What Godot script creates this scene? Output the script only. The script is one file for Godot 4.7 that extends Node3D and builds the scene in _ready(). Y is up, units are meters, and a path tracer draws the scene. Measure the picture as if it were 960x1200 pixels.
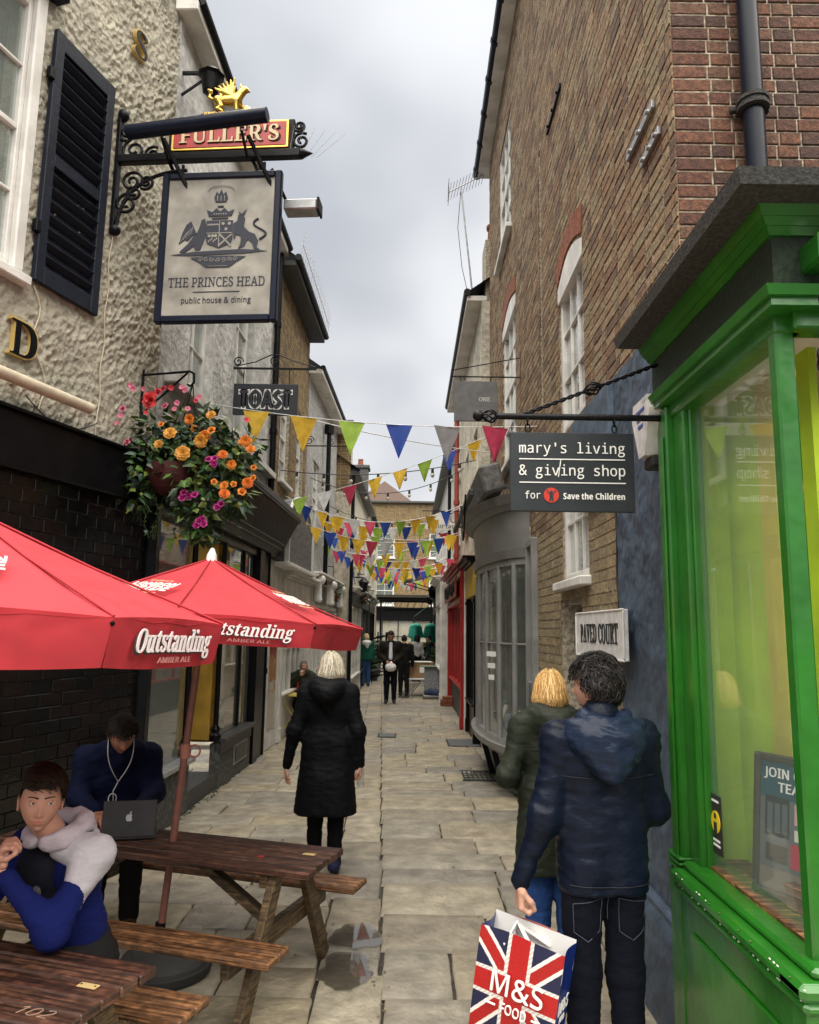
extends Node3D

# ---------------------------------------------------------------- helpers
const EYE := Vector3(0, 1.9, 0)
var used := {}
var T := {}          # shared textures
var M := {}          # shared materials
var rng := RandomNumberGenerator.new()

class MB:
	# a triangle collector; faces are given counter-clockwise as seen from outside
	var v := PackedVector3Array()
	var n := PackedVector3Array()
	var c := PackedColorArray()
	var uv := PackedVector2Array()
	var xf := Transform3D()
	var col := Color(1, 1, 1)
	var jitter := 0.0
	func pt(p: Vector3, q: Vector3, t := Vector2.ZERO) -> void:
		v.append(p); n.append(q); c.append(col); uv.append(t)
	func tri(a: Vector3, b: Vector3, d: Vector3) -> void:
		a = xf * a; b = xf * b; d = xf * d
		var q := (b - a).cross(d - a).normalized()
		pt(a, q); pt(d, q); pt(b, q)
	func quad(a: Vector3, b: Vector3, d: Vector3, e: Vector3) -> void:
		a = xf * a; b = xf * b; d = xf * d; e = xf * e
		var q := (d - a).cross(e - b).normalized()
		pt(a, q, Vector2(0, 1)); pt(d, q, Vector2(1, 0)); pt(b, q, Vector2(1, 1))
		pt(a, q, Vector2(0, 1)); pt(e, q, Vector2(0, 0)); pt(d, q, Vector2(1, 0))
	func squad(a: Vector3, b: Vector3, d: Vector3, e: Vector3, na: Vector3, nb: Vector3, nd: Vector3, ne: Vector3) -> void:
		# smooth quad, already transformed
		pt(a, na); pt(d, nd); pt(b, nb)
		pt(a, na); pt(e, ne); pt(d, nd)
	func box(p: Vector3, s: Vector3, bev := 0.0) -> void:
		var h := s * 0.5
		if bev <= 0.0:
			var x := h.x; var y := h.y; var z := h.z
			quad(p + Vector3(-x, -y, z), p + Vector3(x, -y, z), p + Vector3(x, y, z), p + Vector3(-x, y, z))
			quad(p + Vector3(x, -y, -z), p + Vector3(-x, -y, -z), p + Vector3(-x, y, -z), p + Vector3(x, y, -z))
			quad(p + Vector3(x, -y, z), p + Vector3(x, -y, -z), p + Vector3(x, y, -z), p + Vector3(x, y, z))
			quad(p + Vector3(-x, -y, -z), p + Vector3(-x, -y, z), p + Vector3(-x, y, z), p + Vector3(-x, y, -z))
			quad(p + Vector3(-x, y, z), p + Vector3(x, y, z), p + Vector3(x, y, -z), p + Vector3(-x, y, -z))
			quad(p + Vector3(-x, -y, -z), p + Vector3(x, -y, -z), p + Vector3(x, -y, z), p + Vector3(-x, -y, z))
			return
		bev = minf(bev, minf(h.x, minf(h.y, h.z)) * 0.9)
		var X := [-h.x, -h.x + bev, h.x - bev, h.x]
		var Y := [-h.y, -h.y + bev, h.y - bev, h.y]
		var Z := [-h.z, -h.z + bev, h.z - bev, h.z]
		for s2 in [-1, 1]:
			var k: int = 3 if s2 > 0 else 0
			_f(p, Vector3(X[1], Y[1], Z[k]), Vector3(X[2], Y[1], Z[k]), Vector3(X[2], Y[2], Z[k]), Vector3(X[1], Y[2], Z[k]), Vector3(0, 0, s2))
			_f(p, Vector3(X[k], Y[1], Z[1]), Vector3(X[k], Y[2], Z[1]), Vector3(X[k], Y[2], Z[2]), Vector3(X[k], Y[1], Z[2]), Vector3(s2, 0, 0))
			_f(p, Vector3(X[1], Y[k], Z[1]), Vector3(X[2], Y[k], Z[1]), Vector3(X[2], Y[k], Z[2]), Vector3(X[1], Y[k], Z[2]), Vector3(0, s2, 0))
			for s3 in [-1, 1]:
				var j: int = 3 if s3 > 0 else 0
				var j2: int = 2 if s3 > 0 else 1
				var k2: int = 2 if s2 > 0 else 1
				_f(p, Vector3(X[k], Y[j2], Z[1]), Vector3(X[k2], Y[j], Z[1]), Vector3(X[k2], Y[j], Z[2]), Vector3(X[k], Y[j2], Z[2]), Vector3(s2, s3, 0))
				_f(p, Vector3(X[1], Y[k], Z[j2]), Vector3(X[1], Y[k2], Z[j]), Vector3(X[2], Y[k2], Z[j]), Vector3(X[2], Y[k], Z[j2]), Vector3(0, s2, s3))
				_f(p, Vector3(X[k], Y[1], Z[j2]), Vector3(X[k2], Y[1], Z[j]), Vector3(X[k2], Y[2], Z[j]), Vector3(X[k], Y[2], Z[j2]), Vector3(s2, 0, s3))
				for s4 in [-1, 1]:
					var i: int = 3 if s4 > 0 else 0
					var i2: int = 2 if s4 > 0 else 1
					var a := Vector3(X[i], Y[j2], Z[k2]); var b := Vector3(X[i2], Y[j], Z[k2]); var d := Vector3(X[i2], Y[j2], Z[k])
					if (b - a).cross(d - a).dot(Vector3(s4, s3, s2)) > 0: tri(p + a, p + b, p + d)
					else: tri(p + a, p + d, p + b)
	func _f(p: Vector3, a: Vector3, b: Vector3, d: Vector3, e: Vector3, out: Vector3) -> void:
		if (d - a).cross(e - b).dot(out) > 0: quad(p + a, p + b, p + d, p + e)
		else: quad(p + a, p + e, p + d, p + b)
	func bar(a: Vector3, b: Vector3, w: float, h: float, up := Vector3.UP, bev := 0.0) -> void:
		# a rectangular bar from a to b, w across and h along up
		var d := (b - a)
		var l := d.length()
		var z := d / l
		var x := up.cross(z)
		if x.length() < 0.01: x = Vector3(1, 0, 0).cross(z)
		x = x.normalized()
		var y := z.cross(x)
		var keep := xf
		xf = xf * Transform3D(Basis(x, y, z), (a + b) * 0.5)
		box(Vector3.ZERO, Vector3(w, h, l), bev)
		xf = keep
	func cyl(a: Vector3, b: Vector3, ra: float, rb: float, seg := 10, caps := true) -> void:
		var z := (b - a).normalized()
		var x := z.cross(Vector3.UP if absf(z.y) < 0.9 else Vector3.RIGHT).normalized()
		var y := z.cross(x)
		for i in seg:
			var t0 := TAU * i / seg; var t1 := TAU * (i + 1) / seg
			var d0 := x * cos(t0) + y * sin(t0); var d1 := x * cos(t1) + y * sin(t1)
			var B := xf.basis
			squad(xf * (a + d0 * ra), xf * (a + d1 * ra), xf * (b + d1 * rb), xf * (b + d0 * rb), (B * d0).normalized(), (B * d1).normalized(), (B * d1).normalized(), (B * d0).normalized())
			if caps:
				if ra > 0.0: tri(a, a + d1 * ra, a + d0 * ra)
				if rb > 0.0: tri(b, b + d0 * rb, b + d1 * rb)
	func tube(p: PackedVector3Array, r: float, seg := 6) -> void:
		for i in p.size() - 1:
			cyl(p[i], p[i + 1], r, r, seg, i == 0 or i == p.size() - 2)
	func lathe(prof: Array, seg := 20, a0 := 0.0, a1 := TAU) -> void:
		# prof: Vector2(radius, height) from bottom to top, smooth round the axis
		for j in prof.size() - 1:
			var p: Vector2 = prof[j]; var q: Vector2 = prof[j + 1]
			var sl := Vector2(q.y - p.y, -(q.x - p.x)).normalized()
			for i in seg:
				var t0 := a0 + (a1 - a0) * i / seg; var t1 := a0 + (a1 - a0) * (i + 1) / seg
				var d0 := Vector3(cos(t0), 0, -sin(t0)); var d1 := Vector3(cos(t1), 0, -sin(t1))
				var B := xf.basis
				var n0 := (B * (d0 * sl.x + Vector3.UP * sl.y)).normalized(); var n1 := (B * (d1 * sl.x + Vector3.UP * sl.y)).normalized()
				squad(xf * (d0 * p.x + Vector3.UP * p.y), xf * (d1 * p.x + Vector3.UP * p.y), xf * (d1 * q.x + Vector3.UP * q.y), xf * (d0 * q.x + Vector3.UP * q.y), n0, n1, n1, n0)
	func ball(p: Vector3, r: Vector3, seg := 12, rings := 8) -> void:
		for j in rings:
			var f0 := PI * j / rings - PI / 2; var f1 := PI * (j + 1) / rings - PI / 2
			for i in seg:
				var t0 := TAU * i / seg; var t1 := TAU * (i + 1) / seg
				var ds := [Vector3(cos(f0) * cos(t0), sin(f0), -cos(f0) * sin(t0)), Vector3(cos(f0) * cos(t1), sin(f0), -cos(f0) * sin(t1)), Vector3(cos(f1) * cos(t1), sin(f1), -cos(f1) * sin(t1)), Vector3(cos(f1) * cos(t0), sin(f1), -cos(f1) * sin(t0))]
				var P := []; var N := []
				for d in ds:
					P.append(xf * (p + d * r)); N.append((xf.basis * (d / r)).normalized())
				squad(P[0], P[1], P[2], P[3], N[0], N[1], N[2], N[3])
	func extrude(poly: PackedVector2Array, z0: float, z1: float) -> void:
		# polygon in the x,y plane, front at z1
		var ids := Geometry2D.triangulate_polygon(poly)
		for i in range(0, ids.size(), 3):
			var a := poly[ids[i]]; var b := poly[ids[i + 1]]; var d := poly[ids[i + 2]]
			if (b - a).cross(d - a) < 0:
				var s := b; b = d; d = s
			tri(Vector3(a.x, a.y, z1), Vector3(b.x, b.y, z1), Vector3(d.x, d.y, z1))
			tri(Vector3(a.x, a.y, z0), Vector3(d.x, d.y, z0), Vector3(b.x, b.y, z0))
		var cw := Geometry2D.is_polygon_clockwise(poly)
		for i in poly.size():
			var a := poly[i]; var b := poly[(i + 1) % poly.size()]
			if cw:   # Godot calls counter-clockwise with y up «clockwise»
				quad(Vector3(a.x, a.y, z0), Vector3(a.x, a.y, z1), Vector3(b.x, b.y, z1), Vector3(b.x, b.y, z0))
			else:
				quad(Vector3(a.x, a.y, z1), Vector3(a.x, a.y, z0), Vector3(b.x, b.y, z0), Vector3(b.x, b.y, z1))
	func grid(nu: int, nv: int, f: Callable, uvs := false) -> void:
		var P := PackedVector3Array(); P.resize((nu + 1) * (nv + 1))
		for j in nv + 1:
			for i in nu + 1:
				P[j * (nu + 1) + i] = xf * (f.call(float(i) / nu, float(j) / nv) as Vector3)
		var N := PackedVector3Array(); N.resize(P.size())
		for j in nv + 1:
			for i in nu + 1:
				var a := P[j * (nu + 1) + maxi(i - 1, 0)]; var b := P[j * (nu + 1) + mini(i + 1, nu)]
				var d := P[maxi(j - 1, 0) * (nu + 1) + i]; var e := P[mini(j + 1, nv) * (nu + 1) + i]
				N[j * (nu + 1) + i] = (b - a).cross(e - d).normalized()
		for j in nv:
			for i in nu:
				var k := j * (nu + 1) + i
				var l := k + nu + 1
				if uvs:
					var u0 := float(i) / nu; var u1 := float(i + 1) / nu; var w0 := 1.0 - float(j) / nv; var w1 := 1.0 - float(j + 1) / nv
					pt(P[k], N[k], Vector2(u0, w0)); pt(P[l + 1], N[l + 1], Vector2(u1, w1)); pt(P[k + 1], N[k + 1], Vector2(u1, w0))
					pt(P[k], N[k], Vector2(u0, w0)); pt(P[l], N[l], Vector2(u0, w1)); pt(P[l + 1], N[l + 1], Vector2(u1, w1))
				else:
					squad(P[k], P[k + 1], P[l + 1], P[l], N[k], N[k + 1], N[l + 1], N[l])
	func mesh() -> ArrayMesh:
		var a := []; a.resize(Mesh.ARRAY_MAX)
		a[Mesh.ARRAY_VERTEX] = v; a[Mesh.ARRAY_NORMAL] = n; a[Mesh.ARRAY_COLOR] = c; a[Mesh.ARRAY_TEX_UV] = uv
		var m := ArrayMesh.new()
		m.add_surface_from_arrays(Mesh.PRIMITIVE_TRIANGLES, a)
		return m

func V3(x: float, y: float, z: float) -> Vector3:
	return Vector3(x, y, z)

func numbered(called: String) -> String:
	if not used.has(called):
		used[called] = 0
		return called
	used[called] += 1
	return "%s_%03d" % [called, used[called]]

func thing(called: String, label: String, category: String, at := Vector3.ZERO, turn := 0.0, group := "") -> Node3D:
	var o := Node3D.new()
	o.name = numbered(called)
	add_child(o)
	o.position = at
	o.rotation.y = turn
	o.set_meta("label", label)
	o.set_meta("category", category)
	if group: o.set_meta("group", group)
	return o

func inst(called: String, m: Mesh, mat: Material, parent: Node) -> MeshInstance3D:
	var o := MeshInstance3D.new()
	o.name = numbered(called) if parent == self else called
	o.mesh = m
	o.material_override = mat
	parent.add_child(o, true)
	return o

func part(called: String, b: MB, mat: Material, parent: Node) -> MeshInstance3D:
	return inst(called, b.mesh(), mat, parent)

func struct(called: String, b: MB, mat: Material, label := "") -> MeshInstance3D:
	var o := inst(called, b.mesh(), mat, self)
	o.set_meta("kind", "structure")
	if label: o.set_meta("label", label)
	return o

func boxpart(called: String, p: Vector3, s: Vector3, mat: Material, parent: Node, bev := 0.004) -> MeshInstance3D:
	var b := MB.new()
	b.box(p, s, bev)
	return part(called, b, mat, parent)

func fr(o: Vector3, x: Vector3) -> Transform3D:
	# a wall frame: x along the wall, y up, z out of the wall
	x = x.normalized()
	return Transform3D(Basis(x, Vector3.UP, x.cross(Vector3.UP)), o)

# ---------------------------------------------------------------- textures and materials
func noise_tex(key: String, type: int, freq: float, oct: int, lo: float, hi: float, size := 512, seedv := 1, normal := false, strength := 4.0) -> NoiseTexture2D:
	if T.has(key): return T[key]
	var f := FastNoiseLite.new()
	f.noise_type = type
	f.seed = seedv
	f.frequency = freq
	f.fractal_octaves = oct
	var t := NoiseTexture2D.new()
	t.width = size; t.height = size
	t.seamless = true
	t.noise = f
	if normal:
		t.as_normal_map = true
		t.bump_strength = strength
	else:
		var g := Gradient.new()
		g.set_color(0, Color(lo, lo, lo)); g.set_color(1, Color(hi, hi, hi))
		t.color_ramp = g
	T[key] = t
	return t

func lin(r: float, g: float, b: float) -> Color:
	return Color(r, g, b).linear_to_srgb()

func mat(key: String, color: Color, rough := 0.7, tex := "", scale := 1.0, nrm := "", nscale := 1.0, nstr := 0.5, detail := "") -> StandardMaterial3D:
	if M.has(key): return M[key]
	var m := StandardMaterial3D.new()
	m.resource_name = key
	m.albedo_color = color.linear_to_srgb()
	m.roughness = rough
	m.uv1_triplanar = true
	m.uv1_world_triplanar = true
	m.uv1_scale = Vector3.ONE * scale
	if tex: m.albedo_texture = T[tex]
	if nrm:
		m.normal_enabled = true
		m.normal_texture = T[nrm]
		m.normal_scale = nstr
	if detail:
		m.detail_enabled = true
		m.detail_blend_mode = BaseMaterial3D.BLEND_MODE_MUL
		m.detail_albedo = T[detail]
		m.detail_uv_layer = BaseMaterial3D.DETAIL_UV_2
		m.uv2_triplanar = true
		m.uv2_world_triplanar = true
		m.uv2_scale = Vector3.ONE * nscale
	M[key] = m
	return m

func vmat(key: String, rough := 0.8, tex := "", scale := 1.0, nrm := "", nstr := 0.5) -> StandardMaterial3D:
	var m := mat(key, Color(1, 1, 1), rough, tex, scale, nrm, 1.0, nstr)
	m.vertex_color_use_as_albedo = true
	return m

func textures() -> void:
	noise_tex("coarse", FastNoiseLite.TYPE_SIMPLEX_SMOOTH, 0.008, 5, 0.74, 1.0, 512, 3)
	noise_tex("stone", FastNoiseLite.TYPE_SIMPLEX, 0.006, 7, 0.76, 1.0, 1024, 23)
	noise_tex("mottle", FastNoiseLite.TYPE_SIMPLEX, 0.02, 6, 0.55, 1.0, 512, 9)
	noise_tex("soft", FastNoiseLite.TYPE_SIMPLEX_SMOOTH, 0.006, 4, 0.82, 1.0, 512, 14)
	noise_tex("grain", FastNoiseLite.TYPE_SIMPLEX, 0.12, 3, 0.72, 1.0, 512, 5)
	noise_tex("speck", FastNoiseLite.TYPE_CELLULAR, 0.09, 2, 0.35, 1.0, 512, 6)
	noise_tex("n_fine", FastNoiseLite.TYPE_SIMPLEX, 0.05, 4, 0, 1, 512, 7, true, 5.0)
	noise_tex("n_lump", FastNoiseLite.TYPE_SIMPLEX_SMOOTH, 0.012, 3, 0, 1, 512, 8, true, 9.0)
	noise_tex("n_fold", FastNoiseLite.TYPE_SIMPLEX_SMOOTH, 0.006, 2, 0, 1, 512, 21, true, 14.0)
	noise_tex("n_rough", FastNoiseLite.TYPE_CELLULAR, 0.04, 3, 0, 1, 512, 10, true, 8.0)
	# wood: streaks along u
	var img := Image.create(512, 512, false, Image.FORMAT_RGB8)
	var f := FastNoiseLite.new(); f.seed = 4; f.frequency = 0.01; f.fractal_octaves = 4
	var g := FastNoiseLite.new(); g.seed = 44; g.frequency = 0.03
	for y in 512:
		for x in 512:
			var a := f.get_noise_2d(x * 0.35, y * 7.0) * 0.5 + 0.5
			var w := g.get_noise_2d(x * 0.6, y * 1.2) * 0.5 + 0.5
			var k := clampf(0.52 + 0.55 * (a - 0.5) * 1.6 + 0.25 * (w - 0.5), 0.15, 1.0)
			img.set_pixel(x, y, Color(k, k * 0.97, k * 0.93))
	img.generate_mipmaps()
	T["wood"] = ImageTexture.create_from_image(img)

func glass(key: String, tint: Color, alpha: float) -> StandardMaterial3D:
	if M.has(key): return M[key]
	var m := StandardMaterial3D.new()
	m.transparency = BaseMaterial3D.TRANSPARENCY_ALPHA
	m.albedo_color = Color(tint.r, tint.g, tint.b, alpha)
	m.roughness = 0.02
	m.metallic_specular = 0.6
	M[key] = m
	return m

# ---------------------------------------------------------------- lettering
var fonts := {}
func font(kind: String) -> Font:
	if fonts.has(kind): return fonts[kind]
	var s := SystemFont.new()
	s.font_names = PackedStringArray([{"sans": "Droid Sans", "bold": "Droid Sans", "serif": "Droid Serif", "serifbold": "Droid Serif", "mono": "Droid Sans Mono"}[kind]])
	if kind in ["bold", "serifbold"]: s.font_weight = 700
	fonts[kind] = s
	return s

func text(s: String, kind: String, cap: float, xf: Transform3D, m: Material, parent: Node, width := 0.0, depth := 0.004, embolden := 0.0, shear := 0.0, called := "lettering") -> MeshInstance3D:
	# centred on xf.origin, cap height given; squeezed or stretched to width when that is given
	var t := TextMesh.new()
	t.text = s
	var fo: Font = font(kind)
	if embolden != 0.0:
		var fv := FontVariation.new()
		fv.base_font = fo
		fv.variation_embolden = embolden
		fo = fv
	t.font = fo
	t.font_size = 64
	t.pixel_size = cap / 46.0
	t.depth = depth
	t.curve_step = 2.0
	t.horizontal_alignment = HORIZONTAL_ALIGNMENT_CENTER
	t.vertical_alignment = VERTICAL_ALIGNMENT_CENTER
	var o := MeshInstance3D.new()
	o.name = called
	o.mesh = t
	o.material_override = m
	var k := 1.0
	if width > 0.0:
		var w := t.get_aabb().size.x
		if w > 0.001: k = width / w
	var sh := Basis(Vector3(k, 0, 0), Vector3(shear, 1, 0), Vector3(0, 0, 1))
	o.transform = xf * Transform3D(sh, Vector3.ZERO)
	parent.add_child(o, true)
	return o

# ---------------------------------------------------------------- bricks, panels, windows
var cam: Camera3D
func seen_size(p: Vector3, nrm: Vector3, area: float) -> float:
	# how large a small face shows; 0 outside the frame
	var q := cam.transform.affine_inverse() * p
	if q.z > -0.3: return 0.0
	var k := 1.483 / -q.z
	if absf(q.x * k) > 0.83 or absf(q.y * k) > 1.03: return 0.0
	var d := p - EYE
	return area * absf(d.normalized().dot(nrm)) / d.length_squared()

func panels(called: String, F: Transform3D, W: float, y0: float, y1: float, holes: Array, depth: float, m: Material, parent: Node) -> MeshInstance3D:
	var us := [0.0, W]; var vs := [y0, y1]
	for h: Rect2 in holes:
		for u in [h.position.x, h.end.x]:
			if u > 0.001 and u < W - 0.001: us.append(u)
		for v in [h.position.y, h.end.y]:
			if v > y0 + 0.001 and v < y1 - 0.001: vs.append(v)
	us.sort(); vs.sort()
	var b := MB.new(); b.xf = F
	for i in us.size() - 1:
		if us[i + 1] - us[i] < 0.002: continue
		for j in vs.size() - 1:
			if vs[j + 1] - vs[j] < 0.002: continue
			var c := Vector2((us[i] + us[i + 1]) / 2, (vs[j] + vs[j + 1]) / 2)
			var inside := false
			for h: Rect2 in holes:
				if h.has_point(c): inside = true
			if inside: continue
			b.box(V3(c.x, c.y, -depth / 2), V3(us[i + 1] - us[i], vs[j + 1] - vs[j], depth))
	return part(called, b, m, parent)

func brick_mesh(l: float, h: float, d: float, bev: float) -> ArrayMesh:
	var b := MB.new()
	var x := l / 2; var y := h / 2
	var fx := x - bev; var fy := y - bev
	b.quad(V3(-fx, -fy, d), V3(fx, -fy, d), V3(fx, fy, d), V3(-fx, fy, d))
	b.quad(V3(-x, -y, d - bev), V3(x, -y, d - bev), V3(fx, -fy, d), V3(-fx, -fy, d))
	b.quad(V3(x, -y, d - bev), V3(x, y, d - bev), V3(fx, fy, d), V3(fx, -fy, d))
	b.quad(V3(x, y, d - bev), V3(-x, y, d - bev), V3(-fx, fy, d), V3(fx, fy, d))
	b.quad(V3(-x, y, d - bev), V3(-x, -y, d - bev), V3(-fx, -fy, d), V3(-fx, fy, d))
	var e := -0.02
	b.quad(V3(-x, -y, e), V3(x, -y, e), V3(x, -y, d - bev), V3(-x, -y, d - bev))
	b.quad(V3(x, -y, e), V3(x, y, e), V3(x, y, d - bev), V3(x, -y, d - bev))
	b.quad(V3(x, y, e), V3(-x, y, e), V3(-x, y, d - bev), V3(x, y, d - bev))
	b.quad(V3(-x, y, e), V3(-x, -y, e), V3(-x, -y, d - bev), V3(-x, y, d - bev))
	return b.mesh()

func bricks(F: Transform3D, W: float, y0: float, y1: float, holes: Array, o: Dictionary, parent: Node) -> void:
	var r := RandomNumberGenerator.new(); r.seed = o.get("seed", 1)
	var bl: float = o.get("bl", 0.218); var bh: float = o.get("bh", 0.066); var gap: float = o.get("gap", 0.011)
	var d: float = o.get("depth", 0.007); var bev: float = o.get("bev", 0.004)
	var bond: String = o.get("bond", "flemish")
	var pal: Array = o.pal
	var key: String = o.key
	var called: String = o.get("called", "brick")
	var all := []
	var rows := int((y1 - y0) / (bh + gap))
	var step := (y1 - y0) / rows
	var half := (bl - gap) / 2
	var pn := FastNoiseLite.new(); pn.seed = 77; pn.frequency = 0.45
	for j in rows:
		var v0: float = y0 + j * step; var v1 := v0 + step - gap
		var u := 0.0
		if bond == "flemish": u = -half * 1.5 if j % 2 else -half * 0.25
		else: u = -(bl + gap) * 0.5 if j % 2 else 0.0
		var n := j % 2
		while u < W:
			var l := bl
			if bond == "flemish" and n % 2: l = half
			n += 1
			var segs := [[maxf(u, 0.0), minf(u + l, W)]]
			for h: Rect2 in holes:
				var vm := (v0 + v1) / 2
				if vm < h.position.y or vm > h.end.y: continue
				var nx := []
				for s in segs:
					if s[1] <= h.position.x or s[0] >= h.end.x: nx.append(s)
					else:
						if s[0] < h.position.x - 0.02: nx.append([s[0], h.position.x])
						if s[1] > h.end.x + 0.02: nx.append([h.end.x, s[1]])
				segs = nx
			for s in segs:
				if s[1] - s[0] < 0.02: continue
				var k := clampi(int((pn.get_noise_2d(s[0], v0) * 0.35 + r.randf()) * pal.size()), 0, pal.size() - 1)
				var c := V3((s[0] + s[1]) / 2, (v0 + v1) / 2, r.randf_range(-0.0025, 0.0025))
				all.append([seen_size(F * c, F.basis.z, (s[1] - s[0]) * (v1 - v0)), c, s[1] - s[0], v1 - v0, k])
			u += l + gap
	all.sort_custom(func(a, b): return a[0] > b[0])
	var meshes := [brick_mesh(bl, step - gap, d, bev), brick_mesh(half, step - gap, d, bev)]
	var mats := []
	for i in pal.size():
		mats.append(mat("%s_%d" % [key, i], pal[i], o.get("rough", 0.85), o.get("tex", "mottle"), o.get("scale", 2.2), o.get("nrm", "n_fine"), 1.0, o.get("nstr", 0.6)))
	var rest := MB.new()
	var lim: int = o.get("indiv", 300)
	for i in all.size():
		var q: Array = all[i]
		var pos: Vector3 = q[1]; var l: float = q[2]
		if i < lim and q[0] > 0.0:
			var st := absf(l - bl) < absf(l - half)
			var x := inst(called, meshes[0 if st else 1], mats[q[4]], parent)
			x.transform = F * Transform3D(Basis(V3(l / (bl if st else half), 0, 0), Vector3.UP, V3(0, 0, 1)), pos)
		else:
			rest.xf = F * Transform3D(Basis(), pos)
			rest.col = pal[q[4]] * r.randf_range(0.86, 1.1)
			var x := l / 2; var y: float = q[3] / 2
			rest.quad(V3(-x, -y, d), V3(x, -y, d), V3(x, y, d), V3(-x, y, d))
			rest.quad(V3(-x, -y, -0.01), V3(x, -y, -0.01), V3(x, -y, d), V3(-x, -y, d))
			rest.quad(V3(x, -y, -0.01), V3(x, y, -0.01), V3(x, y, d), V3(x, -y, d))
			rest.quad(V3(x, y, -0.01), V3(-x, y, -0.01), V3(-x, y, d), V3(x, y, d))
			rest.quad(V3(-x, y, -0.01), V3(-x, -y, -0.01), V3(-x, -y, d), V3(-x, y, d))
	if rest.v.size():
		var x := part(called + "s", rest, vmat(key + "_rest", o.get("rough", 0.85), o.get("tex", "mottle"), o.get("scale", 2.2), o.get("nrm", "n_fine"), o.get("nstr", 0.6)), parent)
		x.set_meta("kind", "stuff")

func room_box(F: Transform3D, u: float, y: float, w: float, h: float, z: float, d: float) -> MB:
	# a closed room seen through an opening: back, sides, floor and ceiling
	var b := MB.new(); b.xf = F
	b.box(V3(u + w / 2, y + h / 2, z - d), V3(w, h, 0.03))
	for s in [0.0, 1.0]:
		b.box(V3(u + w * s, y + h / 2, z - d / 2), V3(0.03, h, d))
		b.box(V3(u + w / 2, y + h * s, z - d / 2), V3(w, 0.03, d))
	return b

func window(F: Transform3D, u: float, y: float, w: float, h: float, nx: int, ny: int, m: Material, parent: Node, o := {}) -> Node3D:
	# a sash window whose frame fills the opening; every pane and bar a piece of its own
	var depth: float = o.get("back", 0.07)
	var win := Node3D.new(); win.name = "window"
	parent.add_child(win, true)
	var t: float = o.get("frame", 0.055)
	var b := MB.new(); b.xf = F
	b.box(V3(u + t / 2, y + h / 2, -depth), V3(t, h, 0.07), 0.006)
	b.box(V3(u + w - t / 2, y + h / 2, -depth), V3(t, h, 0.07), 0.006)
	b.box(V3(u + w / 2, y + h - t / 2, -depth), V3(w - 2 * t, t, 0.07), 0.006)
	b.box(V3(u + w / 2, y + t / 2, -depth), V3(w - 2 * t, t, 0.07), 0.006)
	b.box(V3(u + w / 2, y + h * 0.5, -depth), V3(w - 2 * t, 0.045, 0.06), 0.005)
	part("frame", b, m, win)
	var gl: Material = o.get("glass", M.pane)
	var iw := (w - 2 * t) / nx; var ih := (h - 2 * t) / ny
	for i in nx:
		for j in ny:
			var g := MB.new(); g.xf = F
			g.box(V3(u + t + iw * (i + 0.5), y + t + ih * (j + 0.5), -depth - 0.004), V3(iw - 0.004, ih - 0.004, 0.004))
			part("pane", g, gl, win)
	for i in range(1, nx):
		var g := MB.new(); g.xf = F
		g.box(V3(u + t + iw * i, y + h / 2, -depth + 0.008), V3(0.022, h - 2 * t, 0.028), 0.003)
		part("glazing_bar", g, m, win)
	for j in range(1, ny):
		if absf(y + t + ih * j - (y + h * 0.5)) < 0.05: continue
		var g := MB.new(); g.xf = F
		g.box(V3(u + w / 2, y + t + ih * j, -depth + 0.01), V3(w - 2 * t, 0.022, 0.03), 0.003)
		part("glazing_bar", g, m, win)
	if o.get("sill", true):
		var g := MB.new(); g.xf = F
		g.box(V3(u + w / 2, y - 0.035, 0.005), V3(w + 0.12, 0.07, 0.17), 0.008)
		part("sill", g, m, win)
	# the room behind
	part("room", room_box(F, u - 0.05, y - 0.05, w + 0.1, h + 0.1, -depth - 0.04, 1.3), o.get("room", M.room), win)
	if o.get("blind", 0.0) > 0.0:
		var bl := MB.new(); bl.xf = F
		bl.box(V3(u + w / 2, y + h - h * float(o.blind) / 2, -depth - 0.06), V3(w - 2 * t, h * float(o.blind), 0.012))
		part("blind", bl, M.blind, win)
	return win

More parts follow.
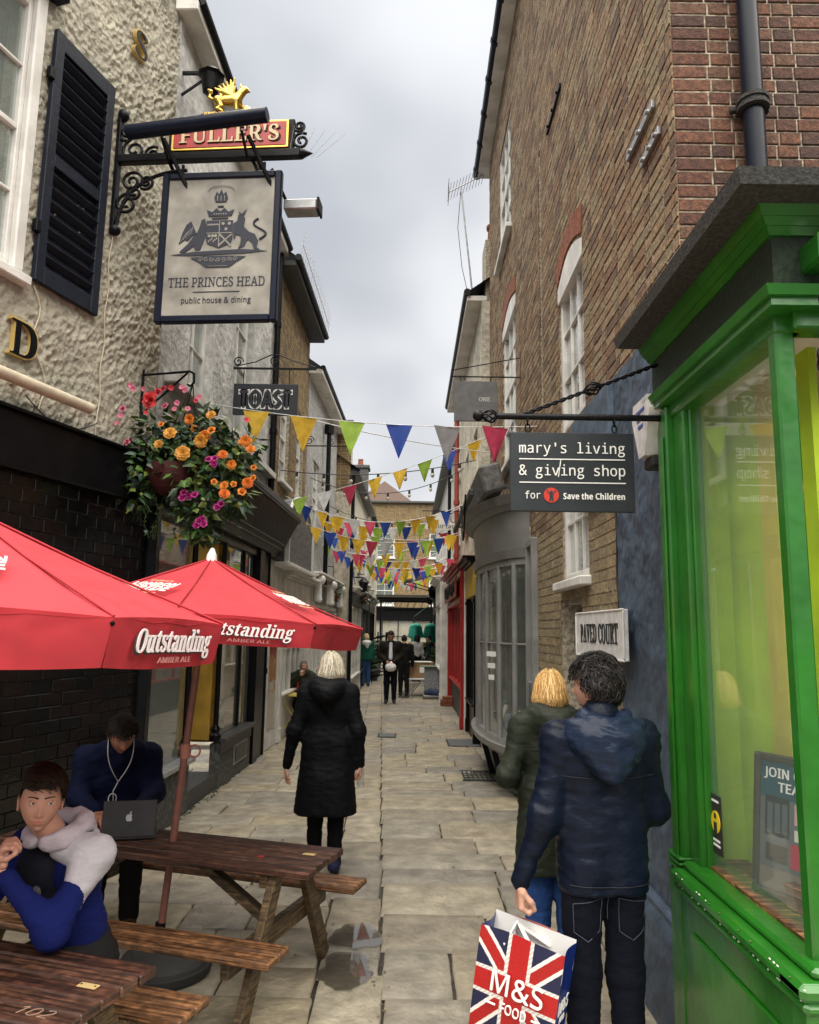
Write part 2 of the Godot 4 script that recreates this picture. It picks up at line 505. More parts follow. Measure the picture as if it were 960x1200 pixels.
# ---------------------------------------------------------------- materials
func materials() -> void:
	textures()
	mat("mortar", Color(0.62, 0.55, 0.42), 0.95, "mottle", 1.5, "n_fine", 1.0, 0.6)
	mat("stucco", Color(0.7, 0.66, 0.53), 0.92, "coarse", 0.35, "n_fine", 3.0, 0.7, "grain")
	mat("render_white", Color(0.8, 0.8, 0.78), 0.85, "coarse", 0.25, "n_fine", 2.0, 0.35, "soft")
	mat("render_cream", Color(0.74, 0.69, 0.56), 0.85, "coarse", 0.25, "n_fine", 2.0, 0.35, "soft")
	mat("white_paint", Color(0.8, 0.79, 0.75), 0.5, "soft", 0.8, "n_fine", 1.0, 0.12)
	mat("black_paint", Color(0.007, 0.007, 0.0085), 0.32, "coarse", 0.9, "n_lump", 1.0, 0.15)
	mat("iron", Color(0.006, 0.007, 0.0095), 0.42, "mottle", 2.0, "n_fine", 1.0, 0.3)
	mat("shutter", Color(0.018, 0.023, 0.037), 0.45, "coarse", 1.2, "n_fine", 1.0, 0.2)
	mat("green", Color(0.02, 0.165, 0.013), 0.28, "soft", 0.9, "n_lump", 1.0, 0.16)
	M.green.clearcoat_enabled = true; M.green.clearcoat = 0.4; M.green.clearcoat_roughness = 0.12
	mat("lead", Color(0.055, 0.056, 0.05), 0.85, "mottle", 3.0, "n_rough", 1.0, 0.8)
	mat("blue_wall", Color(0.095, 0.14, 0.205), 0.55, "coarse", 0.7, "n_lump", 2.0, 0.75, "grain")
	mat("blue_board", Color(0.085, 0.13, 0.19), 0.6, "coarse", 0.7, "n_lump", 1.0, 0.3)
	mat("grey_shop", Color(0.25, 0.25, 0.24), 0.42, "soft", 0.8, "n_fine", 1.0, 0.15)
	mat("grey_dark", Color(0.05, 0.052, 0.055), 0.5, "coarse", 0.8, "n_fine", 1.0, 0.2)
	mat("grey_board", Color(0.19, 0.19, 0.185), 0.7, "mottle", 0.8, "n_fine", 1.0, 0.3)
	mat("red_shop", Color(0.42, 0.018, 0.016), 0.32, "soft", 0.8, "n_fine", 1.0, 0.12)
	mat("yellow_shop", Color(0.55, 0.36, 0.03), 0.5, "soft", 0.8)
	mat("mustard", Color(0.62, 0.38, 0.05), 0.7, "coarse", 0.6)
	mat("lime", Color(0.46, 0.7, 0.03), 0.7, "soft", 0.6)
	mat("lime_yellow", Color(0.62, 0.58, 0.06), 0.7, "soft", 0.6)
	mat("room", Color(0.2, 0.19, 0.175), 0.9, "coarse", 0.7)
	mat("room_grey", Color(0.32, 0.31, 0.29), 0.9, "coarse", 0.7)
	mat("blind", Color(0.6, 0.6, 0.58), 0.8, "soft", 1.0)
	mat("slate", Color(0.045, 0.048, 0.056), 0.7, "mottle", 1.5, "n_rough", 1.0, 0.4)
	mat("roof_brown", Color(0.12, 0.07, 0.05), 0.85, "mottle", 1.0)
	mat("terracotta", Color(0.36, 0.11, 0.05), 0.85, "mottle", 2.0, "n_fine", 1.0, 0.3)
	mat("red_pipe", Color(0.36, 0.06, 0.035), 0.5, "soft", 2.0)
	mat("pipe_blue", Color(0.009, 0.013, 0.024), 0.28, "soft", 2.0, "n_fine", 1.0, 0.08)
	mat("concrete", Color(0.14, 0.14, 0.135), 0.9, "mottle", 1.2, "n_fine", 1.0, 0.4)
	mat("earth", Color(0.07, 0.06, 0.045), 0.97, "mottle", 1.5, "n_rough", 1.0, 0.7)
	mat("gold", Color(0.75, 0.5, 0.12), 0.3, "soft", 4.0); M.gold.metallic = 0.9
	mat("steel", Color(0.5, 0.5, 0.5), 0.35, "soft", 4.0); M.steel.metallic = 0.85
	mat("alu", Color(0.42, 0.43, 0.44), 0.4, "soft", 3.0); M.alu.metallic = 0.5
	mat("paper", Color(0.72, 0.72, 0.7), 0.8)
	mat("ink_navy", Color(0.014, 0.018, 0.035), 0.6)
	mat("ink_white", Color(0.78, 0.78, 0.76), 0.6)
	mat("ink_red", Color(0.5, 0.025, 0.02), 0.6)
	mat("signboard", Color(0.48, 0.46, 0.40), 0.55, "coarse", 0.8, "", 1.0, 0.0, "soft")
	mat("cream_tube", Color(0.68, 0.60, 0.45), 0.4, "soft", 3.0)
	mat("beam_blue", Color(0.007, 0.011, 0.028), 0.35, "soft", 3.0)
	mat("white_plastic", Color(0.8, 0.8, 0.78), 0.4, "soft", 3.0)
	mat("cable", Color(0.02, 0.02, 0.02), 0.6)
	mat("bulb", Color(0.5, 0.48, 0.42), 0.15)
	mat("cardboard", Color(0.36, 0.22, 0.11), 0.9, "soft", 2.0)
	for k in ["black_paint", "iron", "shutter", "beam_blue", "pipe_blue"]: M[k].metallic_specular = 0.3
	glass("pane", Color(0.82, 0.9, 0.88), 0.10)
	glass("pane_shop", Color(0.85, 0.92, 0.88), 0.06)
	var woods := {"wood_a": Color(0.22, 0.095, 0.06), "wood_b": Color(0.27, 0.13, 0.085), "wood_c": Color(0.18, 0.075, 0.05), "wood_seat": Color(0.52, 0.26, 0.12), "wood_leg": Color(0.3, 0.2, 0.1)}
	for k in woods:
		var m := StandardMaterial3D.new()
		m.albedo_color = (woods[k] as Color * 1.7).linear_to_srgb()
		m.albedo_texture = T.wood
		m.roughness = 0.5
		m.uv1_triplanar = true
		m.uv1_scale = V3(1.1, 2.2, 1.1)
		m.uv1_offset = V3(0.13, 0.37, 0.71) * (k.hash() % 17)
		m.heightmap_enabled = true
		m.heightmap_texture = T.wood
		m.heightmap_scale = 0.25
		m.detail_enabled = true
		m.detail_blend_mode = BaseMaterial3D.BLEND_MODE_MUL
		m.detail_albedo = T.mottle
		m.detail_uv_layer = BaseMaterial3D.DETAIL_UV_2
		m.uv2_triplanar = true; m.uv2_world_triplanar = true
		m.uv2_scale = Vector3.ONE * 1.3
		M[k] = m

# ---------------------------------------------------------------- paving
func paving() -> void:
	var g := MB.new()
	g.quad(V3(-60, -0.04, 40), V3(60, -0.04, 40), V3(60, -0.04, -120), V3(-60, -0.04, -120))
	struct("ground", g, M.earth, "dark earth and grit in the joints between the paving stones")
	var pv := Node3D.new(); pv.name = "pavement"; add_child(pv)
	pv.set_meta("kind", "structure")
	pv.set_meta("label", "worn york stone flags paving the narrow alley")
	var r := RandomNumberGenerator.new(); r.seed = 5
	var cols := [Color(0.44, 0.38, 0.275), Color(0.50, 0.445, 0.335), Color(0.38, 0.335, 0.255), Color(0.47, 0.405, 0.28), Color(0.34, 0.31, 0.255), Color(0.41, 0.37, 0.295)]
	var mats := []
	for i in cols.size():
		var m := mat("flag_%d" % i, cols[i], 0.55, "stone", 0.5, "n_fine", 1.7, 0.35, "soft")
		mats.append(m)
	var all := []
	# columns of courses: [x offset from the middle joint, width range]; the middle joint runs a little to the left as the alley goes on
	for side in 3:
		var z := 2.5
		while z > -46.0:
			var dz := r.randf_range(0.36, 0.68) if side != 1 else r.randf_range(0.4, 1.0)
			var xs := []
			var x := 0.0
			if side == 0:      # right of the joint
				x = 0.0
				var first := r.randf_range(0.35, 1.1)
				xs.append([x, first]); x = first
				while x < 2.2:
					var w := r.randf_range(0.45, 1.05)
					xs.append([x, x + w]); x += w
			elif side == 1:    # the narrow channel stones along the joint
				xs.append([-0.36, 0.0])
			else:
				x = -0.36
				while x > -4.2:
					var w := r.randf_range(0.42, 1.0)
					xs.append([x - w, x]); x -= w
			for s in xs: all.append([s[0], s[1], z - dz, z])
			z -= dz
	var list := []
	for a in all:
		var zc: float = (a[2] + a[3]) / 2
		var mid := 0.035 + 0.0345 * zc
		var c := V3(mid + (a[0] + a[1]) / 2, 0, zc)
		if c.x > 2.0 and zc < -1: continue
		if c.x < -3.4 and zc < -4: continue
		list.append([seen_size(c, Vector3.UP, (a[1] - a[0]) * (a[3] - a[2])), a, mid])
	list.sort_custom(func(p, q): return p[0] > q[0])
	var rest := MB.new()
	var hn := FastNoiseLite.new(); hn.seed = 2; hn.frequency = 2.2; hn.fractal_octaves = 3
	for i in list.size():
		var a: Array = list[i][1]; var mid: float = list[i][2]
		var solo: bool = i < 290 and list[i][0] > 0.0
		var b := MB.new() if solo else rest
		var g2 := r.randf_range(0.003, 0.0085)
		var x0: float = a[0] + mid + g2; var x1: float = a[1] + mid - g2 * r.randf_range(0.5, 1.3)
		var z0: float = a[2] + g2 * 1.7; var z1: float = a[3] - g2 * r.randf_range(1.0, 2.2)
		var dy := r.randf_range(-0.006, 0.004)
		var tx := r.randf_range(-0.004, 0.004); var tz := r.randf_range(-0.004, 0.004)
		b.col = cols[r.randi() % cols.size()] * r.randf_range(0.85, 1.08)
		var nu := clampi(int((x1 - x0) / 0.09), 2, 9) if solo else 1
		var nv := clampi(int((z1 - z0) / 0.09), 2, 7) if solo else 1
		if solo and list[i][0] < list[0][0] * 0.02: nu = mini(nu, 3); nv = mini(nv, 3)
		var e := 0.009
		b.grid(nu + 2, nv + 2, func(u: float, w: float) -> Vector3:
			var ui := roundi(u * (nu + 2)); var wi := roundi(w * (nv + 2))
			var fu := clampf((ui - 1.0) / nu, 0, 1); var fw := clampf((wi - 1.0) / nv, 0, 1)
			var px := lerpf(x0 + e, x1 - e, fu); var pz := lerpf(z1 - e, z0 + e, fw)
			var y := dy + tx * (fu - 0.5) * 2 + tz * (fw - 0.5) * 2
			y += hn.get_noise_2d(px, pz) * 0.006
			if ui == 0 or ui == nu + 2 or wi == 0 or wi == nv + 2:
				y -= 0.03
				var ir := hn.get_noise_2d(px * 5.0 + 9.0, pz * 5.0) * 0.012
				if ui == 0: px -= e + ir
				elif ui == nu + 2: px += e + ir
				if wi == 0: pz += e + ir
				elif wi == nv + 2: pz -= e + ir
			return V3(px, y, pz))
		if solo:
			part("paving_stone", b, mats[r.randi() % mats.size()], pv)
	var x := part("paving_stones", rest, vmat("flag_rest", 0.75, "stone", 0.5, "n_fine", 0.35), pv)
	x.set_meta("kind", "stuff")

# ---------------------------------------------------------------- the pub on the left
const PUB := Vector3(-2.41, 0, -6.9)
func pub() -> void:
	var F := fr(PUB - V3(-0.292, 0, 1).normalized() * -3.6, V3(0.292, 0, -1))   # u runs towards the far corner at 3.6
	var W := 3.6
	var t := thing("pub_building", "rough cream stucco pub front above a black fascia and glossy black brick tiles", "pub", Vector3.ZERO)
	# window opening: u of the frame edge next to the shutter
	var hole := Rect2(0.7, 4.42, 1.16, 2.25)
	panels("wall", F * Transform3D(Basis(), V3(0, 0, -0.02)), W, 3.4, 9.6, [hole], 0.3, M.stucco, t)
	var hn := FastNoiseLite.new(); hn.seed = 3; hn.frequency = 9.0; hn.fractal_octaves = 3; hn.noise_type = FastNoiseLite.TYPE_SIMPLEX_SMOOTH
	var st := MB.new(); st.xf = F
	var nu := 150; var nv := 300
	var rend := func(u0: float, u1: float, v0: float, v1: float) -> void:
		var a := int((u1 - u0) / 0.018); var b := int((v1 - v0) / 0.018)
		st.grid(maxi(a, 2), maxi(b, 2), func(u: float, v: float) -> Vector3:
			var x := lerpf(u0, u1, u); var y := lerpf(v0, v1, v)
			var q := hn.get_noise_2d(x * 1.0, y * 0.8)
			var ridge := 1.0 - absf(q) * 2.2
			var amp := clampf(1.0 + 1.3 * hn.get_noise_2d(x * 0.11 + 7, y * 0.11), 0.35, 1.6)
			return V3(x, y, 0.002 + (0.017 * clampf(ridge, -0.4, 1.0) + 0.007 * hn.get_noise_2d(x * 3.1 + 4, y * 2.6)) * amp))
	rend.call(1.86, W, 3.4, 7.9)
	rend.call(0.5, 1.86, 3.4, 4.4)
	rend.call(0.5, 1.86, 6.69, 7.9)
	part("stucco_coat", st, M.stucco, t)
	var sd := MB.new(); sd.xf = F
	sd.box(V3(W - 0.15, 4.8, -0.3), V3(0.3, 9.6, 0.56)); part("side_wall", sd, M.stucco, t)
	# window
	window(F, hole.position.x, hole.position.y, hole.size.x, hole.size.y, 3, 4, M.white_paint, t, {"back": 0.05, "frame": 0.11})
	var arch := MB.new(); arch.xf = F
	arch.box(V3(1.83, 5.56, 0.012), V3(0.1, 2.24, 0.06), 0.012)
	arch.box(V3(1.2, 6.69, 0.012), V3(1.36, 0.06, 0.06), 0.012)
	part("architrave", arch, M.white_paint, t)
	var hood := MB.new(); hood.xf = F
	hood.box(V3(1.25, 6.82, 0.06), V3(1.5, 0.16, 0.16), 0.02)
	part("hood_mould", hood, M.shutter, t)
	# louvred shutter
	var sh := Node3D.new(); sh.name = "shutter"; t.add_child(sh, true)
	var u0 := 1.96; var u1 := 2.66; var y0 := 4.43; var y1 := 6.52
	var fb := MB.new(); fb.xf = F
	for u in [u0 + 0.045, u1 - 0.045]: fb.box(V3(u, (y0 + y1) / 2, 0.05), V3(0.09, y1 - y0, 0.045), 0.005)
	for y in [y0 + 0.07, y1 - 0.07]: fb.box(V3((u0 + u1) / 2, y, 0.05), V3(u1 - u0 - 0.18, 0.14, 0.04), 0.005)
	fb.box(V3((u0 + u1) / 2, y0 + 1.02, 0.05), V3(u1 - u0 - 0.18, 0.1, 0.04), 0.005)
	part("shutter_frame", fb, M.shutter, sh)
	var ys := []
	for i in 7: ys.append(y0 + 0.21 + i * 0.112)
	for i in 8: ys.append(y0 + 1.15 + i * 0.105)
	for y in ys:
		var sb := MB.new()
		sb.xf = F * Transform3D(Basis(Vector3.RIGHT, -0.75), V3((u0 + u1) / 2, y, 0.05))
		sb.box(Vector3.ZERO, V3(u1 - u0 - 0.17, 0.012, 0.062), 0.003)
		part("slat", sb, M.shutter, sh)
	var bk := MB.new(); bk.xf = F
	bk.box(V3((u0 + u1) / 2, (y0 + y1) / 2, 0.022), V3(u1 - u0 - 0.05, y1 - y0 - 0.05, 0.006)); part("backing", bk, M.shutter, sh)
	for y in [y0 + 0.42, y1 - 0.4]:
		var hb := MB.new(); hb.xf = F
		hb.box(V3(u0 - 0.015, y, 0.055), V3(0.05, 0.1, 0.05), 0.005); part("hinge", hb, M.iron, sh)
	# fascia and tiles
	var fa := MB.new(); fa.xf = F
	fa.box(V3(W / 2, 3.19, 0.03), V3(W, 0.41, 0.14), 0.01)
	part("fascia", fa, M.black_paint, t)
	var mo := MB.new(); mo.xf = F
	mo.box(V3(W / 2, 3.405, 0.045), V3(W, 0.025, 0.19), 0.006)
	part("fascia_capping", mo, M.iron, t)
	panels("tile_backing", F, W, 0.0, 2.985, [], 0.2, mat("grout", Color(0.085, 0.08, 0.076), 0.9, "mottle", 1.5), t)
	bricks(F, W, 0.0, 2.985, [], {"bl": 0.226, "bh": 0.092, "gap": 0.007, "depth": 0.012, "bev": 0.003, "bond": "stretcher", "pal": [Color(0.006, 0.0052, 0.0055), Color(0.008, 0.006, 0.006), Color(0.005, 0.0045, 0.005), Color(0.010, 0.006, 0.006)], "key": "black_tile", "called": "brick_tile", "rough": 0.16, "tex": "soft", "nrm": "n_lump", "nstr": 0.12, "seed": 8}, t)
	# gilt letters painted on the stucco are raised letters
	for a in [["D", 1.94, 3.94], ["S", 2.98, 7.2]]:
		var q := F * Transform3D(Basis(), V3(a[1], a[2], 0.035))
		text(a[0], "serifbold", 0.28, q, mat("gilt", Color(0.5, 0.36, 0.12), 0.4), t, 0.0, 0.04, 0.0, 0.0, "letter")
		text(a[0], "serifbold", 0.265, q.translated_local(V3(0, 0, 0.018)), M.iron, t, 0.0, 0.012, -0.3, 0.0, "letter_face")
	# cable down the wall
	var cb := MB.new(); cb.xf = F
	var pts := PackedVector3Array()
	for i in 20: pts.append(V3(2.8 + 0.015 * sin(i * 1.3), 5.35 - i * 0.1, 0.03))
	cb.tube(pts, 0.006, 5); part("wall_cable", cb, M.cream_tube, t)
	var c2 := MB.new(); c2.xf = F
	pts = PackedVector3Array()
	for i in 14: pts.append(V3(2.0 + 0.05 * sin(i * 0.8) + i * 0.015, 4.4 - i * 0.07, 0.03))
	c2.tube(pts, 0.006, 5); part("wall_cable", c2, M.cream_tube, t)
	# cream light tube along the top of the fascia
	var lt := thing("tube_light", "pale cream tube lamp mounted along the top of the black fascia", "lamp")
	var tb := MB.new(); tb.xf = F
	tb.cyl(V3(0.3, 3.6, 0.16), V3(2.55, 3.6, 0.16), 0.045, 0.045, 14); part("tube", tb, M.cream_tube, lt)
	for u in [0.9, 1.9]:
		var ab := MB.new(); ab.xf = F
		ab.bar(V3(u, 3.62, 0.16), V3(u, 3.62, 0.0), 0.03, 0.03); part("arm", ab, M.cream_tube, lt)
	var wire := MB.new(); wire.xf = F
	pts = PackedVector3Array()
	for i in 14: pts.append(V3(2.0 + i * 0.06, 3.55 - 0.14 * sin(i / 13.0 * PI), 0.05))
	wire.tube(pts, 0.005, 5); part("wire", wire, M.cable, lt)
	pub_sign(F)

func scroll(b: MB, c: Vector3, ax: Vector3, ay: Vector3, r: float, turns: float, a0: float, th: float, flip := 1.0) -> void:
	var p := PackedVector3Array()
	var n := int(14 * turns)
	for i in n + 1:
		var k := float(i) / n
		var a := a0 + flip * k * turns * TAU
		var rr := r * (1.0 - 0.8 * k)
		p.append(c + (ax * cos(a) + ay * sin(a)) * rr)
	b.tube(p, th, 6)

func pub_sign(F: Transform3D) -> void:
	# the bracket leaves the wall at u, sign frame: x out from the wall, z towards the camera
	var u := 3.6 - 0.8
	var O := F * V3(u, 0, 0)
	var nx := V3(1, 0, 0.08).normalized()
	var S := Transform3D(Basis(nx, Vector3.UP, nx.cross(Vector3.UP)), O)
	var br := thing("sign_bracket", "black wrought iron bracket with scrolls holding the pub sign", "bracket")
	var pb := MB.new(); pb.xf = S
	pb.box(V3(0.03, 5.83, 0), V3(0.035, 1.08, 0.07), 0.006)
	pb.ball(V3(0.05, 5.28, 0), V3(0.05, 0.05, 0.05)); pb.ball(V3(0.05, 6.37, 0), V3(0.05, 0.06, 0.05))
	part("wall_plate", pb, M.iron, br)
	var bm := MB.new(); bm.xf = S
	bm.bar(V3(0.03, 5.94, 0), V3(1.66, 5.94, 0), 0.075, 0.075, Vector3.UP, 0.008)
	bm.cyl(V3(1.66, 5.94, 0), V3(1.77, 5.94, 0), 0.05, 0.0, 8)
	part("beam", bm, M.iron, br)
	var sc := MB.new(); sc.xf = S
	var X := Vector3.RIGHT; var Y := Vector3.UP
	for a in [[0.17, 5.73, 0.1, 0.0], [0.17, 6.03, 0.11, 2.0], [0.34, 5.98, 0.08, 1.0], [0.14, 5.52, 0.1, 1.5], [0.3, 5.72, 0.07, 4.0], [0.52, 5.97, 0.07, 0.5], [0.1, 6.2, 0.09, 3.0], [0.2, 5.62, 0.07, 2.0], [1.66, 6.06, 0.08, 1.0], [1.64, 6.2, 0.05, 4.0]]:
		scroll(sc, V3(a[0], a[1], 0), X, Y, a[2], 1.6, a[3], 0.013)
	var arc := PackedVector3Array()
	for i in 16:
		var k := i / 15.0
		arc.append(V3(0.06 + 0.6 * k * k, 5.3 + 0.52 * sin(k * PI / 2), 0))
	sc.tube(arc, 0.016, 6)
	part("scrollwork", sc, M.iron, br)
	for x in [0.62, 1.36]:
		var hb := MB.new(); hb.xf = S
		hb.bar(V3(x - 0.12, 6.02, 0.16), V3(x + 0.06, 5.64, 0.0), 0.02, 0.03)
		hb.bar(V3(x - 0.18, 6.02, -0.02), V3(x, 5.64, -0.02), 0.02, 0.03)
		part("strap", hb, M.iron, br)
	var sp := MB.new(); sp.xf = S
	for i in 6: sp.cyl(V3(1.55 + i * 0.05, 5.9, 0), V3(1.6 + i * 0.09, 6.2 - 0.02 * i, 0.02), 0.002, 0.0015, 4)
	part("bird_spikes", sp, M.steel, br)
	# lamp trough in front of the name board
	var lt := thing("sign_lamp", "dark blue tube shaped lamp trough in front of the red name board", "lamp")
	var lb := MB.new(); lb.xf = S
	lb.cyl(V3(0.22, 6.03, 0.24), V3(1.44, 6.1, 0.3), 0.062, 0.062, 16); part("trough", lb, M.beam_blue, lt)
	lb = MB.new(); lb.xf = S
	for x in [0.5, 1.2]: lb.bar(V3(x, 6.03, 0.22), V3(x, 5.9, 0.03), 0.02, 0.02)
	part("arm", lb, M.iron, lt)
	# red brewery board
	var rb := thing("brewery_board", "narrow red board with gold border standing on the sign bracket", "sign")
	var fb := MB.new(); fb.xf = S
	fb.box(V3(1.03, 6.13, -0.04), V3(1.12, 0.32, 0.05), 0.006); part("frame", fb, M.iron, rb)
	fb = MB.new(); fb.xf = S
	fb.box(V3(1.03, 6.13, 0.0), V3(1.04, 0.26, 0.04), 0.003); part("border", fb, M.gold, rb)
	fb = MB.new(); fb.xf = S
	fb.box(V3(1.03, 6.13, 0.006), V3(1.0, 0.225, 0.04), 0.003); part("panel", fb, mat("board_red", Color(0.46, 0.02, 0.02), 0.35, "soft", 2.0), rb)
	var q := S * Transform3D(Basis(), V3(1.03, 6.13, 0.03))
	text("FULLER'S", "serifbold", 0.15, q.translated_local(V3(0.006, -0.006, -0.002)), M.iron, rb, 0.9, 0.006)
	text("FULLER'S", "serifbold", 0.15, q.translated_local(V3(0, 0, 0.006)), mat("letter_cream", Color(0.62, 0.5, 0.3), 0.5), rb, 0.88, 0.006)
	# gilded griffin with banner
	var gr := thing("gilded_griffin", "small gilded winged griffin figure on a banner above the red board", "figure")
	var cx := 1.0; var cy := 6.36
	var g := MB.new(); g.xf = S * Transform3D(Basis(Vector3.UP, 0.25), V3(cx, cy, 0))
	var bn := [
		[V3(-0.08, 0.1, 0), V3(0.06, 0.12, 0), 0.04, 0.05], [V3(0.06, 0.12, 0), V3(0.1, 0.2, 0), 0.045, 0.034],
		[V3(0.1, 0.2, 0), V3(0.13, 0.235, 0), 0.033, 0.03], [V3(0.14, 0.24, 0), V3(0.175, 0.225, 0), 0.02, 0.008],
		[V3(0.1, 0.25, 0.015), V3(0.09, 0.285, 0.02), 0.01, 0.004], [V3(0.1, 0.25, -0.015), V3(0.09, 0.285, -0.02), 0.01, 0.004],
		[V3(-0.1, 0.09, 0.025), V3(-0.06, 0.03, 0.03), 0.034, 0.02], [V3(-0.06, 0.03, 0.03), V3(-0.1, 0.0, 0.03), 0.018, 0.014], [V3(-0.1, 0.0, 0.03), V3(-0.05, -0.015, 0.03), 0.014, 0.012],
		[V3(-0.1, 0.09, -0.025), V3(-0.08, 0.03, -0.03), 0.032, 0.02], [V3(-0.08, 0.03, -0.03), V3(-0.06, -0.015, -0.03), 0.018, 0.014],
		[V3(0.06, 0.1, 0.025), V3(0.07, 0.0, 0.03), 0.026, 0.013], [V3(0.08, 0.11, -0.025), V3(0.14, 0.06, -0.03), 0.026, 0.014], [V3(0.14, 0.06, -0.03), V3(0.15, 0.0, -0.03), 0.014, 0.012],
		[V3(-0.11, 0.1, 0), V3(-0.17, 0.12, 0), 0.012, 0.01], [V3(-0.17, 0.12, 0), V3(-0.16, 0.18, 0), 0.01, 0.009], [V3(-0.16, 0.18, 0), V3(-0.19, 0.2, 0), 0.018, 0.006]]
	for s in [-1, 1]:
		for i in 6:
			bn.append([V3(0.03 - i * 0.012, 0.15, 0.03 * s), V3(0.04 - i * 0.032, 0.3 - i * 0.024, 0.05 * s), 0.014, 0.009])
	nets(g, bn, 0.0085, 0.006)
	g.ball(V3(0.155, 0.025, 0.0), V3(0.05, 0.055, 0.05), 12, 8)
	part("griffin", g, M.gold, gr)
	var bb := MB.new(); bb.xf = S * Transform3D(Basis(), V3(cx, cy - 0.06, 0))
	bb.grid(16, 2, func(a: float, b: float) -> Vector3:
		var t := (a - 0.5) * 2.0
		return V3(t * 0.25, 0.045 * (1 - t * t) - 0.05 + b * 0.075, 0.035))
	bb.box(V3(0, 0.0, 0), V3(0.46, 0.08, 0.05), 0.006)
	part("banner", bb, mat("banner_black", Color(0.02, 0.02, 0.018), 0.4), gr)
	text("GRIFFIN BREWERY", "bold", 0.034, S * Transform3D(Basis(), V3(cx, cy - 0.04, 0.045)), M.gold, gr, 0.4, 0.006)
	# the hanging sign itself
	var sg := thing("pub_sign", "large grey pub sign with navy crest hanging from the iron bracket", "sign")
	var w := 1.05; var h := 1.36; var mx := 0.985; var my := 5.1
	var C := S * Transform3D(Basis(), V3(mx, my, 0))
	var p := MB.new(); p.xf = C
	p.box(Vector3.ZERO, V3(w - 0.06, h - 0.06, 0.03)); part("board", p, M.signboard, sg)
	p = MB.new(); p.xf = C
	for s in [-1, 1]:
		p.box(V3(s * (w / 2 - 0.03), 0, 0), V3(0.06, h, 0.07), 0.01)
		p.box(V3(0, s * (h / 2 - 0.03), 0), V3(w - 0.12, 0.06, 0.07), 0.01)
	part("frame", p, M.beam_blue, sg)
	p = MB.new(); p.xf = C
	for s in [-1, 1]: p.cyl(V3(s * 0.36, h / 2, 0), V3(s * 0.36, h / 2 + 0.09, 0), 0.014, 0.014, 6)
	part("hanger", p, M.iron, sg)
	var Z := C.translated_local(V3(0, 0, 0.018))
	text("THE PRINCES HEAD", "serif", 0.083, Z.translated_local(V3(0, -0.325, 0)), M.ink_navy, sg, 0.83, 0.004)
	text("public house & dining", "sans", 0.05, Z.translated_local(V3(0, -0.487, 0)), M.ink_navy, sg, 0.6, 0.004)
	p = MB.new(); p.xf = Z
	p.box(V3(0, -0.412, 0), V3(0.4, 0.006, 0.004)); part("rule", p, M.ink_navy, sg)
	# crest: navy silhouettes a few millimetres proud
	var cr := MB.new(); cr.xf = Z
	var pol := func(pts: Array, z := 0.004) -> void:
		var a := PackedVector2Array()
		for q2 in pts: a.append(Vector2(q2[0], q2[1]))
		cr.extrude(a, 0.0, z)
	pol.call([[-0.115, 0.23], [0.115, 0.23], [0.115, 0.06], [0.1, 0.02], [0.0, -0.02], [-0.1, 0.02], [-0.115, 0.06]])
	pol.call([[-0.41, -0.075], [-0.2, -0.05], [0.2, -0.035], [0.42, -0.055], [0.2, -0.075], [-0.25, -0.085]])          # ledge
	pol.call([[-0.24, -0.105], [-0.12, -0.092], [0.12, -0.092], [0.24, -0.1], [0.16, -0.15], [0.1, -0.195], [-0.1, -0.195], [-0.16, -0.15]])
	# bird: body, wing
	pol.call([[-0.16, 0.24], [-0.13, 0.25], [-0.12, 0.2], [-0.115, 0.1], [-0.14, 0.02], [-0.16, -0.035], [-0.2, -0.035], [-0.22, 0.0], [-0.3, -0.06], [-0.34, -0.05], [-0.27, 0.02], [-0.23, 0.08], [-0.19, 0.13], [-0.17, 0.19]])
	pol.call([[-0.2, 0.12], [-0.25, 0.23], [-0.29, 0.2], [-0.32, 0.13], [-0.35, 0.02], [-0.3, 0.06], [-0.27, 0.05], [-0.24, 0.09]])
	# beast: body, head, tail
	pol.call([[0.12, 0.2], [0.15, 0.22], [0.16, 0.28], [0.2, 0.275], [0.22, 0.24], [0.21, 0.17], [0.26, 0.12], [0.31, 0.1], [0.34, 0.04], [0.33, -0.02], [0.36, -0.045], [0.31, -0.045], [0.29, 0.02], [0.25, 0.05], [0.22, -0.01], [0.17, -0.03], [0.19, 0.02], [0.19, 0.08], [0.15, 0.1], [0.13, 0.05], [0.12, 0.12]])
	pol.call([[0.17, 0.27], [0.16, 0.31], [0.19, 0.285], [0.23, 0.33], [0.21, 0.27]])
	var tl := PackedVector3Array()
	for i in 18:
		var a := i / 17.0
		tl.append(V3(0.33 + 0.055 * sin(a * 6.0) + 0.02, 0.05 + a * 0.19, 0.002))
	cr.tube(tl, 0.009, 5)
	# crown and helm
	pol.call([[-0.1, 0.27], [0.1, 0.27], [0.12, 0.33], [0.07, 0.31], [0.035, 0.345], [0.0, 0.315], [-0.035, 0.345], [-0.07, 0.31], [-0.12, 0.33]])
	pol.call([[-0.07, 0.245], [0.07, 0.245], [0.07, 0.258], [-0.07, 0.258]])
	pol.call([[-0.045, 0.4], [0.045, 0.4], [0.06, 0.44], [0.04, 0.5], [0.02, 0.47], [0.0, 0.52], [-0.02, 0.47], [-0.04, 0.5], [-0.06, 0.44]])
	pol.call([[-0.12, 0.5], [-0.08, 0.545], [0.0, 0.56], [0.08, 0.545], [0.12, 0.5], [0.1, 0.53], [0.0, 0.545], [-0.1, 0.53]])
	for i in 5: cr.cyl(V3(-0.02 + i * 0.01, 0.36, 0.0), V3(-0.02 + i * 0.01, 0.36, 0.005), 0.008, 0.008, 8)
	part("crest", cr, M.ink_navy, sg)
	var cw := MB.new(); cw.xf = Z
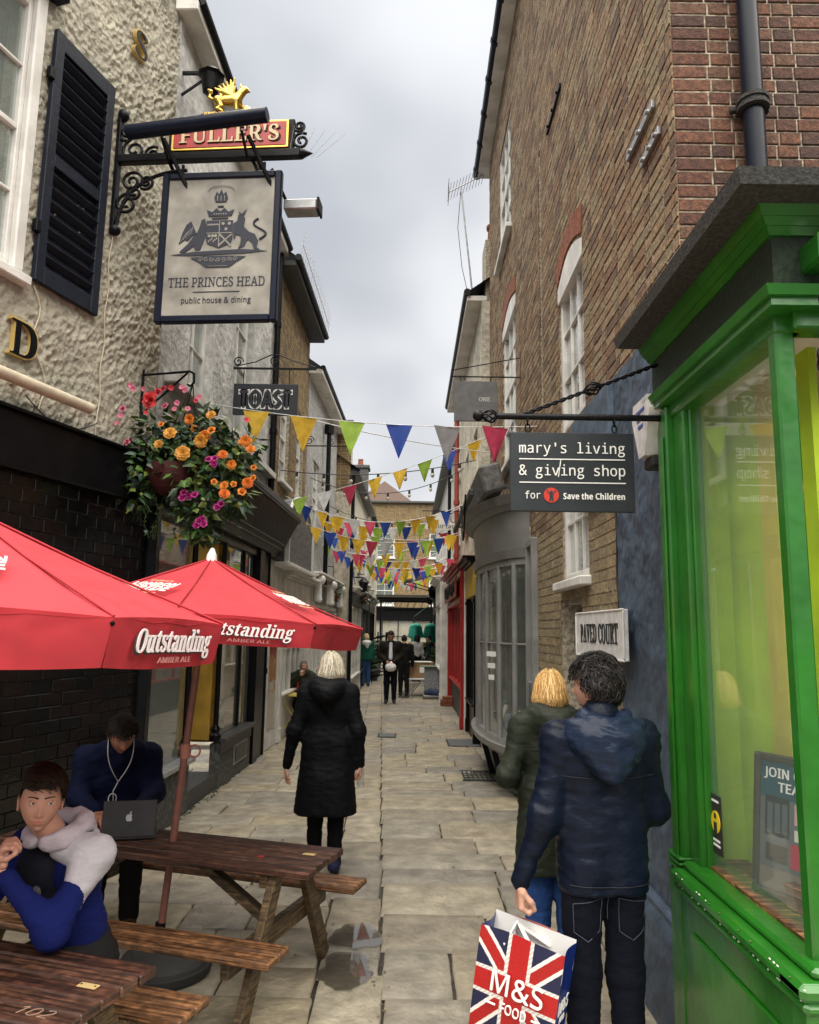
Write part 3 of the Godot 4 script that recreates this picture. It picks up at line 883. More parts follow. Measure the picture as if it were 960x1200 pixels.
	cw.box(V3(0, 0.105, 0.005), V3(0.007, 0.24, 0.003)); cw.box(V3(0, 0.115, 0.0055), V3(0.22, 0.007, 0.003))
	for i in 9: cw.box(V3(-0.1 + i * 0.011, 0.19 + 0.006 * (i % 2), 0.005), V3(0.01, 0.012, 0.003))
	cw.xf = Z * Transform3D(Basis(V3(0, 0, 1), 0.75), V3(0.055, 0.05, 0.006))
	cw.box(Vector3.ZERO, V3(0.15, 0.014, 0.003)); cw.box(V3(0, 0, 0.001), V3(0.014, 0.15, 0.003))
	cw.xf = Z
	for a in [[0.03, 0.2], [0.085, 0.2], [0.058, 0.15], [-0.085, 0.09], [-0.055, 0.09], [-0.03, 0.09]]: cw.cyl(V3(a[0], a[1], 0.003), V3(a[0], a[1], 0.007), 0.014, 0.014, 10)
	for i in 6: cw.ball(V3(-0.09 + i * 0.014, 0.04 + 0.012 * (i % 3), 0.004), V3(0.007, 0.01, 0.003), 6, 4)
	for i in 7:
		scroll(cw, V3(-0.15 + i * 0.05, -0.125, 0.005), Vector3.RIGHT, Vector3.UP, 0.022, 1.2, i * 1.1, 0.003)
	for i in 5: cw.tube(PackedVector3Array([V3(-0.335 + i * 0.022, 0.04 + i * 0.018, 0.005), V3(-0.28 + i * 0.012, 0.13 + i * 0.012, 0.005)]), 0.0025, 4)
	for i in 6: cw.cyl(V3(-0.05 + i * 0.02, 0.29, 0.003), V3(-0.05 + i * 0.02, 0.29, 0.007), 0.006, 0.006, 8)
	for i in 3: cw.tube(PackedVector3Array([V3(-0.03 + i * 0.03, 0.41, 0.005), V3(-0.03 + i * 0.03, 0.46, 0.005)]), 0.004, 4)
	cw.tube(PackedVector3Array([V3(-0.08, -0.185, 0.005), V3(0.08, -0.185, 0.005)]), 0.003, 4)
	part("crest_detail", cw, M.signboard, sg)
	# floodlight arm beyond the sign
	var fl := thing("flood_lamp", "small grey box floodlight on the far side of the pub sign", "lamp")
	p = MB.new(); p.xf = S
	p.box(V3(1.62, 5.6, -0.28), V3(0.3, 0.1, 0.16), 0.012); part("housing", p, M.alu, fl)
	p = MB.new(); p.xf = S
	p.box(V3(1.78, 5.6, -0.28), V3(0.02, 0.12, 0.17), 0.004); p.bar(V3(1.5, 5.62, -0.27), V3(1.4, 5.83, -0.03), 0.02, 0.02); part("arm", p, M.iron, fl)

# ---------------------------------------------------------------- a plain shopfront, every member a part
func shop(t: Node3D, F: Transform3D, u0: float, w: float, o: Dictionary) -> void:
	var m: Material = o.mat
	var pil: float = o.get("pil", 0.16); var sill: float = o.get("sill", 0.55); var head: float = o.get("head", 2.55); var top: float = o.get("top", 3.15)
	var pr: float = o.get("proj", 0.08)
	for u in [u0 + pil / 2, u0 + w - pil / 2]:
		var b := MB.new(); b.xf = F
		b.box(V3(u, head / 2, pr / 2), V3(pil, head, pr + 0.04), 0.008)
		b.box(V3(u, 0.12, pr / 2 + 0.01), V3(pil + 0.02, 0.24, pr + 0.05), 0.008)
		b.box(V3(u, head - 0.08, pr / 2 + 0.012), V3(pil + 0.02, 0.06, pr + 0.055), 0.008)
		part("pilaster", b, m, t)
	var b := MB.new(); b.xf = F
	b.box(V3(u0 + w / 2, (head + top) / 2, pr / 2), V3(w, top - head, pr + 0.06), 0.006)
	part("fascia", b, o.get("fascia", m), t)
	b = MB.new(); b.xf = F
	for i in 3: b.box(V3(u0 + w / 2, top + 0.03 + i * 0.045, pr / 2 + 0.03 + i * 0.035), V3(w + 0.04 + i * 0.03, 0.045, pr + 0.1 + i * 0.07), 0.006)
	part("cornice", b, o.get("cornice", m), t)
	var iw := w - 2 * pil
	b = MB.new(); b.xf = F
	b.box(V3(u0 + w / 2, sill / 2, 0.02), V3(iw, sill, 0.06), 0.006)
	part("stall_riser", b, o.get("riser", m), t)
	b = MB.new(); b.xf = F
	b.box(V3(u0 + w / 2, sill + 0.02, 0.05), V3(iw, 0.045, 0.16), 0.008)
	part("sill", b, m, t)
	var n: int = o.get("lights", 3); var rows: int = o.get("rows", 1)
	var lw := iw / n; var lh := (head - sill - 0.04) / rows
	for i in n + 1:
		var q := MB.new(); q.xf = F
		q.box(V3(u0 + pil + lw * i, (head + sill) / 2, 0.015), V3(0.05, head - sill, 0.06), 0.006)
		part("mullion", q, m, t)
	for j in range(1, rows):
		var q := MB.new(); q.xf = F
		q.box(V3(u0 + w / 2, sill + 0.04 + lh * j, 0.012), V3(iw, 0.04, 0.045), 0.005)
		part("transom", q, m, t)
	for i in n:
		for j in rows:
			var q := MB.new(); q.xf = F
			q.box(V3(u0 + pil + lw * (i + 0.5), sill + 0.04 + lh * (j + 0.5), 0.0), V3(lw - 0.05, lh - 0.03, 0.005))
			part("pane", q, o.get("glass", M.pane_shop), t)
	var dep: float = o.get("deep", 1.0)
	var rm := room_box(F, u0 + pil, sill - 0.05, iw, head - sill + 0.2, -0.06, dep)
	part("display_back", rm, o.get("room", M.room_grey), t)

func left_row() -> void:
	var F := fr(V3(-2.41, 0, -6.95), V3(0.0254, 0, -1))
	# white rendered house above the toast shop
	var t := thing("white_house", "tall white rendered house standing next to the stucco pub", "house")
	var h1 := Rect2(0.85, 4.45, 0.85, 2.15); var h2 := Rect2(2.7, 4.45, 0.95, 2.15)
	panels("wall", F, 5.05, 3.0, 8.1, [h1, h2], 0.3, M.render_white, t)
	for h in [h1, h2]: window(F, h.position.x, h.position.y, h.size.x, h.size.y, 2, 4, M.white_paint, t, {"back": 0.12})
	var b := MB.new(); b.xf = F
	b.box(V3(2.5, 8.16, 0.02), V3(5.2, 0.12, 0.34), 0.01); part("eaves", b, M.white_paint, t)
	b = MB.new(); b.xf = F
	b.cyl(V3(-0.05, 8.24, 0.2), V3(5.08, 8.24, 0.2), 0.055, 0.055, 8); part("gutter", b, M.iron, t)
	b = MB.new(); b.xf = F
	b.quad(V3(-0.1, 8.22, 0.2), V3(5.1, 8.22, 0.2), V3(5.1, 10.4, -2.6), V3(-0.1, 10.4, -2.6)); part("roof", b, M.slate, t)
	b = MB.new(); b.xf = F
	b.box(V3(2.6, 4.3, 0.06), V3(4.9, 0.1, 0.14), 0.01); part("string_course", b, M.white_paint, t)
	b = MB.new(); b.xf = F
	b.cyl(V3(4.98, 0.0, 0.07), V3(4.98, 8.1, 0.07), 0.05, 0.05, 10)
	for y in [1.2, 3.2, 5.0, 6.8]: b.cyl(V3(4.98, y, 0.07), V3(4.98, y + 0.08, 0.07), 0.064, 0.064, 10)
	part("downpipe", b, M.iron, t)
	var lm := thing("wall_lantern", "small black lantern fixed high at the corner of the white house", "lamp")
	b = MB.new(); b.xf = F
	b.bar(V3(0.12, 7.55, 0.0), V3(0.12, 7.55, 0.3), 0.03, 0.03); b.bar(V3(0.12, 7.3, 0.0), V3(0.12, 7.52, 0.28), 0.02, 0.02); part("arm", b, M.iron, lm)
	b = MB.new(); b.xf = F * Transform3D(Basis(), V3(0.12, 7.3, 0.3))
	b.lathe([Vector2(0.03, 0), Vector2(0.08, 0.03), Vector2(0.11, 0.2), Vector2(0.14, 0.22), Vector2(0.03, 0.32)], 8); part("lantern", b, M.iron, lm)
	toast_shop(F)
	# stock brick house
	var s := thing("stock_brick_house", "yellow stock brick house with red brick strips beside the white house", "house")
	var bh := [Rect2(0.62, 4.4, 0.9, 1.7), Rect2(2.25, 4.4, 0.8, 1.7)]
	var F2 := F * Transform3D(Basis(), V3(5.05, 0, 0.03))
	panels("wall", F2, 3.4, 3.0, 7.9, bh, 0.3, M.mortar, s)
	bricks(F2, 3.4, 3.0, 7.9, bh, {"pal": [Color(0.36, 0.26, 0.12), Color(0.42, 0.31, 0.15), Color(0.30, 0.21, 0.10), Color(0.38, 0.25, 0.11), Color(0.25, 0.17, 0.09)], "key": "stock", "seed": 4, "indiv": 300}, s)
	for h in bh: window(F2, h.position.x, h.position.y, h.size.x, h.size.y, 2, 4, M.white_paint, s, {"back": 0.1})
	b = MB.new(); b.xf = F2
	b.box(V3(1.7, 7.95, 0.1), V3(3.5, 0.1, 0.42), 0.01); part("eaves", b, M.grey_dark, s)
	b = MB.new(); b.xf = F2
	b.cyl(V3(-0.1, 8.03, 0.34), V3(3.45, 8.03, 0.34), 0.06, 0.06, 8); part("gutter", b, M.iron, s)
	b = MB.new(); b.xf = F2
	b.quad(V3(-0.1, 8.02, 0.34), V3(3.5, 8.02, 0.34), V3(3.5, 10.2, -2.6), V3(-0.1, 10.2, -2.6)); part("roof", b, M.slate, s)
	b = MB.new(); b.xf = F2
	for i in 20: b.cyl(V3(i * 0.18, 8.05, 0.36), V3(i * 0.18, 8.55, 0.42), 0.006, 0.004, 4)
	b.cyl(V3(0, 8.3, 0.39), V3(3.42, 8.3, 0.39), 0.005, 0.005, 4)
	part("roof_guard", b, M.steel, s)
	# arched slate board
	var g := thing("arched_board", "large plain grey arched signboard on the brick house", "signboard")
	var pl := PackedVector2Array([Vector2(5.35, 2.95), Vector2(7.9, 2.95), Vector2(7.9, 3.75)])
	for i in 13:
		var a := PI * i / 12
		pl.append(Vector2(6.62 + 1.12 * cos(a), 3.75 + 0.42 * sin(a)))
	pl.append(Vector2(5.35, 3.75))
	b = MB.new(); b.xf = F; b.extrude(pl, 0.12, 0.3); part("board", b, M.grey_board, g)
	b = MB.new(); b.xf = F
	for i in range(2, pl.size()):
		var p0 := pl[i]; var p1 := pl[(i + 1) % pl.size()]
		if i == pl.size() - 1: break
		b.bar(V3(p0.x, p0.y, 0.3), V3(p1.x, p1.y, 0.3), 0.05, 0.05, V3(0, 0, 1), 0.006)
	b.bar(V3(5.33, 2.95, 0.3), V3(5.33, 3.75, 0.3), 0.06, 0.08, V3(0, 0, 1), 0.006); b.bar(V3(7.92, 2.95, 0.3), V3(7.92, 3.75, 0.3), 0.06, 0.08, V3(0, 0, 1), 0.006)
	b.box(V3(6.62, 2.92, 0.24), V3(2.7, 0.07, 0.26), 0.01)
	part("frame", b, M.white_paint, g)
	# ground floor below: white panel, poster, lattice shopfront
	var c := thing("white_cafe_front", "white painted cafe front with glazed panels beside the dark pilaster", "shopfront")
	b = MB.new(); b.xf = F
	b.box(V3(5.6, 1.45, 0.03), V3(1.1, 2.9, 0.1), 0.008); part("end_panel", b, M.white_paint, c)
	shop(c, F * Transform3D(Basis(), V3(0, 0, 0.02)), 6.15, 3.0, {"mat": M.white_paint, "lights": 5, "rows": 2, "sill": 0.75, "head": 2.3, "top": 2.75, "fascia": M.white_paint, "deep": 0.8})
	var po := thing("wall_poster", "faded red and rust coloured poster strip on the white end panel", "poster")
	b = MB.new(); b.xf = F * Transform3D(Basis(), V3(5.62, 1.4, 0.086))
	b.quad(V3(-0.28, -1.1, 0), V3(0.28, -1.1, 0), V3(0.28, 0.95, 0), V3(-0.28, 0.95, 0))
	var img := Image.create(64, 256, false, Image.FORMAT_RGB8)
	var fn := FastNoiseLite.new(); fn.seed = 9; fn.frequency = 0.035; fn.fractal_octaves = 4
	for y in 256:
		for x in 64:
			var n := fn.get_noise_2d(x, y) * 0.5 + 0.5
			var red := Color(0.45, 0.08, 0.07); var rust := Color(0.62, 0.42, 0.24); var pale := Color(0.7, 0.68, 0.62)
			var k := red if y < 90 + n * 40 else (rust if y + n * 90 < 215 else pale)
			img.set_pixel(x, y, k.lerp(pale, clampf((n - 0.5) * 2.0, 0, 1)))
	var pm := StandardMaterial3D.new(); pm.albedo_texture = ImageTexture.create_from_image(img); pm.roughness = 0.6
	part("sheet", b, pm, po)
	# white painted brick house
	var wv := thing("white_brick_house", "white painted brick house with a tall black vent pipe", "house")
	var F3 := F * Transform3D(Basis(), V3(8.45, 0, 0.05))
	var wh := [Rect2(0.9, 4.0, 0.9, 1.6), Rect2(3.0, 4.0, 0.9, 1.6)]
	panels("wall", F3, 5.0, 0.0, 7.2, wh, 0.3, M.render_white, wv)
	bricks(F3, 5.0, 3.0, 7.2, wh, {"pal": [Color(0.62, 0.62, 0.6), Color(0.66, 0.66, 0.64), Color(0.58, 0.58, 0.57)], "key": "white_brick", "seed": 6, "depth": 0.005, "indiv": 0, "rough": 0.7}, wv)
	for h in wh: window(F3, h.position.x, h.position.y, h.size.x, h.size.y, 2, 3, M.white_paint, wv, {"back": 0.08})
	b = MB.new(); b.xf = F3
	b.box(V3(2.5, 7.25, 0.1), V3(5.1, 0.1, 0.36), 0.01); part("eaves", b, M.white_paint, wv)
	b = MB.new(); b.xf = F3
	b.cyl(V3(0, 7.34, 0.28), V3(5.0, 7.34, 0.28), 0.06, 0.06, 8); part("gutter", b, M.iron, wv)
	b = MB.new(); b.xf = F3
	b.quad(V3(-0.1, 7.3, 0.3), V3(5.1, 7.3, 0.3), V3(5.1, 9.2, -2.4), V3(-0.1, 9.2, -2.4)); part("roof", b, M.slate, wv)
	b = MB.new(); b.xf = F3
	b.cyl(V3(2.3, 2.9, 0.14), V3(2.3, 6.5, 0.14), 0.055, 0.055, 10); b.cyl(V3(2.3, 6.5, 0.14), V3(2.3, 6.72, 0.14), 0.11, 0.12, 10); part("vent_pipe", b, M.iron, wv)
	# two white shops under it
	for k in 2:
		var q := thing("white_shopfront", ["white shopfront with dark fascia panel under the black vent pipe", "white shopfront with dark fascia panel between carved brackets"][k], "shopfront")
		shop(q, F3, 0.75 + 2.15 * k, 2.1, {"mat": M.white_paint, "lights": 3, "rows": 2, "sill": 0.8, "head": 2.35, "top": 2.95, "fascia": M.white_paint, "deep": 1.0})
		b = MB.new(); b.xf = F3
		b.box(V3(0.75 + 2.15 * k + 1.05, 2.65, 0.135), V3(1.6, 0.42, 0.02), 0.004); part("name_panel", b, M.grey_dark, q)
		for s2 in [0.1, 2.0]:
			b = MB.new(); b.xf = F3
			b.box(V3(0.75 + 2.15 * k + s2, 2.7, 0.2), V3(0.14, 0.5, 0.16), 0.03); b.ball(V3(0.75 + 2.15 * k + s2, 2.92, 0.28), V3(0.08, 0.1, 0.08)); b.ball(V3(0.75 + 2.15 * k + s2, 2.5, 0.24), V3(0.07, 0.07, 0.06))
			part("bracket", b, M.white_paint, q)
	# cream house that steps out into the alley, brick gable upwards
	var cr := thing("cream_house", "cream house stepping forward with a brick chimney gable", "house")
	var G := fr(V3(-2.9, 0, -20.4), V3(1, 0, 0))
	panels("end_wall", G, 1.27, 0.0, 5.6, [], 0.3, M.render_cream, cr)
	panels("gable_mortar", G * Transform3D(Basis(), V3(0, 0, 0)), 1.27, 5.6, 7.5, [], 0.6, M.mortar, cr)
	bricks(G, 1.27, 5.6, 7.5, [], {"pal": [Color(0.30, 0.2, 0.08), Color(0.36, 0.25, 0.1), Color(0.2, 0.13, 0.06), Color(0.27, 0.16, 0.06)], "key": "gable", "seed": 3, "indiv": 120}, cr)
	b = MB.new(); b.xf = G
	b.box(V3(0.64, 7.55, -0.3), V3(1.36, 0.1, 0.75), 0.01); part("capping", b, M.slate, cr)
	for i in 3:
		b = MB.new(); b.xf = G * Transform3D(Basis(), V3(0.4 + i * 0.28, 7.6, -0.3))
		b.lathe([Vector2(0.11, 0), Vector2(0.09, 0.1), Vector2(0.09, 0.16), Vector2(0.1, 0.19)], 10); part("chimney_pot", b, M.terracotta, cr)
	var F4 := fr(V3(-1.63, 0, -20.4), V3(0.012, 0, -1))
	var ch := [Rect2(0.9, 3.7, 0.9, 1.5), Rect2(3.2, 3.7, 0.9, 1.5), Rect2(5.6, 3.7, 0.9, 1.5)]
	panels("wall", F4, 8.0, 0.0, 6.1, ch, 0.3, M.render_cream, cr)
	for h in ch: window(F4, h.position.x, h.position.y, h.size.x, h.size.y, 2, 3, M.white_paint, cr, {"back": 0.1})
	b = MB.new(); b.xf = F4
	b.box(V3(4.0, 6.14, 0.08), V3(8.0, 0.1, 0.36), 0.01); part("eaves", b, M.grey_dark, cr)
	b = MB.new(); b.xf = F4
	b.quad(V3(-0.1, 6.2, 0.26), V3(8.1, 6.2, 0.26), V3(8.1, 8.0, -2.4), V3(-0.1, 8.0, -2.4)); part("roof", b, M.slate, cr)
	b = MB.new(); b.xf = F4
	b.cyl(V3(0.1, 0, 0.08), V3(0.1, 6.1, 0.08), 0.05, 0.05, 8); part("downpipe", b, M.iron, cr)
	for k in 2:
		var q := thing("small_shopfront", ["cream and black shopfront beneath the cream house", "green grey shopfront at the far end of the cream house"][k], "shopfront")
		shop(q, F4, 0.4 + 3.7 * k, 3.5, {"mat": [M.white_paint, M.grey_dark][k], "lights": 3, "rows": 2, "top": 2.9, "fascia": M.grey_dark, "deep": 1.0})
	# grey stack house further on
	var gh := thing("grey_stack_house", "narrow grey house with a tall rendered chimney stack", "house")
	var F5 := fr(V3(-1.55, 0, -28.5), V3(0.0, 0, -1))
	panels("wall", F5, 9.0, 0.0, 6.4, [Rect2(1.0, 3.6, 0.9, 1.5), Rect2(4.0, 3.6, 0.9, 1.5)], 0.3, M.render_cream, gh)
	for u in [1.0, 4.0]: window(F5, u, 3.6, 0.9, 1.5, 2, 3, M.white_paint, gh, {"back": 0.1})
	b = MB.new(); b.xf = F5
	b.box(V3(0.8, 7.2, -0.4), V3(0.7, 1.9, 0.62), 0.01); b.box(V3(0.8, 8.15, -0.4), V3(0.82, 0.12, 0.74), 0.01); part("chimney_stack", b, M.concrete, gh)
	b = MB.new(); b.xf = F5 * Transform3D(Basis(), V3(0.8, 8.2, -0.4))
	b.lathe([Vector2(0.12, 0), Vector2(0.1, 0.25), Vector2(0.11, 0.3)], 10); part("chimney_pot", b, M.terracotta, gh)
	b = MB.new(); b.xf = F5
	b.quad(V3(-0.1, 6.4, 0.2), V3(9.1, 6.4, 0.2), V3(9.1, 8.2, -2.4), V3(-0.1, 8.2, -2.4)); part("roof", b, M.slate, gh)
	var q2 := thing("dark_shopfront", "black shopfront with bright displays near the alley's end", "shopfront")
	shop(q2, F5, 0.2, 4.5, {"mat": M.black_paint, "lights": 4, "rows": 1, "top": 2.9, "deep": 1.0})

func toast_shop(F: Transform3D) -> void:
	var t := thing("cafe_shopfront", "black and mustard cafe shopfront beneath the sloping black fascia", "shopfront")
	var p := func(called: String, c: Vector3, s: Vector3, m: Material, bev := 0.006) -> void:
		var b := MB.new(); b.xf = F
		b.box(c, s, bev); part(called, b, m, t)
	p.call("stall_riser", V3(0.66, 0.26, 0.06), V3(1.24, 0.52, 0.12), M.concrete)
	p.call("sill", V3(0.66, 0.535, 0.08), V3(1.3, 0.05, 0.2), M.alu)
	p.call("stall_riser", V3(3.25, 0.26, 0.06), V3(1.6, 0.52, 0.12), M.concrete)
	p.call("riser_board", V3(3.25, 0.47, 0.09), V3(1.6, 0.14, 0.09), M.grey_dark)
	p.call("sill", V3(3.25, 0.565, 0.1), V3(1.66, 0.045, 0.2), M.grey_dark)
	p.call("vent_frame", V3(3.5, 0.28, 0.115), V3(0.72, 0.26, 0.03), M.grey_shop)
	p.call("vent", V3(3.5, 0.28, 0.128), V3(0.62, 0.19, 0.02), M.black_paint)
	p.call("door_step", V3(1.87, 0.1, -0.12), V3(1.14, 0.2, 0.45), M.grey_dark)
	p.call("step_riser", V3(1.87, 0.35, -0.45), V3(1.14, 0.4, 0.1), M.black_paint)
	p.call("pilaster", V3(4.3, 1.55, 0.06), V3(0.3, 3.1, 0.16), M.black_paint)
	p.call("pilaster", V3(4.72, 1.55, 0.04), V3(0.3, 3.1, 0.12), M.black_paint)
	p.call("pilaster", V3(0.02, 1.55, 0.04), V3(0.1, 3.1, 0.12), M.black_paint)
	for u in [1.28, 2.45]:
		var b := MB.new(); b.xf = F * Transform3D(Basis(), V3(u, 0.56, 0.06))
		b.lathe([Vector2(0.07, 0), Vector2(0.07, 0.06), Vector2(0.045, 0.09), Vector2(0.06, 0.13), Vector2(0.032, 0.18), Vector2(0.032, 1.9), Vector2(0.05, 1.95), Vector2(0.032, 2.0), Vector2(0.032, 2.4)], 12)
		part("column", b, M.black_paint, t)
	# glass and what lies behind
	var g := MB.new(); g.xf = F
	g.box(V3(0.66, 1.76, 0.03), V3(1.2, 2.38, 0.006)); part("pane", g, M.pane_shop, t)
	g = MB.new(); g.xf = F
	g.box(V3(2.98, 1.78, 0.04), V3(1.0, 2.36, 0.006)); part("pane", g, M.pane_shop, t)
	g = MB.new(); g.xf = F
	g.box(V3(3.8, 1.78, 0.04), V3(0.56, 2.36, 0.006)); part("pane", g, M.pane_shop, t)
	p.call("mullion", V3(3.5, 1.78, 0.04), V3(0.06, 2.36, 0.07), M.black_paint)
	p.call("head", V3(2.45, 2.98, 0.03), V3(4.86, 0.1, 0.14), M.black_paint)
	part("room", room_box(F, 0.05, 0.52, 1.22, 2.44, -0.03, 1.6), M.room, t)
	part("room", room_box(F, 2.47, 0.55, 1.65, 2.4, -0.02, 0.5), M.mustard, t)
	p.call("display_floor", V3(3.28, 0.56, -0.14), V3(1.66, 0.04, 0.33), M.wood_seat)
	p.call("door", V3(1.87, 1.6, -0.52), V3(0.95, 2.6, 0.06), M.black_paint)
	p.call("door_glass", V3(1.87, 1.7, -0.484), V3(0.7, 2.0, 0.012), M.mustard)
	p.call("reveal", V3(1.3, 1.76, -0.26), V3(0.04, 2.4, 0.5), M.mustard)
	p.call("reveal", V3(2.44, 1.76, -0.26), V3(0.04, 2.4, 0.5), M.mustard)
	p.call("door_handle", V3(1.55, 1.55, -0.46), V3(0.04, 0.5, 0.04), M.iron)
	# sloping fascia: a deep box whose face leans out at the top
	var b := MB.new(); b.xf = F
	var prof := [[0.0, 3.03], [0.18, 3.03], [0.24, 3.1], [0.26, 3.13], [0.5, 3.58], [0.54, 3.6], [0.54, 3.68], [0.0, 3.72]]
	var fa := MB.new()
	# the profile lies across the wall: local x of the profile is the wall's z
	fa.xf = F * Transform3D(Basis(V3(0, 0, 1), Vector3.UP, V3(-1, 0, 0)), Vector3.ZERO)
	var poly := PackedVector2Array()
	for q in prof: poly.append(Vector2(q[0], q[1]))
	fa.extrude(poly, -5.2, -0.02)
	part("fascia", fa, M.black_paint, t)
	for k in 3:
		var mo := MB.new(); mo.xf = F
		var z: float = [0.255, 0.29, 0.52][k]; var y: float = [3.12, 3.19, 3.575][k]
		mo.bar(V3(0.02, y, z), V3(5.2, y, z), 0.03, 0.03, Vector3.UP, 0.006)
		part("moulding", mo, M.black_paint, t)
	# small things on the sill display
	var bk := thing("window_display", "dark framed picture leaning in the mustard cafe window", "picture")
	var d := MB.new(); d.xf = F * Transform3D(Basis(V3(0, 0, 1), 0.5), V3(3.3, 0.82, -0.1))
	d.box(Vector3.ZERO, V3(0.34, 0.2, 0.03), 0.004); part("frame", d, M.iron, bk)
	d = MB.new(); d.xf = F * Transform3D(Basis(V3(0, 0, 1), 0.5), V3(3.3, 0.82, -0.083))
	d.box(Vector3.ZERO, V3(0.26, 0.13, 0.004)); part("picture", d, M.room_grey, bk)
	d = MB.new(); d.xf = F
	d.bar(V3(3.3, 0.58, -0.12), V3(3.3, 0.75, -0.12), 0.1, 0.06); part("stand", d, M.iron, bk)
	# hanging sign
	var hs := thing("hanging_sign", "navy hanging sign with outlined white TOAST lettering", "sign")
	var o := F * V3(2.25, 0, 0)
	var S := Transform3D(Basis(), o + V3(0.0, 0, -0.4))
	var s := MB.new(); s.xf = S
	s.box(V3(0.45, 4.845, 0), V3(0.84, 0.42, 0.04), 0.004); part("board", s, mat("sign_navy", Color(0.008, 0.012, 0.024), 0.5, "soft", 2.0), hs)
	s = MB.new(); s.xf = S
	for x in [0.15, 0.75]: s.cyl(V3(x, 5.05, 0), V3(x, 5.26, 0), 0.006, 0.006, 5)
	part("hanger", s, M.iron, hs)
	var X := S * Transform3D(Basis(), V3(0.45, 4.84, 0.022))
	for q in [[-1, -1], [-1, 1], [1, -1], [1, 1]]: text("TOAST", "bold", 0.235, X.translated_local(V3(q[0] * 0.015, q[1] * 0.015, 0)), M.ink_white, hs, 0.68, 0.004)
	text("TOAST", "bold", 0.235, X.translated_local(V3(0, 0, 0.0035)), mat("sign_navy", Color.BLACK), hs, 0.68, 0.004, 0.0, 0.0, "lettering_fill")
	var br := thing("sign_bracket", "thin black scrolled bracket above the navy hanging sign", "bracket")
	s = MB.new(); s.xf = S
	s.bar(V3(-0.05, 4.6, 0), V3(-0.05, 5.65, 0), 0.02, 0.02); s.bar(V3(-0.05, 5.27, 0), V3(1.1, 5.27, 0), 0.02, 0.025)
	s.tube(PackedVector3Array([V3(0.05, 5.3, 0), V3(0.3, 5.36, 0), V3(0.5, 5.46, 0), V3(0.6, 5.46, 0), V3(0.8, 5.38, 0), V3(1.08, 5.3, 0)]), 0.008, 5)
	scroll(s, V3(0.07, 5.36, 0), Vector3.RIGHT, Vector3.UP, 0.07, 1.5, 0.0, 0.008); scroll(s, V3(0.56, 5.37, 0), Vector3.RIGHT, Vector3.UP, 0.07, 1.5, 2.0, 0.008)
	part("frame", s, M.iron, br)

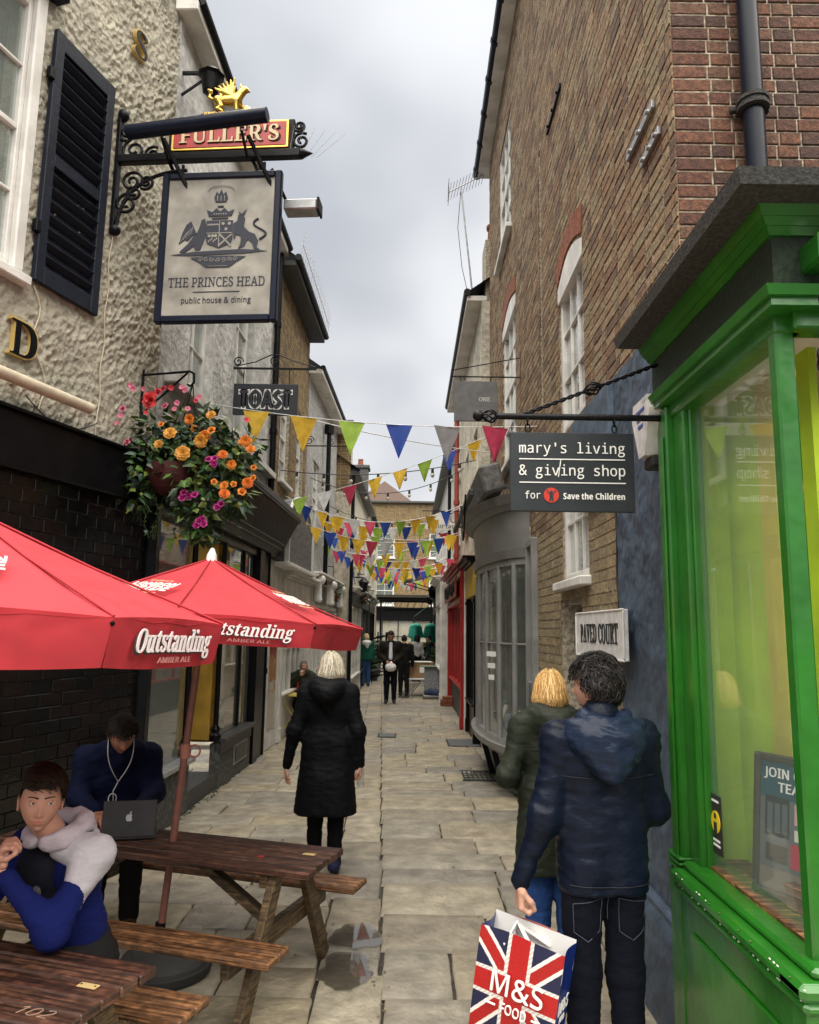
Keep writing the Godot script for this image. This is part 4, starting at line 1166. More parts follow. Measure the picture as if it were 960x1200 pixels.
# ---------------------------------------------------------------- the right side
const RX := Vector3(1.405, 0, -13.0)
func right_row() -> void:
	var L := 9.4
	var F := fr(RX, V3(-0.05, 0, 9.4))        # u runs towards the camera; z = u - 13
	var t := thing("brick_house", "tall brown brick house with white sash windows above the alley", "house")
	var win := [Rect2(6.28, 2.32, 1.0, 2.75), Rect2(1.95, 4.2, 1.42, 2.2), Rect2(1.55, 7.6, 1.45, 1.9)]
	var holes := [Rect2(6.15, 0.0, 0.86, 2.2), Rect2(5.25, 4.25, 0.12, 2.9), Rect2(0.55, 0.0, 3.9, 3.3), Rect2(4.48, 0.0, 0.42, 2.9)]
	holes.append_array(win)
	panels("wall", F, L, 0.0, 10.5, holes, 0.24, M.mortar, t)
	var pal := [Color(0.35, 0.215, 0.115), Color(0.40, 0.275, 0.15), Color(0.29, 0.17, 0.095), Color(0.45, 0.325, 0.19), Color(0.22, 0.14, 0.09), Color(0.38, 0.30, 0.175)]
	var low := [Color(0.43, 0.33, 0.18), Color(0.48, 0.37, 0.21), Color(0.36, 0.27, 0.15), Color(0.4, 0.32, 0.19)]
	bricks(F, L, 0.0, 2.9, holes, {"pal": low, "key": "stock_low", "seed": 12, "indiv": 60, "gap": 0.013}, t)
	bricks(F, L, 2.9, 10.5, holes, {"pal": pal, "key": "brown_brick", "seed": 11, "indiv": 235, "gap": 0.013}, t)
	for i in 3:
		var h: Rect2 = win[i]
		window(F, h.position.x, h.position.y, h.size.x, h.size.y, [3, 3, 3][i], [6, 4, 4][i], M.white_paint, t, {"back": 0.05, "frame": 0.07, "blind": [0.0, 0.6, 0.5][i]})
	# segmental heads: rubbed bricks over a white timber head
	for i in 2:
		var h: Rect2 = win[i]
		var b := MB.new(); b.xf = F
		var pl := PackedVector2Array([Vector2(h.position.x, h.end.y - 0.16), Vector2(h.end.x, h.end.y - 0.16)])
		for k in 9:
			var a := k / 8.0
			pl.append(Vector2(lerpf(h.end.x, h.position.x, a), h.end.y - 0.02 + 0.14 * sin(a * PI)))
		b.extrude(pl, -0.08, 0.012); part("arched_head", b, M.white_paint, t)
		for k in 13:
			var a := (k + 0.5) / 13.0
			var x := lerpf(h.position.x - 0.04, h.end.x + 0.04, a)
			var q := MB.new(); q.xf = F * Transform3D(Basis(V3(0, 0, 1), (0.5 - a) * 0.5), V3(x, h.end.y + 0.12 + 0.14 * sin(a * PI), 0.004))
			q.box(Vector3.ZERO, V3(h.size.x / 13.0 - 0.006, 0.22, 0.03), 0.003)
			part("brick", q, mat("rubbed_%d" % (k % 3), [Color(0.36, 0.11, 0.05), Color(0.32, 0.1, 0.05), Color(0.4, 0.13, 0.06)][k % 3], 0.8, "mottle", 2.0, "n_fine", 1.0, 0.4), t)
	# slot back
	var b := MB.new(); b.xf = F
	b.box(V3(5.31, 5.7, -0.2), V3(0.3, 3.0, 0.02)); part("slot_back", b, M.mortar, t)
	# iron tie plates
	for a in [[8.63, 9.14, 4.84], [8.9, 9.22, 4.62], [5.9, 6.6, 6.95]]:
		var q := MB.new(); q.xf = F
		q.box(V3((a[0] + a[1]) / 2, a[2], 0.02), V3(a[1] - a[0], 0.05, 0.02), 0.004)
		for k in 3: q.cyl(V3(a[0] + (a[1] - a[0]) * (0.15 + 0.35 * k), a[2], 0.028), V3(a[0] + (a[1] - a[0]) * (0.15 + 0.35 * k), a[2], 0.045), 0.016, 0.014, 8)
		part("tie_plate", q, M.steel if a[0] > 7 else M.iron, t)
	# passage doorway
	b = MB.new(); b.xf = F
	b.box(V3(6.58, 1.1, -0.9), V3(1.0, 2.3, 0.05))
	for u in [6.13, 7.03]: b.box(V3(u, 1.1, -0.56), V3(0.05, 2.3, 0.62))
	b.box(V3(6.58, 2.22, -0.56), V3(1.0, 0.04, 0.62))
	part("passage", b, M.mortar, t)
	bricks(fr(F * V3(6.157, 0, -0.24), -F.basis.z), 0.6, 0.0, 2.2, [], {"pal": low, "key": "stock_low", "seed": 15, "indiv": 0}, t)
	b = MB.new(); b.xf = F
	b.box(V3(6.96, 1.1, -0.12), V3(0.09, 2.2, 0.12), 0.008); b.box(V3(6.58, 2.17, -0.12), V3(0.86, 0.07, 0.12), 0.008); part("door_frame", b, M.render_cream, t)
	# eaves, gutter, roof
	b = MB.new(); b.xf = F
	b.box(V3(L / 2 - 0.2, 10.53, 0.05), V3(L + 0.5, 0.1, 0.3), 0.01); part("eaves", b, M.white_paint, t)
	b = MB.new(); b.xf = F
	b.cyl(V3(-0.5, 10.56, 0.2), V3(L, 10.56, 0.2), 0.075, 0.075, 8)
	for i in 12: b.cyl(V3(i * 0.8 - 0.3, 10.56, 0.2), V3(i * 0.8 - 0.22, 10.56, 0.2), 0.088, 0.088, 8)
	part("gutter", b, M.pipe_blue, t)
	b = MB.new(); b.xf = F
	b.quad(V3(-0.5, 10.6, 0.2), V3(L + 0.2, 10.6, 0.2), V3(L + 0.2, 13.0, -3.0), V3(-0.5, 13.0, -3.0)); part("roof", b, M.slate, t)
	# end wall at the far side
	b = MB.new(); b.xf = F
	b.box(V3(0.1, 5.25, -1.6), V3(0.2, 10.5, 2.7)); part("end_wall", b, M.mortar, t)
	# the face that looks at the camera
	var G := fr(V3(1.357, 0, -3.6), V3(1, 0, 0))
	panels("front_wall", G, 2.4, 3.0, 8.0, [], 0.2, M.mortar, t)
	bricks(G, 2.4, 3.05, 6.0, [], {"pal": [Color(0.17, 0.065, 0.035), Color(0.21, 0.085, 0.045), Color(0.13, 0.05, 0.03), Color(0.19, 0.09, 0.05), Color(0.10, 0.045, 0.03)], "key": "red_brick", "seed": 14, "indiv": 300, "gap": 0.009}, t)
	b = MB.new(); b.xf = G
	b.cyl(V3(0.375, 3.3, 0.075), V3(0.375, 7.6, 0.075), 0.052, 0.052, 16, false)
	part("downpipe", b, M.pipe_blue, t)
	b = MB.new(); b.xf = G
	for y in [4.55, 6.35]:
		b.cyl(V3(0.375, y, 0.075), V3(0.375, y + 0.07, 0.075), 0.07, 0.07, 16); b.cyl(V3(0.375, y + 0.005, 0.075), V3(0.375, y + 0.025, 0.075), 0.078, 0.078, 16); b.cyl(V3(0.375, y + 0.045, 0.075), V3(0.375, y + 0.065, 0.075), 0.078, 0.078, 16)
		b.box(V3(0.375, y + 0.035, 0.03), V3(0.2, 0.03, 0.03), 0.004)
	part("pipe_collar", b, M.lead, t)
	blue_wall(F)
	bay_shop(F)
	right_far()

func blue_wall(F: Transform3D) -> void:
	# lumpy dark blue rendered wall between the green shop and the bricks
	var t := thing("blue_wall", "dark blue painted rendered wall between green shop and bare bricks", "wall")
	var hn := FastNoiseLite.new(); hn.seed = 31; hn.frequency = 2.4; hn.fractal_octaves = 4
	var b := MB.new(); b.xf = F
	var u0 := 8.19; var u1 := 9.36
	b.grid(40, 110, func(u: float, v: float) -> Vector3:
		var x := lerpf(u0, u1, u); var y := v * 3.55
		return V3(x, y, 0.035 + 0.018 * hn.get_noise_2d(x, y * 0.6) + 0.006 * hn.get_noise_2d(x * 5, y * 5)))
	b.box(V3((u0 + u1) / 2, 1.775, 0.0), V3(u1 - u0, 3.55, 0.04))
	part("render", b, M.blue_wall, t)
	b = MB.new(); b.xf = F
	b.grid(24, 8, func(u: float, v: float) -> Vector3:
		var x := lerpf(u0, u1, u); var y := v * 0.56
		return V3(x, y, 0.1 + 0.008 * hn.get_noise_2d(x * 2, y * 2) - (0.06 if v > 0.97 else 0.0)))
	b.box(V3((u0 + u1) / 2, 0.28, 0.04), V3(u1 - u0, 0.54, 0.08), 0.01)
	part("plinth", b, M.blue_wall, t)
	b = MB.new(); b.xf = F
	b.box(V3(7.6, 3.2, 0.04), V3(1.16, 0.7, 0.06), 0.006); part("board", b, M.blue_board, t)
	b = MB.new(); b.xf = F
	var pts := PackedVector3Array()
	for i in 12: pts.append(V3(u0 - 0.03 + 0.012 * sin(i * 2.0), 3.5 - i * 0.14, 0.03))
	b.tube(pts, 0.008, 5); part("cable", b, M.cable, t)
	# street name plate
	var s := thing("street_name_plate", "white street name plate with black PAVED COURT lettering", "sign")
	b = MB.new(); b.xf = F
	b.box(V3(7.93, 1.885, 0.1), V3(1.28, 0.3, 0.03), 0.004); part("plate", b, M.white_plastic, s)
	b = MB.new(); b.xf = F
	for v in [1.737, 2.033]: b.box(V3(7.93, v, 0.115), V3(1.28, 0.012, 0.012), 0.003)
	for u in [7.293, 8.567]: b.box(V3(u, 1.885, 0.115), V3(0.012, 0.28, 0.012), 0.003)
	part("rim", b, M.white_paint, s)
	text("PAVED COURT", "serifbold", 0.125, F * Transform3D(Basis(), V3(7.95, 1.89, 0.118)), M.cable, s, 1.0, 0.004)
	# small alarm box on a bracket
	var a := thing("alarm_box", "white wedge shaped burglar alarm box on the blue wall", "alarm")
	b = MB.new(); b.xf = F * Transform3D(Basis(), V3(9.2, 2.95, 0.06))
	b.extrude(PackedVector2Array([Vector2(-0.12, 0.14), Vector2(-0.15, 0.06), Vector2(-0.05, -0.16), Vector2(0.05, -0.16), Vector2(0.15, 0.06), Vector2(0.12, 0.14)]), 0, 0.11); part("cover", b, M.white_plastic, a)
	b = MB.new(); b.xf = F * Transform3D(Basis(), V3(9.2, 2.95, 0.06))
	b.box(V3(0, -0.19, 0.04), V3(0.14, 0.06, 0.08), 0.01); part("base", b, M.cable, a)
	for i in 3:
		b = MB.new(); b.xf = F * Transform3D(Basis(), V3(9.2, 3.03 - i * 0.04, 0.172)); b.box(Vector3.ZERO, V3(0.14 - 0.03 * i, 0.018, 0.003)); part("print", b, mat("ink_blue", Color(0.05, 0.09, 0.3), 0.5), a)

func bay_shop(F: Transform3D) -> void:
	# curved grey bay window; the plan is half an ellipse from u = 0.75 to 4.3
	var t := thing("bay_window_shop", "grey shop with a curved bow window and curved fascia", "shopfront")
	var uc := 2.45; var a := 1.85; var d := 0.4
	var arc := func(k: float, off: float, y: float) -> Vector3:
		var th := PI * k
		return V3(uc - (a + off) * cos(th), y, (d + off) * sin(th))
	var ring := func(called: String, y0: float, y1: float, o0: float, o1: float, m: Material) -> void:
		var b := MB.new(); b.xf = F
		b.grid(28, 1, func(u: float, v: float) -> Vector3: return arc.call(u, lerpf(o0, o1, v), lerpf(y0, y1, v)))
		b.grid(28, 1, func(u: float, v: float) -> Vector3: return arc.call(u, lerpf(o1, -0.25, v), y1))
		b.grid(28, 1, func(u: float, v: float) -> Vector3: return arc.call(u, lerpf(-0.25, o0, v), y0))
		part(called, b, m, t)
	var g: Material = M.grey_shop
	ring.call("base_ring", 0.44, 0.52, -0.05, 0.06, g)
	ring.call("sill", 0.52, 0.60, 0.08, 0.10, g)
	ring.call("sill_upper", 0.60, 0.66, 0.04, 0.02, g)
	ring.call("plinth", 0.0, 0.44, -0.22, -0.14, M.black_paint)
	ring.call("head", 2.66, 2.74, 0.02, 0.02, g)
	ring.call("architrave", 2.74, 2.84, 0.05, 0.08, g)
	ring.call("fascia", 2.84, 3.3, 0.03, 0.07, g)
	ring.call("cornice_bed", 3.3, 3.36, 0.1, 0.16, g)
	ring.call("cornice", 3.36, 3.46, 0.2, 0.26, g)
	for i in 9:
		var k := i / 8.0
		var b := MB.new(); b.xf = F
		var p: Vector3 = arc.call(k, 0.0, 1.66)
		b.cyl(V3(p.x, 0.64, p.z), V3(p.x, 2.68, p.z), 0.034, 0.034, 8); part("mullion", b, g, t)
	for i in 8:
		var b := MB.new(); b.xf = F
		var i0 := float(i) / 8; var i1 := float(i + 1) / 8
		b.grid(3, 1, func(u: float, v: float) -> Vector3: return arc.call(lerpf(i0, i1, u), -0.01, lerpf(0.65, 2.67, v)))
		part("pane", b, M.pane_shop, t)
		var b2 := MB.new(); b2.xf = F
		b2.tube(PackedVector3Array([arc.call(i0, 0.0, 1.75), arc.call((i0 + i1) / 2, 0.0, 1.75), arc.call(i1, 0.0, 1.75)]), 0.014, 6); part("transom", b2, g, t)
	for i in 5:
		var k := 0.15 + i * 0.17
		var p: Vector3 = arc.call(k, -0.05, 0.3); var b := MB.new(); b.xf = F
		b.bar(V3(p.x, 0.02, p.z - 0.12), V3(p.x, 0.44, p.z), 0.06, 0.07); part("bracket", b, M.iron, t)
	var b := MB.new(); b.xf = F
	part("display_back", room_box(F, 0.62, 0.6, 3.66, 2.14, 0.0, 1.0), M.room_grey, t)
	# door beside the bay
	b = MB.new(); b.xf = F
	for u in [4.46, 4.88]: b.box(V3(u, 1.45, 0.02), V3(0.08, 2.9, 0.1), 0.008)
	b.box(V3(4.67, 2.86, 0.02), V3(0.34, 0.08, 0.1), 0.008); part("door_frame", b, g, t)
	b = MB.new(); b.xf = F
	b.box(V3(4.67, 1.4, -0.03), V3(0.34, 2.8, 0.05), 0.006); part("door", b, M.grey_board, t)
	b = MB.new(); b.xf = F
	b.tube(PackedVector3Array([V3(4.56, 1.35, 0.0), V3(4.56, 1.35, 0.06), V3(4.56, 1.0, 0.06), V3(4.56, 1.0, 0.0)]), 0.012, 6); part("door_handle", b, M.steel, t)
	for i in 3:
		b = MB.new(); b.xf = F * Transform3D(Basis(Vector3.UP, 0.5), V3(3.55, 1.62 - i * 0.14, 0.36)); b.box(Vector3.ZERO, V3(0.2 - 0.04 * i, 0.06, 0.003)); part("window_mark", b, M.ink_white, t)
	# books in the window
	for i in 7:
		var q := thing("window_book", ["cream", "dark green", "ochre", "white", "navy", "sand coloured", "dark red"][i] + " book leaning in the curved bow window", "book", Vector3.ZERO, 0, "books in the bow window")
		b = MB.new(); b.xf = F * Transform3D(Basis(Vector3.RIGHT, -0.4) * Basis(V3(0, 0, 1), 0.1 * i - 0.3), V3(1.6 + i * 0.36, 0.77 + 0.05 * (i % 2), 0.12 - 0.04 * absf(i - 3)))
		b.box(Vector3.ZERO, V3(0.17, 0.24, 0.025), 0.003)
		part("cover", b, mat("book_%d" % i, [Color(0.6, 0.55, 0.45), Color(0.08, 0.18, 0.1), Color(0.5, 0.4, 0.1), Color(0.65, 0.65, 0.6), Color(0.1, 0.15, 0.25), Color(0.55, 0.5, 0.3), Color(0.3, 0.08, 0.06)][i], 0.5), q)
	# folded awning cassette
	var aw := thing("awning_box", "folded dark grey awning cassette above the bow window", "awning")
	b = MB.new(); b.xf = F * Transform3D(Basis(Vector3.RIGHT, 0.25), V3(2.5, 3.68, 0.42))
	b.box(Vector3.ZERO, V3(3.5, 0.34, 0.26), 0.03); part("cassette", b, M.grey_board, aw)
	b = MB.new(); b.xf = F
	b.box(V3(2.5, 3.5, 0.66), V3(3.5, 0.08, 0.06), 0.01)
	for u in [0.85, 4.15]: b.bar(V3(u, 3.6, 0.0), V3(u, 3.55, 0.6), 0.03, 0.04)
	part("front_rail", b, M.grey_dark, aw)
	b = MB.new(); b.xf = F
	var pts := PackedVector3Array()
	for i in 15: pts.append(V3(4.1 - i * 0.06, 3.5 - 0.5 * sin(i / 14.0 * PI) , 0.72))
	b.tube(pts, 0.012, 5); part("chain", b, M.iron, aw)
	# grey projecting sign
	var s := thing("grey_hanging_sign", "plain grey square hanging sign with small white ONE lettering", "sign")
	b = MB.new()
	b.box(V3(0.81, 4.74, -9.2), V3(0.54, 0.52, 0.03), 0.004); part("board", b, mat("sign_grey", Color(0.16, 0.16, 0.16), 0.5, "soft", 2.0), s)
	text("ONE", "serif", 0.05, Transform3D(Basis(), V3(0.92, 4.76, -9.18)), M.ink_white, s, 0.0, 0.003)
	b = MB.new()
	b.bar(V3(0.5, 5.06, -9.2), V3(1.39, 5.06, -9.2), 0.014, 0.014); b.bar(V3(0.5, 5.14, -9.2), V3(1.39, 5.32, -9.2), 0.01, 0.01); b.bar(V3(1.385, 4.95, -9.2), V3(1.385, 5.4, -9.2), 0.016, 0.02)
	for x in [0.62, 1.0]: b.cyl(V3(x, 5.0, -9.2), V3(x, 5.06, -9.2), 0.005, 0.005, 5)
	part("bracket", b, M.iron, s)

func right_far() -> void:
	var F := fr(V3(1.25, 0, -36.0), V3(-0.0008, 0, 1))     # u = z + 36, up to 23 at z = -13
	# cream house with the aerial
	var t := thing("cream_gutter_house", "cream rendered house with dark gutter and red downpipe", "house")
	var hs := [Rect2(16.6, 4.0, 0.9, 1.7), Rect2(19.2, 4.0, 0.9, 1.7), Rect2(21.3, 4.0, 0.9, 1.7)]
	var U := Transform3D(Basis(), V3(0, 0, -0.02))
	panels("wall", F * Transform3D(Basis(), V3(15.8, 0, -0.02)), 7.2, 0.0, 7.8, hs.map(func(h: Rect2) -> Rect2: return Rect2(h.position - Vector2(15.8, 0), h.size)), 0.3, M.render_cream, t)
	for h in hs: window(F * U, h.position.x, h.position.y, h.size.x, h.size.y, 2, 4, M.white_paint, t, {"back": 0.1, "blind": 0.4})
	var b := MB.new(); b.xf = F
	b.box(V3(19.4, 7.85, 0.06), V3(7.2, 0.1, 0.36), 0.01); part("eaves", b, M.white_paint, t)
	b = MB.new(); b.xf = F
	b.cyl(V3(15.8, 7.95, 0.24), V3(23.05, 7.95, 0.24), 0.065, 0.065, 8); part("gutter", b, M.iron, t)
	b = MB.new(); b.xf = F
	b.quad(V3(15.8, 7.95, 0.24), V3(23.05, 7.95, 0.24), V3(23.05, 10.0, -2.6), V3(15.8, 10.0, -2.6)); part("roof", b, M.slate, t)
	b = MB.new(); b.xf = F
	b.cyl(V3(17.9, 2.9, 0.1), V3(17.9, 7.8, 0.1), 0.055, 0.055, 10)
	for y in [3.6, 4.9, 6.2, 7.5]: b.cyl(V3(17.9, y, 0.1), V3(17.9, y + 0.1, 0.1), 0.075, 0.075, 10)
	part("downpipe", b, M.red_pipe, t)
	b = MB.new(); b.xf = F
	b.box(V3(22.6, 8.4, -0.35), V3(0.6, 1.3, 0.5), 0.01); part("chimney_stack", b, M.mortar, t)
	b = MB.new(); b.xf = F * Transform3D(Basis(), V3(22.6, 9.05, -0.3))
	b.lathe([Vector2(0.14, 0), Vector2(0.12, 0.3), Vector2(0.13, 0.34), Vector2(0.15, 0.36), Vector2(0.15, 0.42), Vector2(0.11, 0.42)], 12); part("chimney_pot", b, M.terracotta, t)
	# aerial
	var ae := thing("tv_aerial", "thin television aerial on a mast above the cream house", "aerial")
	b = MB.new()
	var foot := V3(1.13, 8.0, -13.4); var tip := V3(0.9, 10.25, -13.4)
	b.cyl(foot, tip, 0.018, 0.016, 6); part("mast", b, M.alu, ae)
	b = MB.new()
	var bo := tip + V3(-0.22, -0.08, 0.0); var be := tip + V3(0.42, 0.22, 0.1)
	b.cyl(bo, be, 0.01, 0.01, 5)
	for i in 12:
		var p := bo.lerp(be, i / 11.0)
		b.cyl(p + V3(-0.03, -0.1, -0.15), p + V3(0.03, 0.1, 0.15), 0.005, 0.005, 4)
	for i in 5: b.cyl(bo + V3(-0.02, -0.16 + i * 0.08, -0.2), bo + V3(-0.02, -0.16 + i * 0.08, 0.2), 0.005, 0.005, 4)
	part("yagi", b, M.alu, ae)
	b = MB.new()
	b.tube(PackedVector3Array([tip, tip + V3(-0.06, -0.8, 0), tip + V3(0.02, -1.6, 0), foot + V3(-0.05, -0.1, 0)]), 0.006, 4); part("lead", b, M.cable, ae)
	# yellow and black shop, red shop, white bay, black shop, teal shop
	var y := thing("yellow_sign_shop", "narrow black shop with yellow fascia next to the bow window", "shopfront")
	shop(y, F, 20.95, 1.85, {"mat": M.black_paint, "fascia": M.yellow_shop, "lights": 3, "rows": 1, "sill": 0.6, "head": 2.5, "top": 3.05, "deep": 1.0})
	var wp := MB.new(); wp.xf = F
	wp.cyl(V3(20.88, 0, 0.09), V3(20.88, 3.2, 0.09), 0.04, 0.04, 8); part("white_pipe", wp, M.white_paint, y)
	var r := thing("red_shop", "glossy red wooden shopfront with carved red fascia", "shopfront")
	shop(r, F * Transform3D(Basis(), V3(0, 0, 0.03)), 15.75, 5.05, {"mat": M.red_shop, "lights": 4, "rows": 1, "sill": 0.7, "head": 2.45, "top": 3.1, "proj": 0.14, "riser": M.grey_dark, "deep": 0.8})
	b = MB.new(); b.xf = F
	b.box(V3(18.3, 2.78, 0.27), V3(4.6, 0.42, 0.03), 0.01); part("name_board", b, mat("red_dark", Color(0.2, 0.012, 0.012), 0.4), r)
	for i in 14:
		b = MB.new(); b.xf = F
		scroll(b, V3(16.4 + i * 0.29, 2.78, 0.29), Vector3.RIGHT, Vector3.UP, 0.15, 1.6, i, 0.02); part("carving", b, M.black_paint, r)
	var w := thing("white_bay_shop", "white painted bay window shop hung with colourful goods", "shopfront")
	shop(w, F * Transform3D(Basis(), V3(0, 0, 0.28)), 12.3, 3.2, {"mat": M.white_paint, "lights": 3, "rows": 2, "sill": 0.85, "head": 2.6, "top": 3.2, "deep": 0.9})
	b = MB.new(); b.xf = F
	b.box(V3(15.52, 1.6, 0.1), V3(0.1, 3.2, 0.5), 0.01); part("side_cheek", b, M.white_paint, w)
	for u in [12.3, 15.5]:
		b = MB.new(); b.xf = F
		b.box(V3(u, 1.65, 0.15), V3(0.05, 3.1, 0.3)); part("return", b, M.white_paint, w)
	for i in 6:
		var q := thing("hanging_goods", ["lime scarf hung in the white bay shop window", "brown bag hung in the white bay shop window", "pale jacket hung in the white bay shop window", "dark red bag on the white bay shop's floor", "white vase in the white bay shop window", "teal cushion in the white bay shop window"][i], ["scarf", "bag", "jacket", "bag", "vase", "cushion"][i])
		b = MB.new(); b.xf = F * Transform3D(Basis(V3(0, 0, 1), [0.25, 0.0, 0.1, 0.0, 0.0, 0.2][i]), V3(15.1 - i * 0.42, [2.0, 1.9, 1.75, 1.1, 1.15, 1.2][i], 0.1))
		match i:
			0: b.box(Vector3.ZERO, V3(0.07, 0.85, 0.04), 0.015)
			1: b.ball(Vector3.ZERO, V3(0.14, 0.2, 0.08)); b.tube(PackedVector3Array([V3(-0.1, 0.12, 0), V3(0, 0.4, 0), V3(0.1, 0.12, 0)]), 0.01, 5)
			2: nets(b, [[V3(0, 0.2, 0), V3(0, -0.25, 0), 0.1, 0.12], [V3(-0.08, 0.2, 0), V3(-0.2, -0.15, 0), 0.05, 0.04], [V3(0.08, 0.2, 0), V3(0.2, -0.15, 0), 0.05, 0.04]], 0.03, 0.02)
			3: b.ball(Vector3.ZERO, V3(0.16, 0.14, 0.1)); b.tube(PackedVector3Array([V3(-0.1, 0.1, 0), V3(0, 0.26, 0), V3(0.1, 0.1, 0)]), 0.01, 5)
			4: b.lathe([Vector2(0.05, -0.2), Vector2(0.1, -0.1), Vector2(0.09, 0.05), Vector2(0.04, 0.12), Vector2(0.06, 0.2)], 12)
			5: b.ball(Vector3.ZERO, V3(0.18, 0.18, 0.07))
		part(["fabric", "body", "fabric", "body", "body", "cover"][i], b, mat("goods_%d" % i, [Color(0.45, 0.6, 0.03), Color(0.3, 0.18, 0.07), Color(0.5, 0.48, 0.45), Color(0.25, 0.02, 0.03), Color(0.65, 0.65, 0.62), Color(0.04, 0.25, 0.22)][i], 0.7), q)
	# house over the white and black shops
	var h2 := thing("pale_house", "pale rendered house over the white bay shop", "house")
	var hh := [Rect2(12.6, 3.9, 0.9, 1.5), Rect2(9.6, 3.9, 0.9, 1.5), Rect2(6.0, 3.9, 0.9, 1.5), Rect2(3.0, 3.9, 0.9, 1.5)]
	panels("wall", F * Transform3D(Basis(), V3(0, 0, -0.03)), 15.8, 0.0, 7.0, hh, 0.3, M.render_white, h2)
	for h in hh: window(F * U, h.position.x, h.position.y, h.size.x, h.size.y, 2, 3, M.white_paint, h2, {"back": 0.1})
	b = MB.new(); b.xf = F
	b.box(V3(7.9, 7.05, 0.06), V3(15.8, 0.1, 0.34), 0.01); part("eaves", b, M.grey_dark, h2)
	b = MB.new(); b.xf = F
	b.quad(V3(0, 7.1, 0.24), V3(15.8, 7.1, 0.24), V3(15.8, 8.8, -2.4), V3(0, 8.8, -2.4)); part("roof", b, M.slate, h2)
	b = MB.new(); b.xf = F
	b.box(V3(15.2, 7.75, -0.25), V3(0.7, 1.2, 0.5), 0.01); part("chimney_stack", b, M.render_cream, h2)
	b = MB.new(); b.xf = F
	b.cyl(V3(14.6, 3.3, 0.1), V3(14.6, 7.0, 0.1), 0.05, 0.05, 8); part("downpipe", b, M.iron, h2)
	var k := thing("black_shop", "black shopfront with teal glazed door beyond the white bay", "shopfront")
	shop(k, F * Transform3D(Basis(), V3(0, 0, 0.15)), 8.6, 3.5, {"mat": M.black_paint, "lights": 4, "rows": 2, "sill": 0.5, "head": 2.55, "top": 3.1, "deep": 0.5, "room": mat("pale_green", Color(0.2, 0.32, 0.25), 0.7)})
	var k2 := thing("dark_green_shop", "dark green shopfront with awning near the alley's end", "shopfront")
	shop(k2, F * Transform3D(Basis(), V3(0, 0, 0.1)), 4.2, 4.2, {"mat": mat("bottle_green", Color(0.02, 0.06, 0.055), 0.45, "soft", 1.0), "lights": 4, "rows": 2, "sill": 0.5, "head": 2.5, "top": 3.0, "deep": 1.0})
	var aw := thing("green_awning", "dark green canvas awning leaning over the alley", "awning")
	b = MB.new(); b.xf = F
	b.grid(10, 6, func(u: float, v: float) -> Vector3: return V3(5.4 + u * 2.6, 3.0 - 0.62 * v + 0.02 * sin(u * 18.0) * v, 0.22 + v * 0.8))
	b.grid(10, 1, func(u: float, v: float) -> Vector3: return V3(5.4 + u * 2.6, 2.38 - 0.16 * v, 1.02))
	part("canvas", b, mat("canvas_green", Color(0.015, 0.08, 0.07), 0.8, "soft", 2.0), aw)
	b = MB.new(); b.xf = F
	for u in [5.4, 8.0]: b.cyl(V3(u, 2.3, 0.15), V3(u, 2.4, 1.02), 0.015, 0.015, 5)
	part("arm", b, M.iron, aw)
	var a2 := thing("striped_awning", "small black and white awning sloping over the white bay shop", "awning")
	for i in 9:
		b = MB.new(); b.xf = F
		b.grid(1, 3, func(u: float, v: float) -> Vector3: return V3(10.2 + (i + u) * 0.22, 3.75 - 0.32 * v, 0.2 + v * 1.15))
		part("canvas_strip", b, M.black_paint if i % 2 else M.white_paint, a2)
	b = MB.new(); b.xf = F
	b.bar(V3(10.2, 3.42, 1.36), V3(12.2, 3.42, 1.36), 0.05, 0.09); for u in [10.25, 12.15]: b.cyl(V3(u, 3.1, 0.2), V3(u, 3.42, 1.36), 0.015, 0.015, 5)
	part("front_rail", b, M.iron, a2)
	# oval projecting sign
	var os := thing("oval_sign", "white oval hanging sign with thin black script lettering", "sign")
	b = MB.new(); b.xf = Transform3D(Basis(), V3(0.75, 4.35, -18.0))
	var ov := PackedVector2Array()
	for i in 24: ov.append(Vector2(0.46 * cos(TAU * i / 24), 0.1 * sin(TAU * i / 24)))
	b.extrude(ov, -0.02, 0.02)
	ov = PackedVector2Array()
	for i in 16: ov.append(Vector2(0.24 * cos(PI * i / 15), 0.09 + 0.24 * sin(PI * i / 15)))
	b.extrude(ov, -0.02, 0.015); part("board", b, M.white_paint, os)
	text("tit for tat", "serif", 0.1, Transform3D(Basis(), V3(0.75, 4.35, -17.975)), M.cable, os, 0.62, 0.004, 0.0, 0.2)
	b = MB.new()
	b.bar(V3(0.3, 4.72, -18.0), V3(1.25, 4.72, -18.0), 0.02, 0.02); for x in [0.6, 0.9]: b.cyl(V3(x, 4.45, -18), V3(x, 4.72, -18), 0.008, 0.008, 5)
	b.tube(PackedVector3Array([V3(0.9, 4.55, -18), V3(1.1, 4.4, -18), V3(1.25, 4.36, -18)]), 0.01, 5)
	part("bracket", b, M.iron, os)

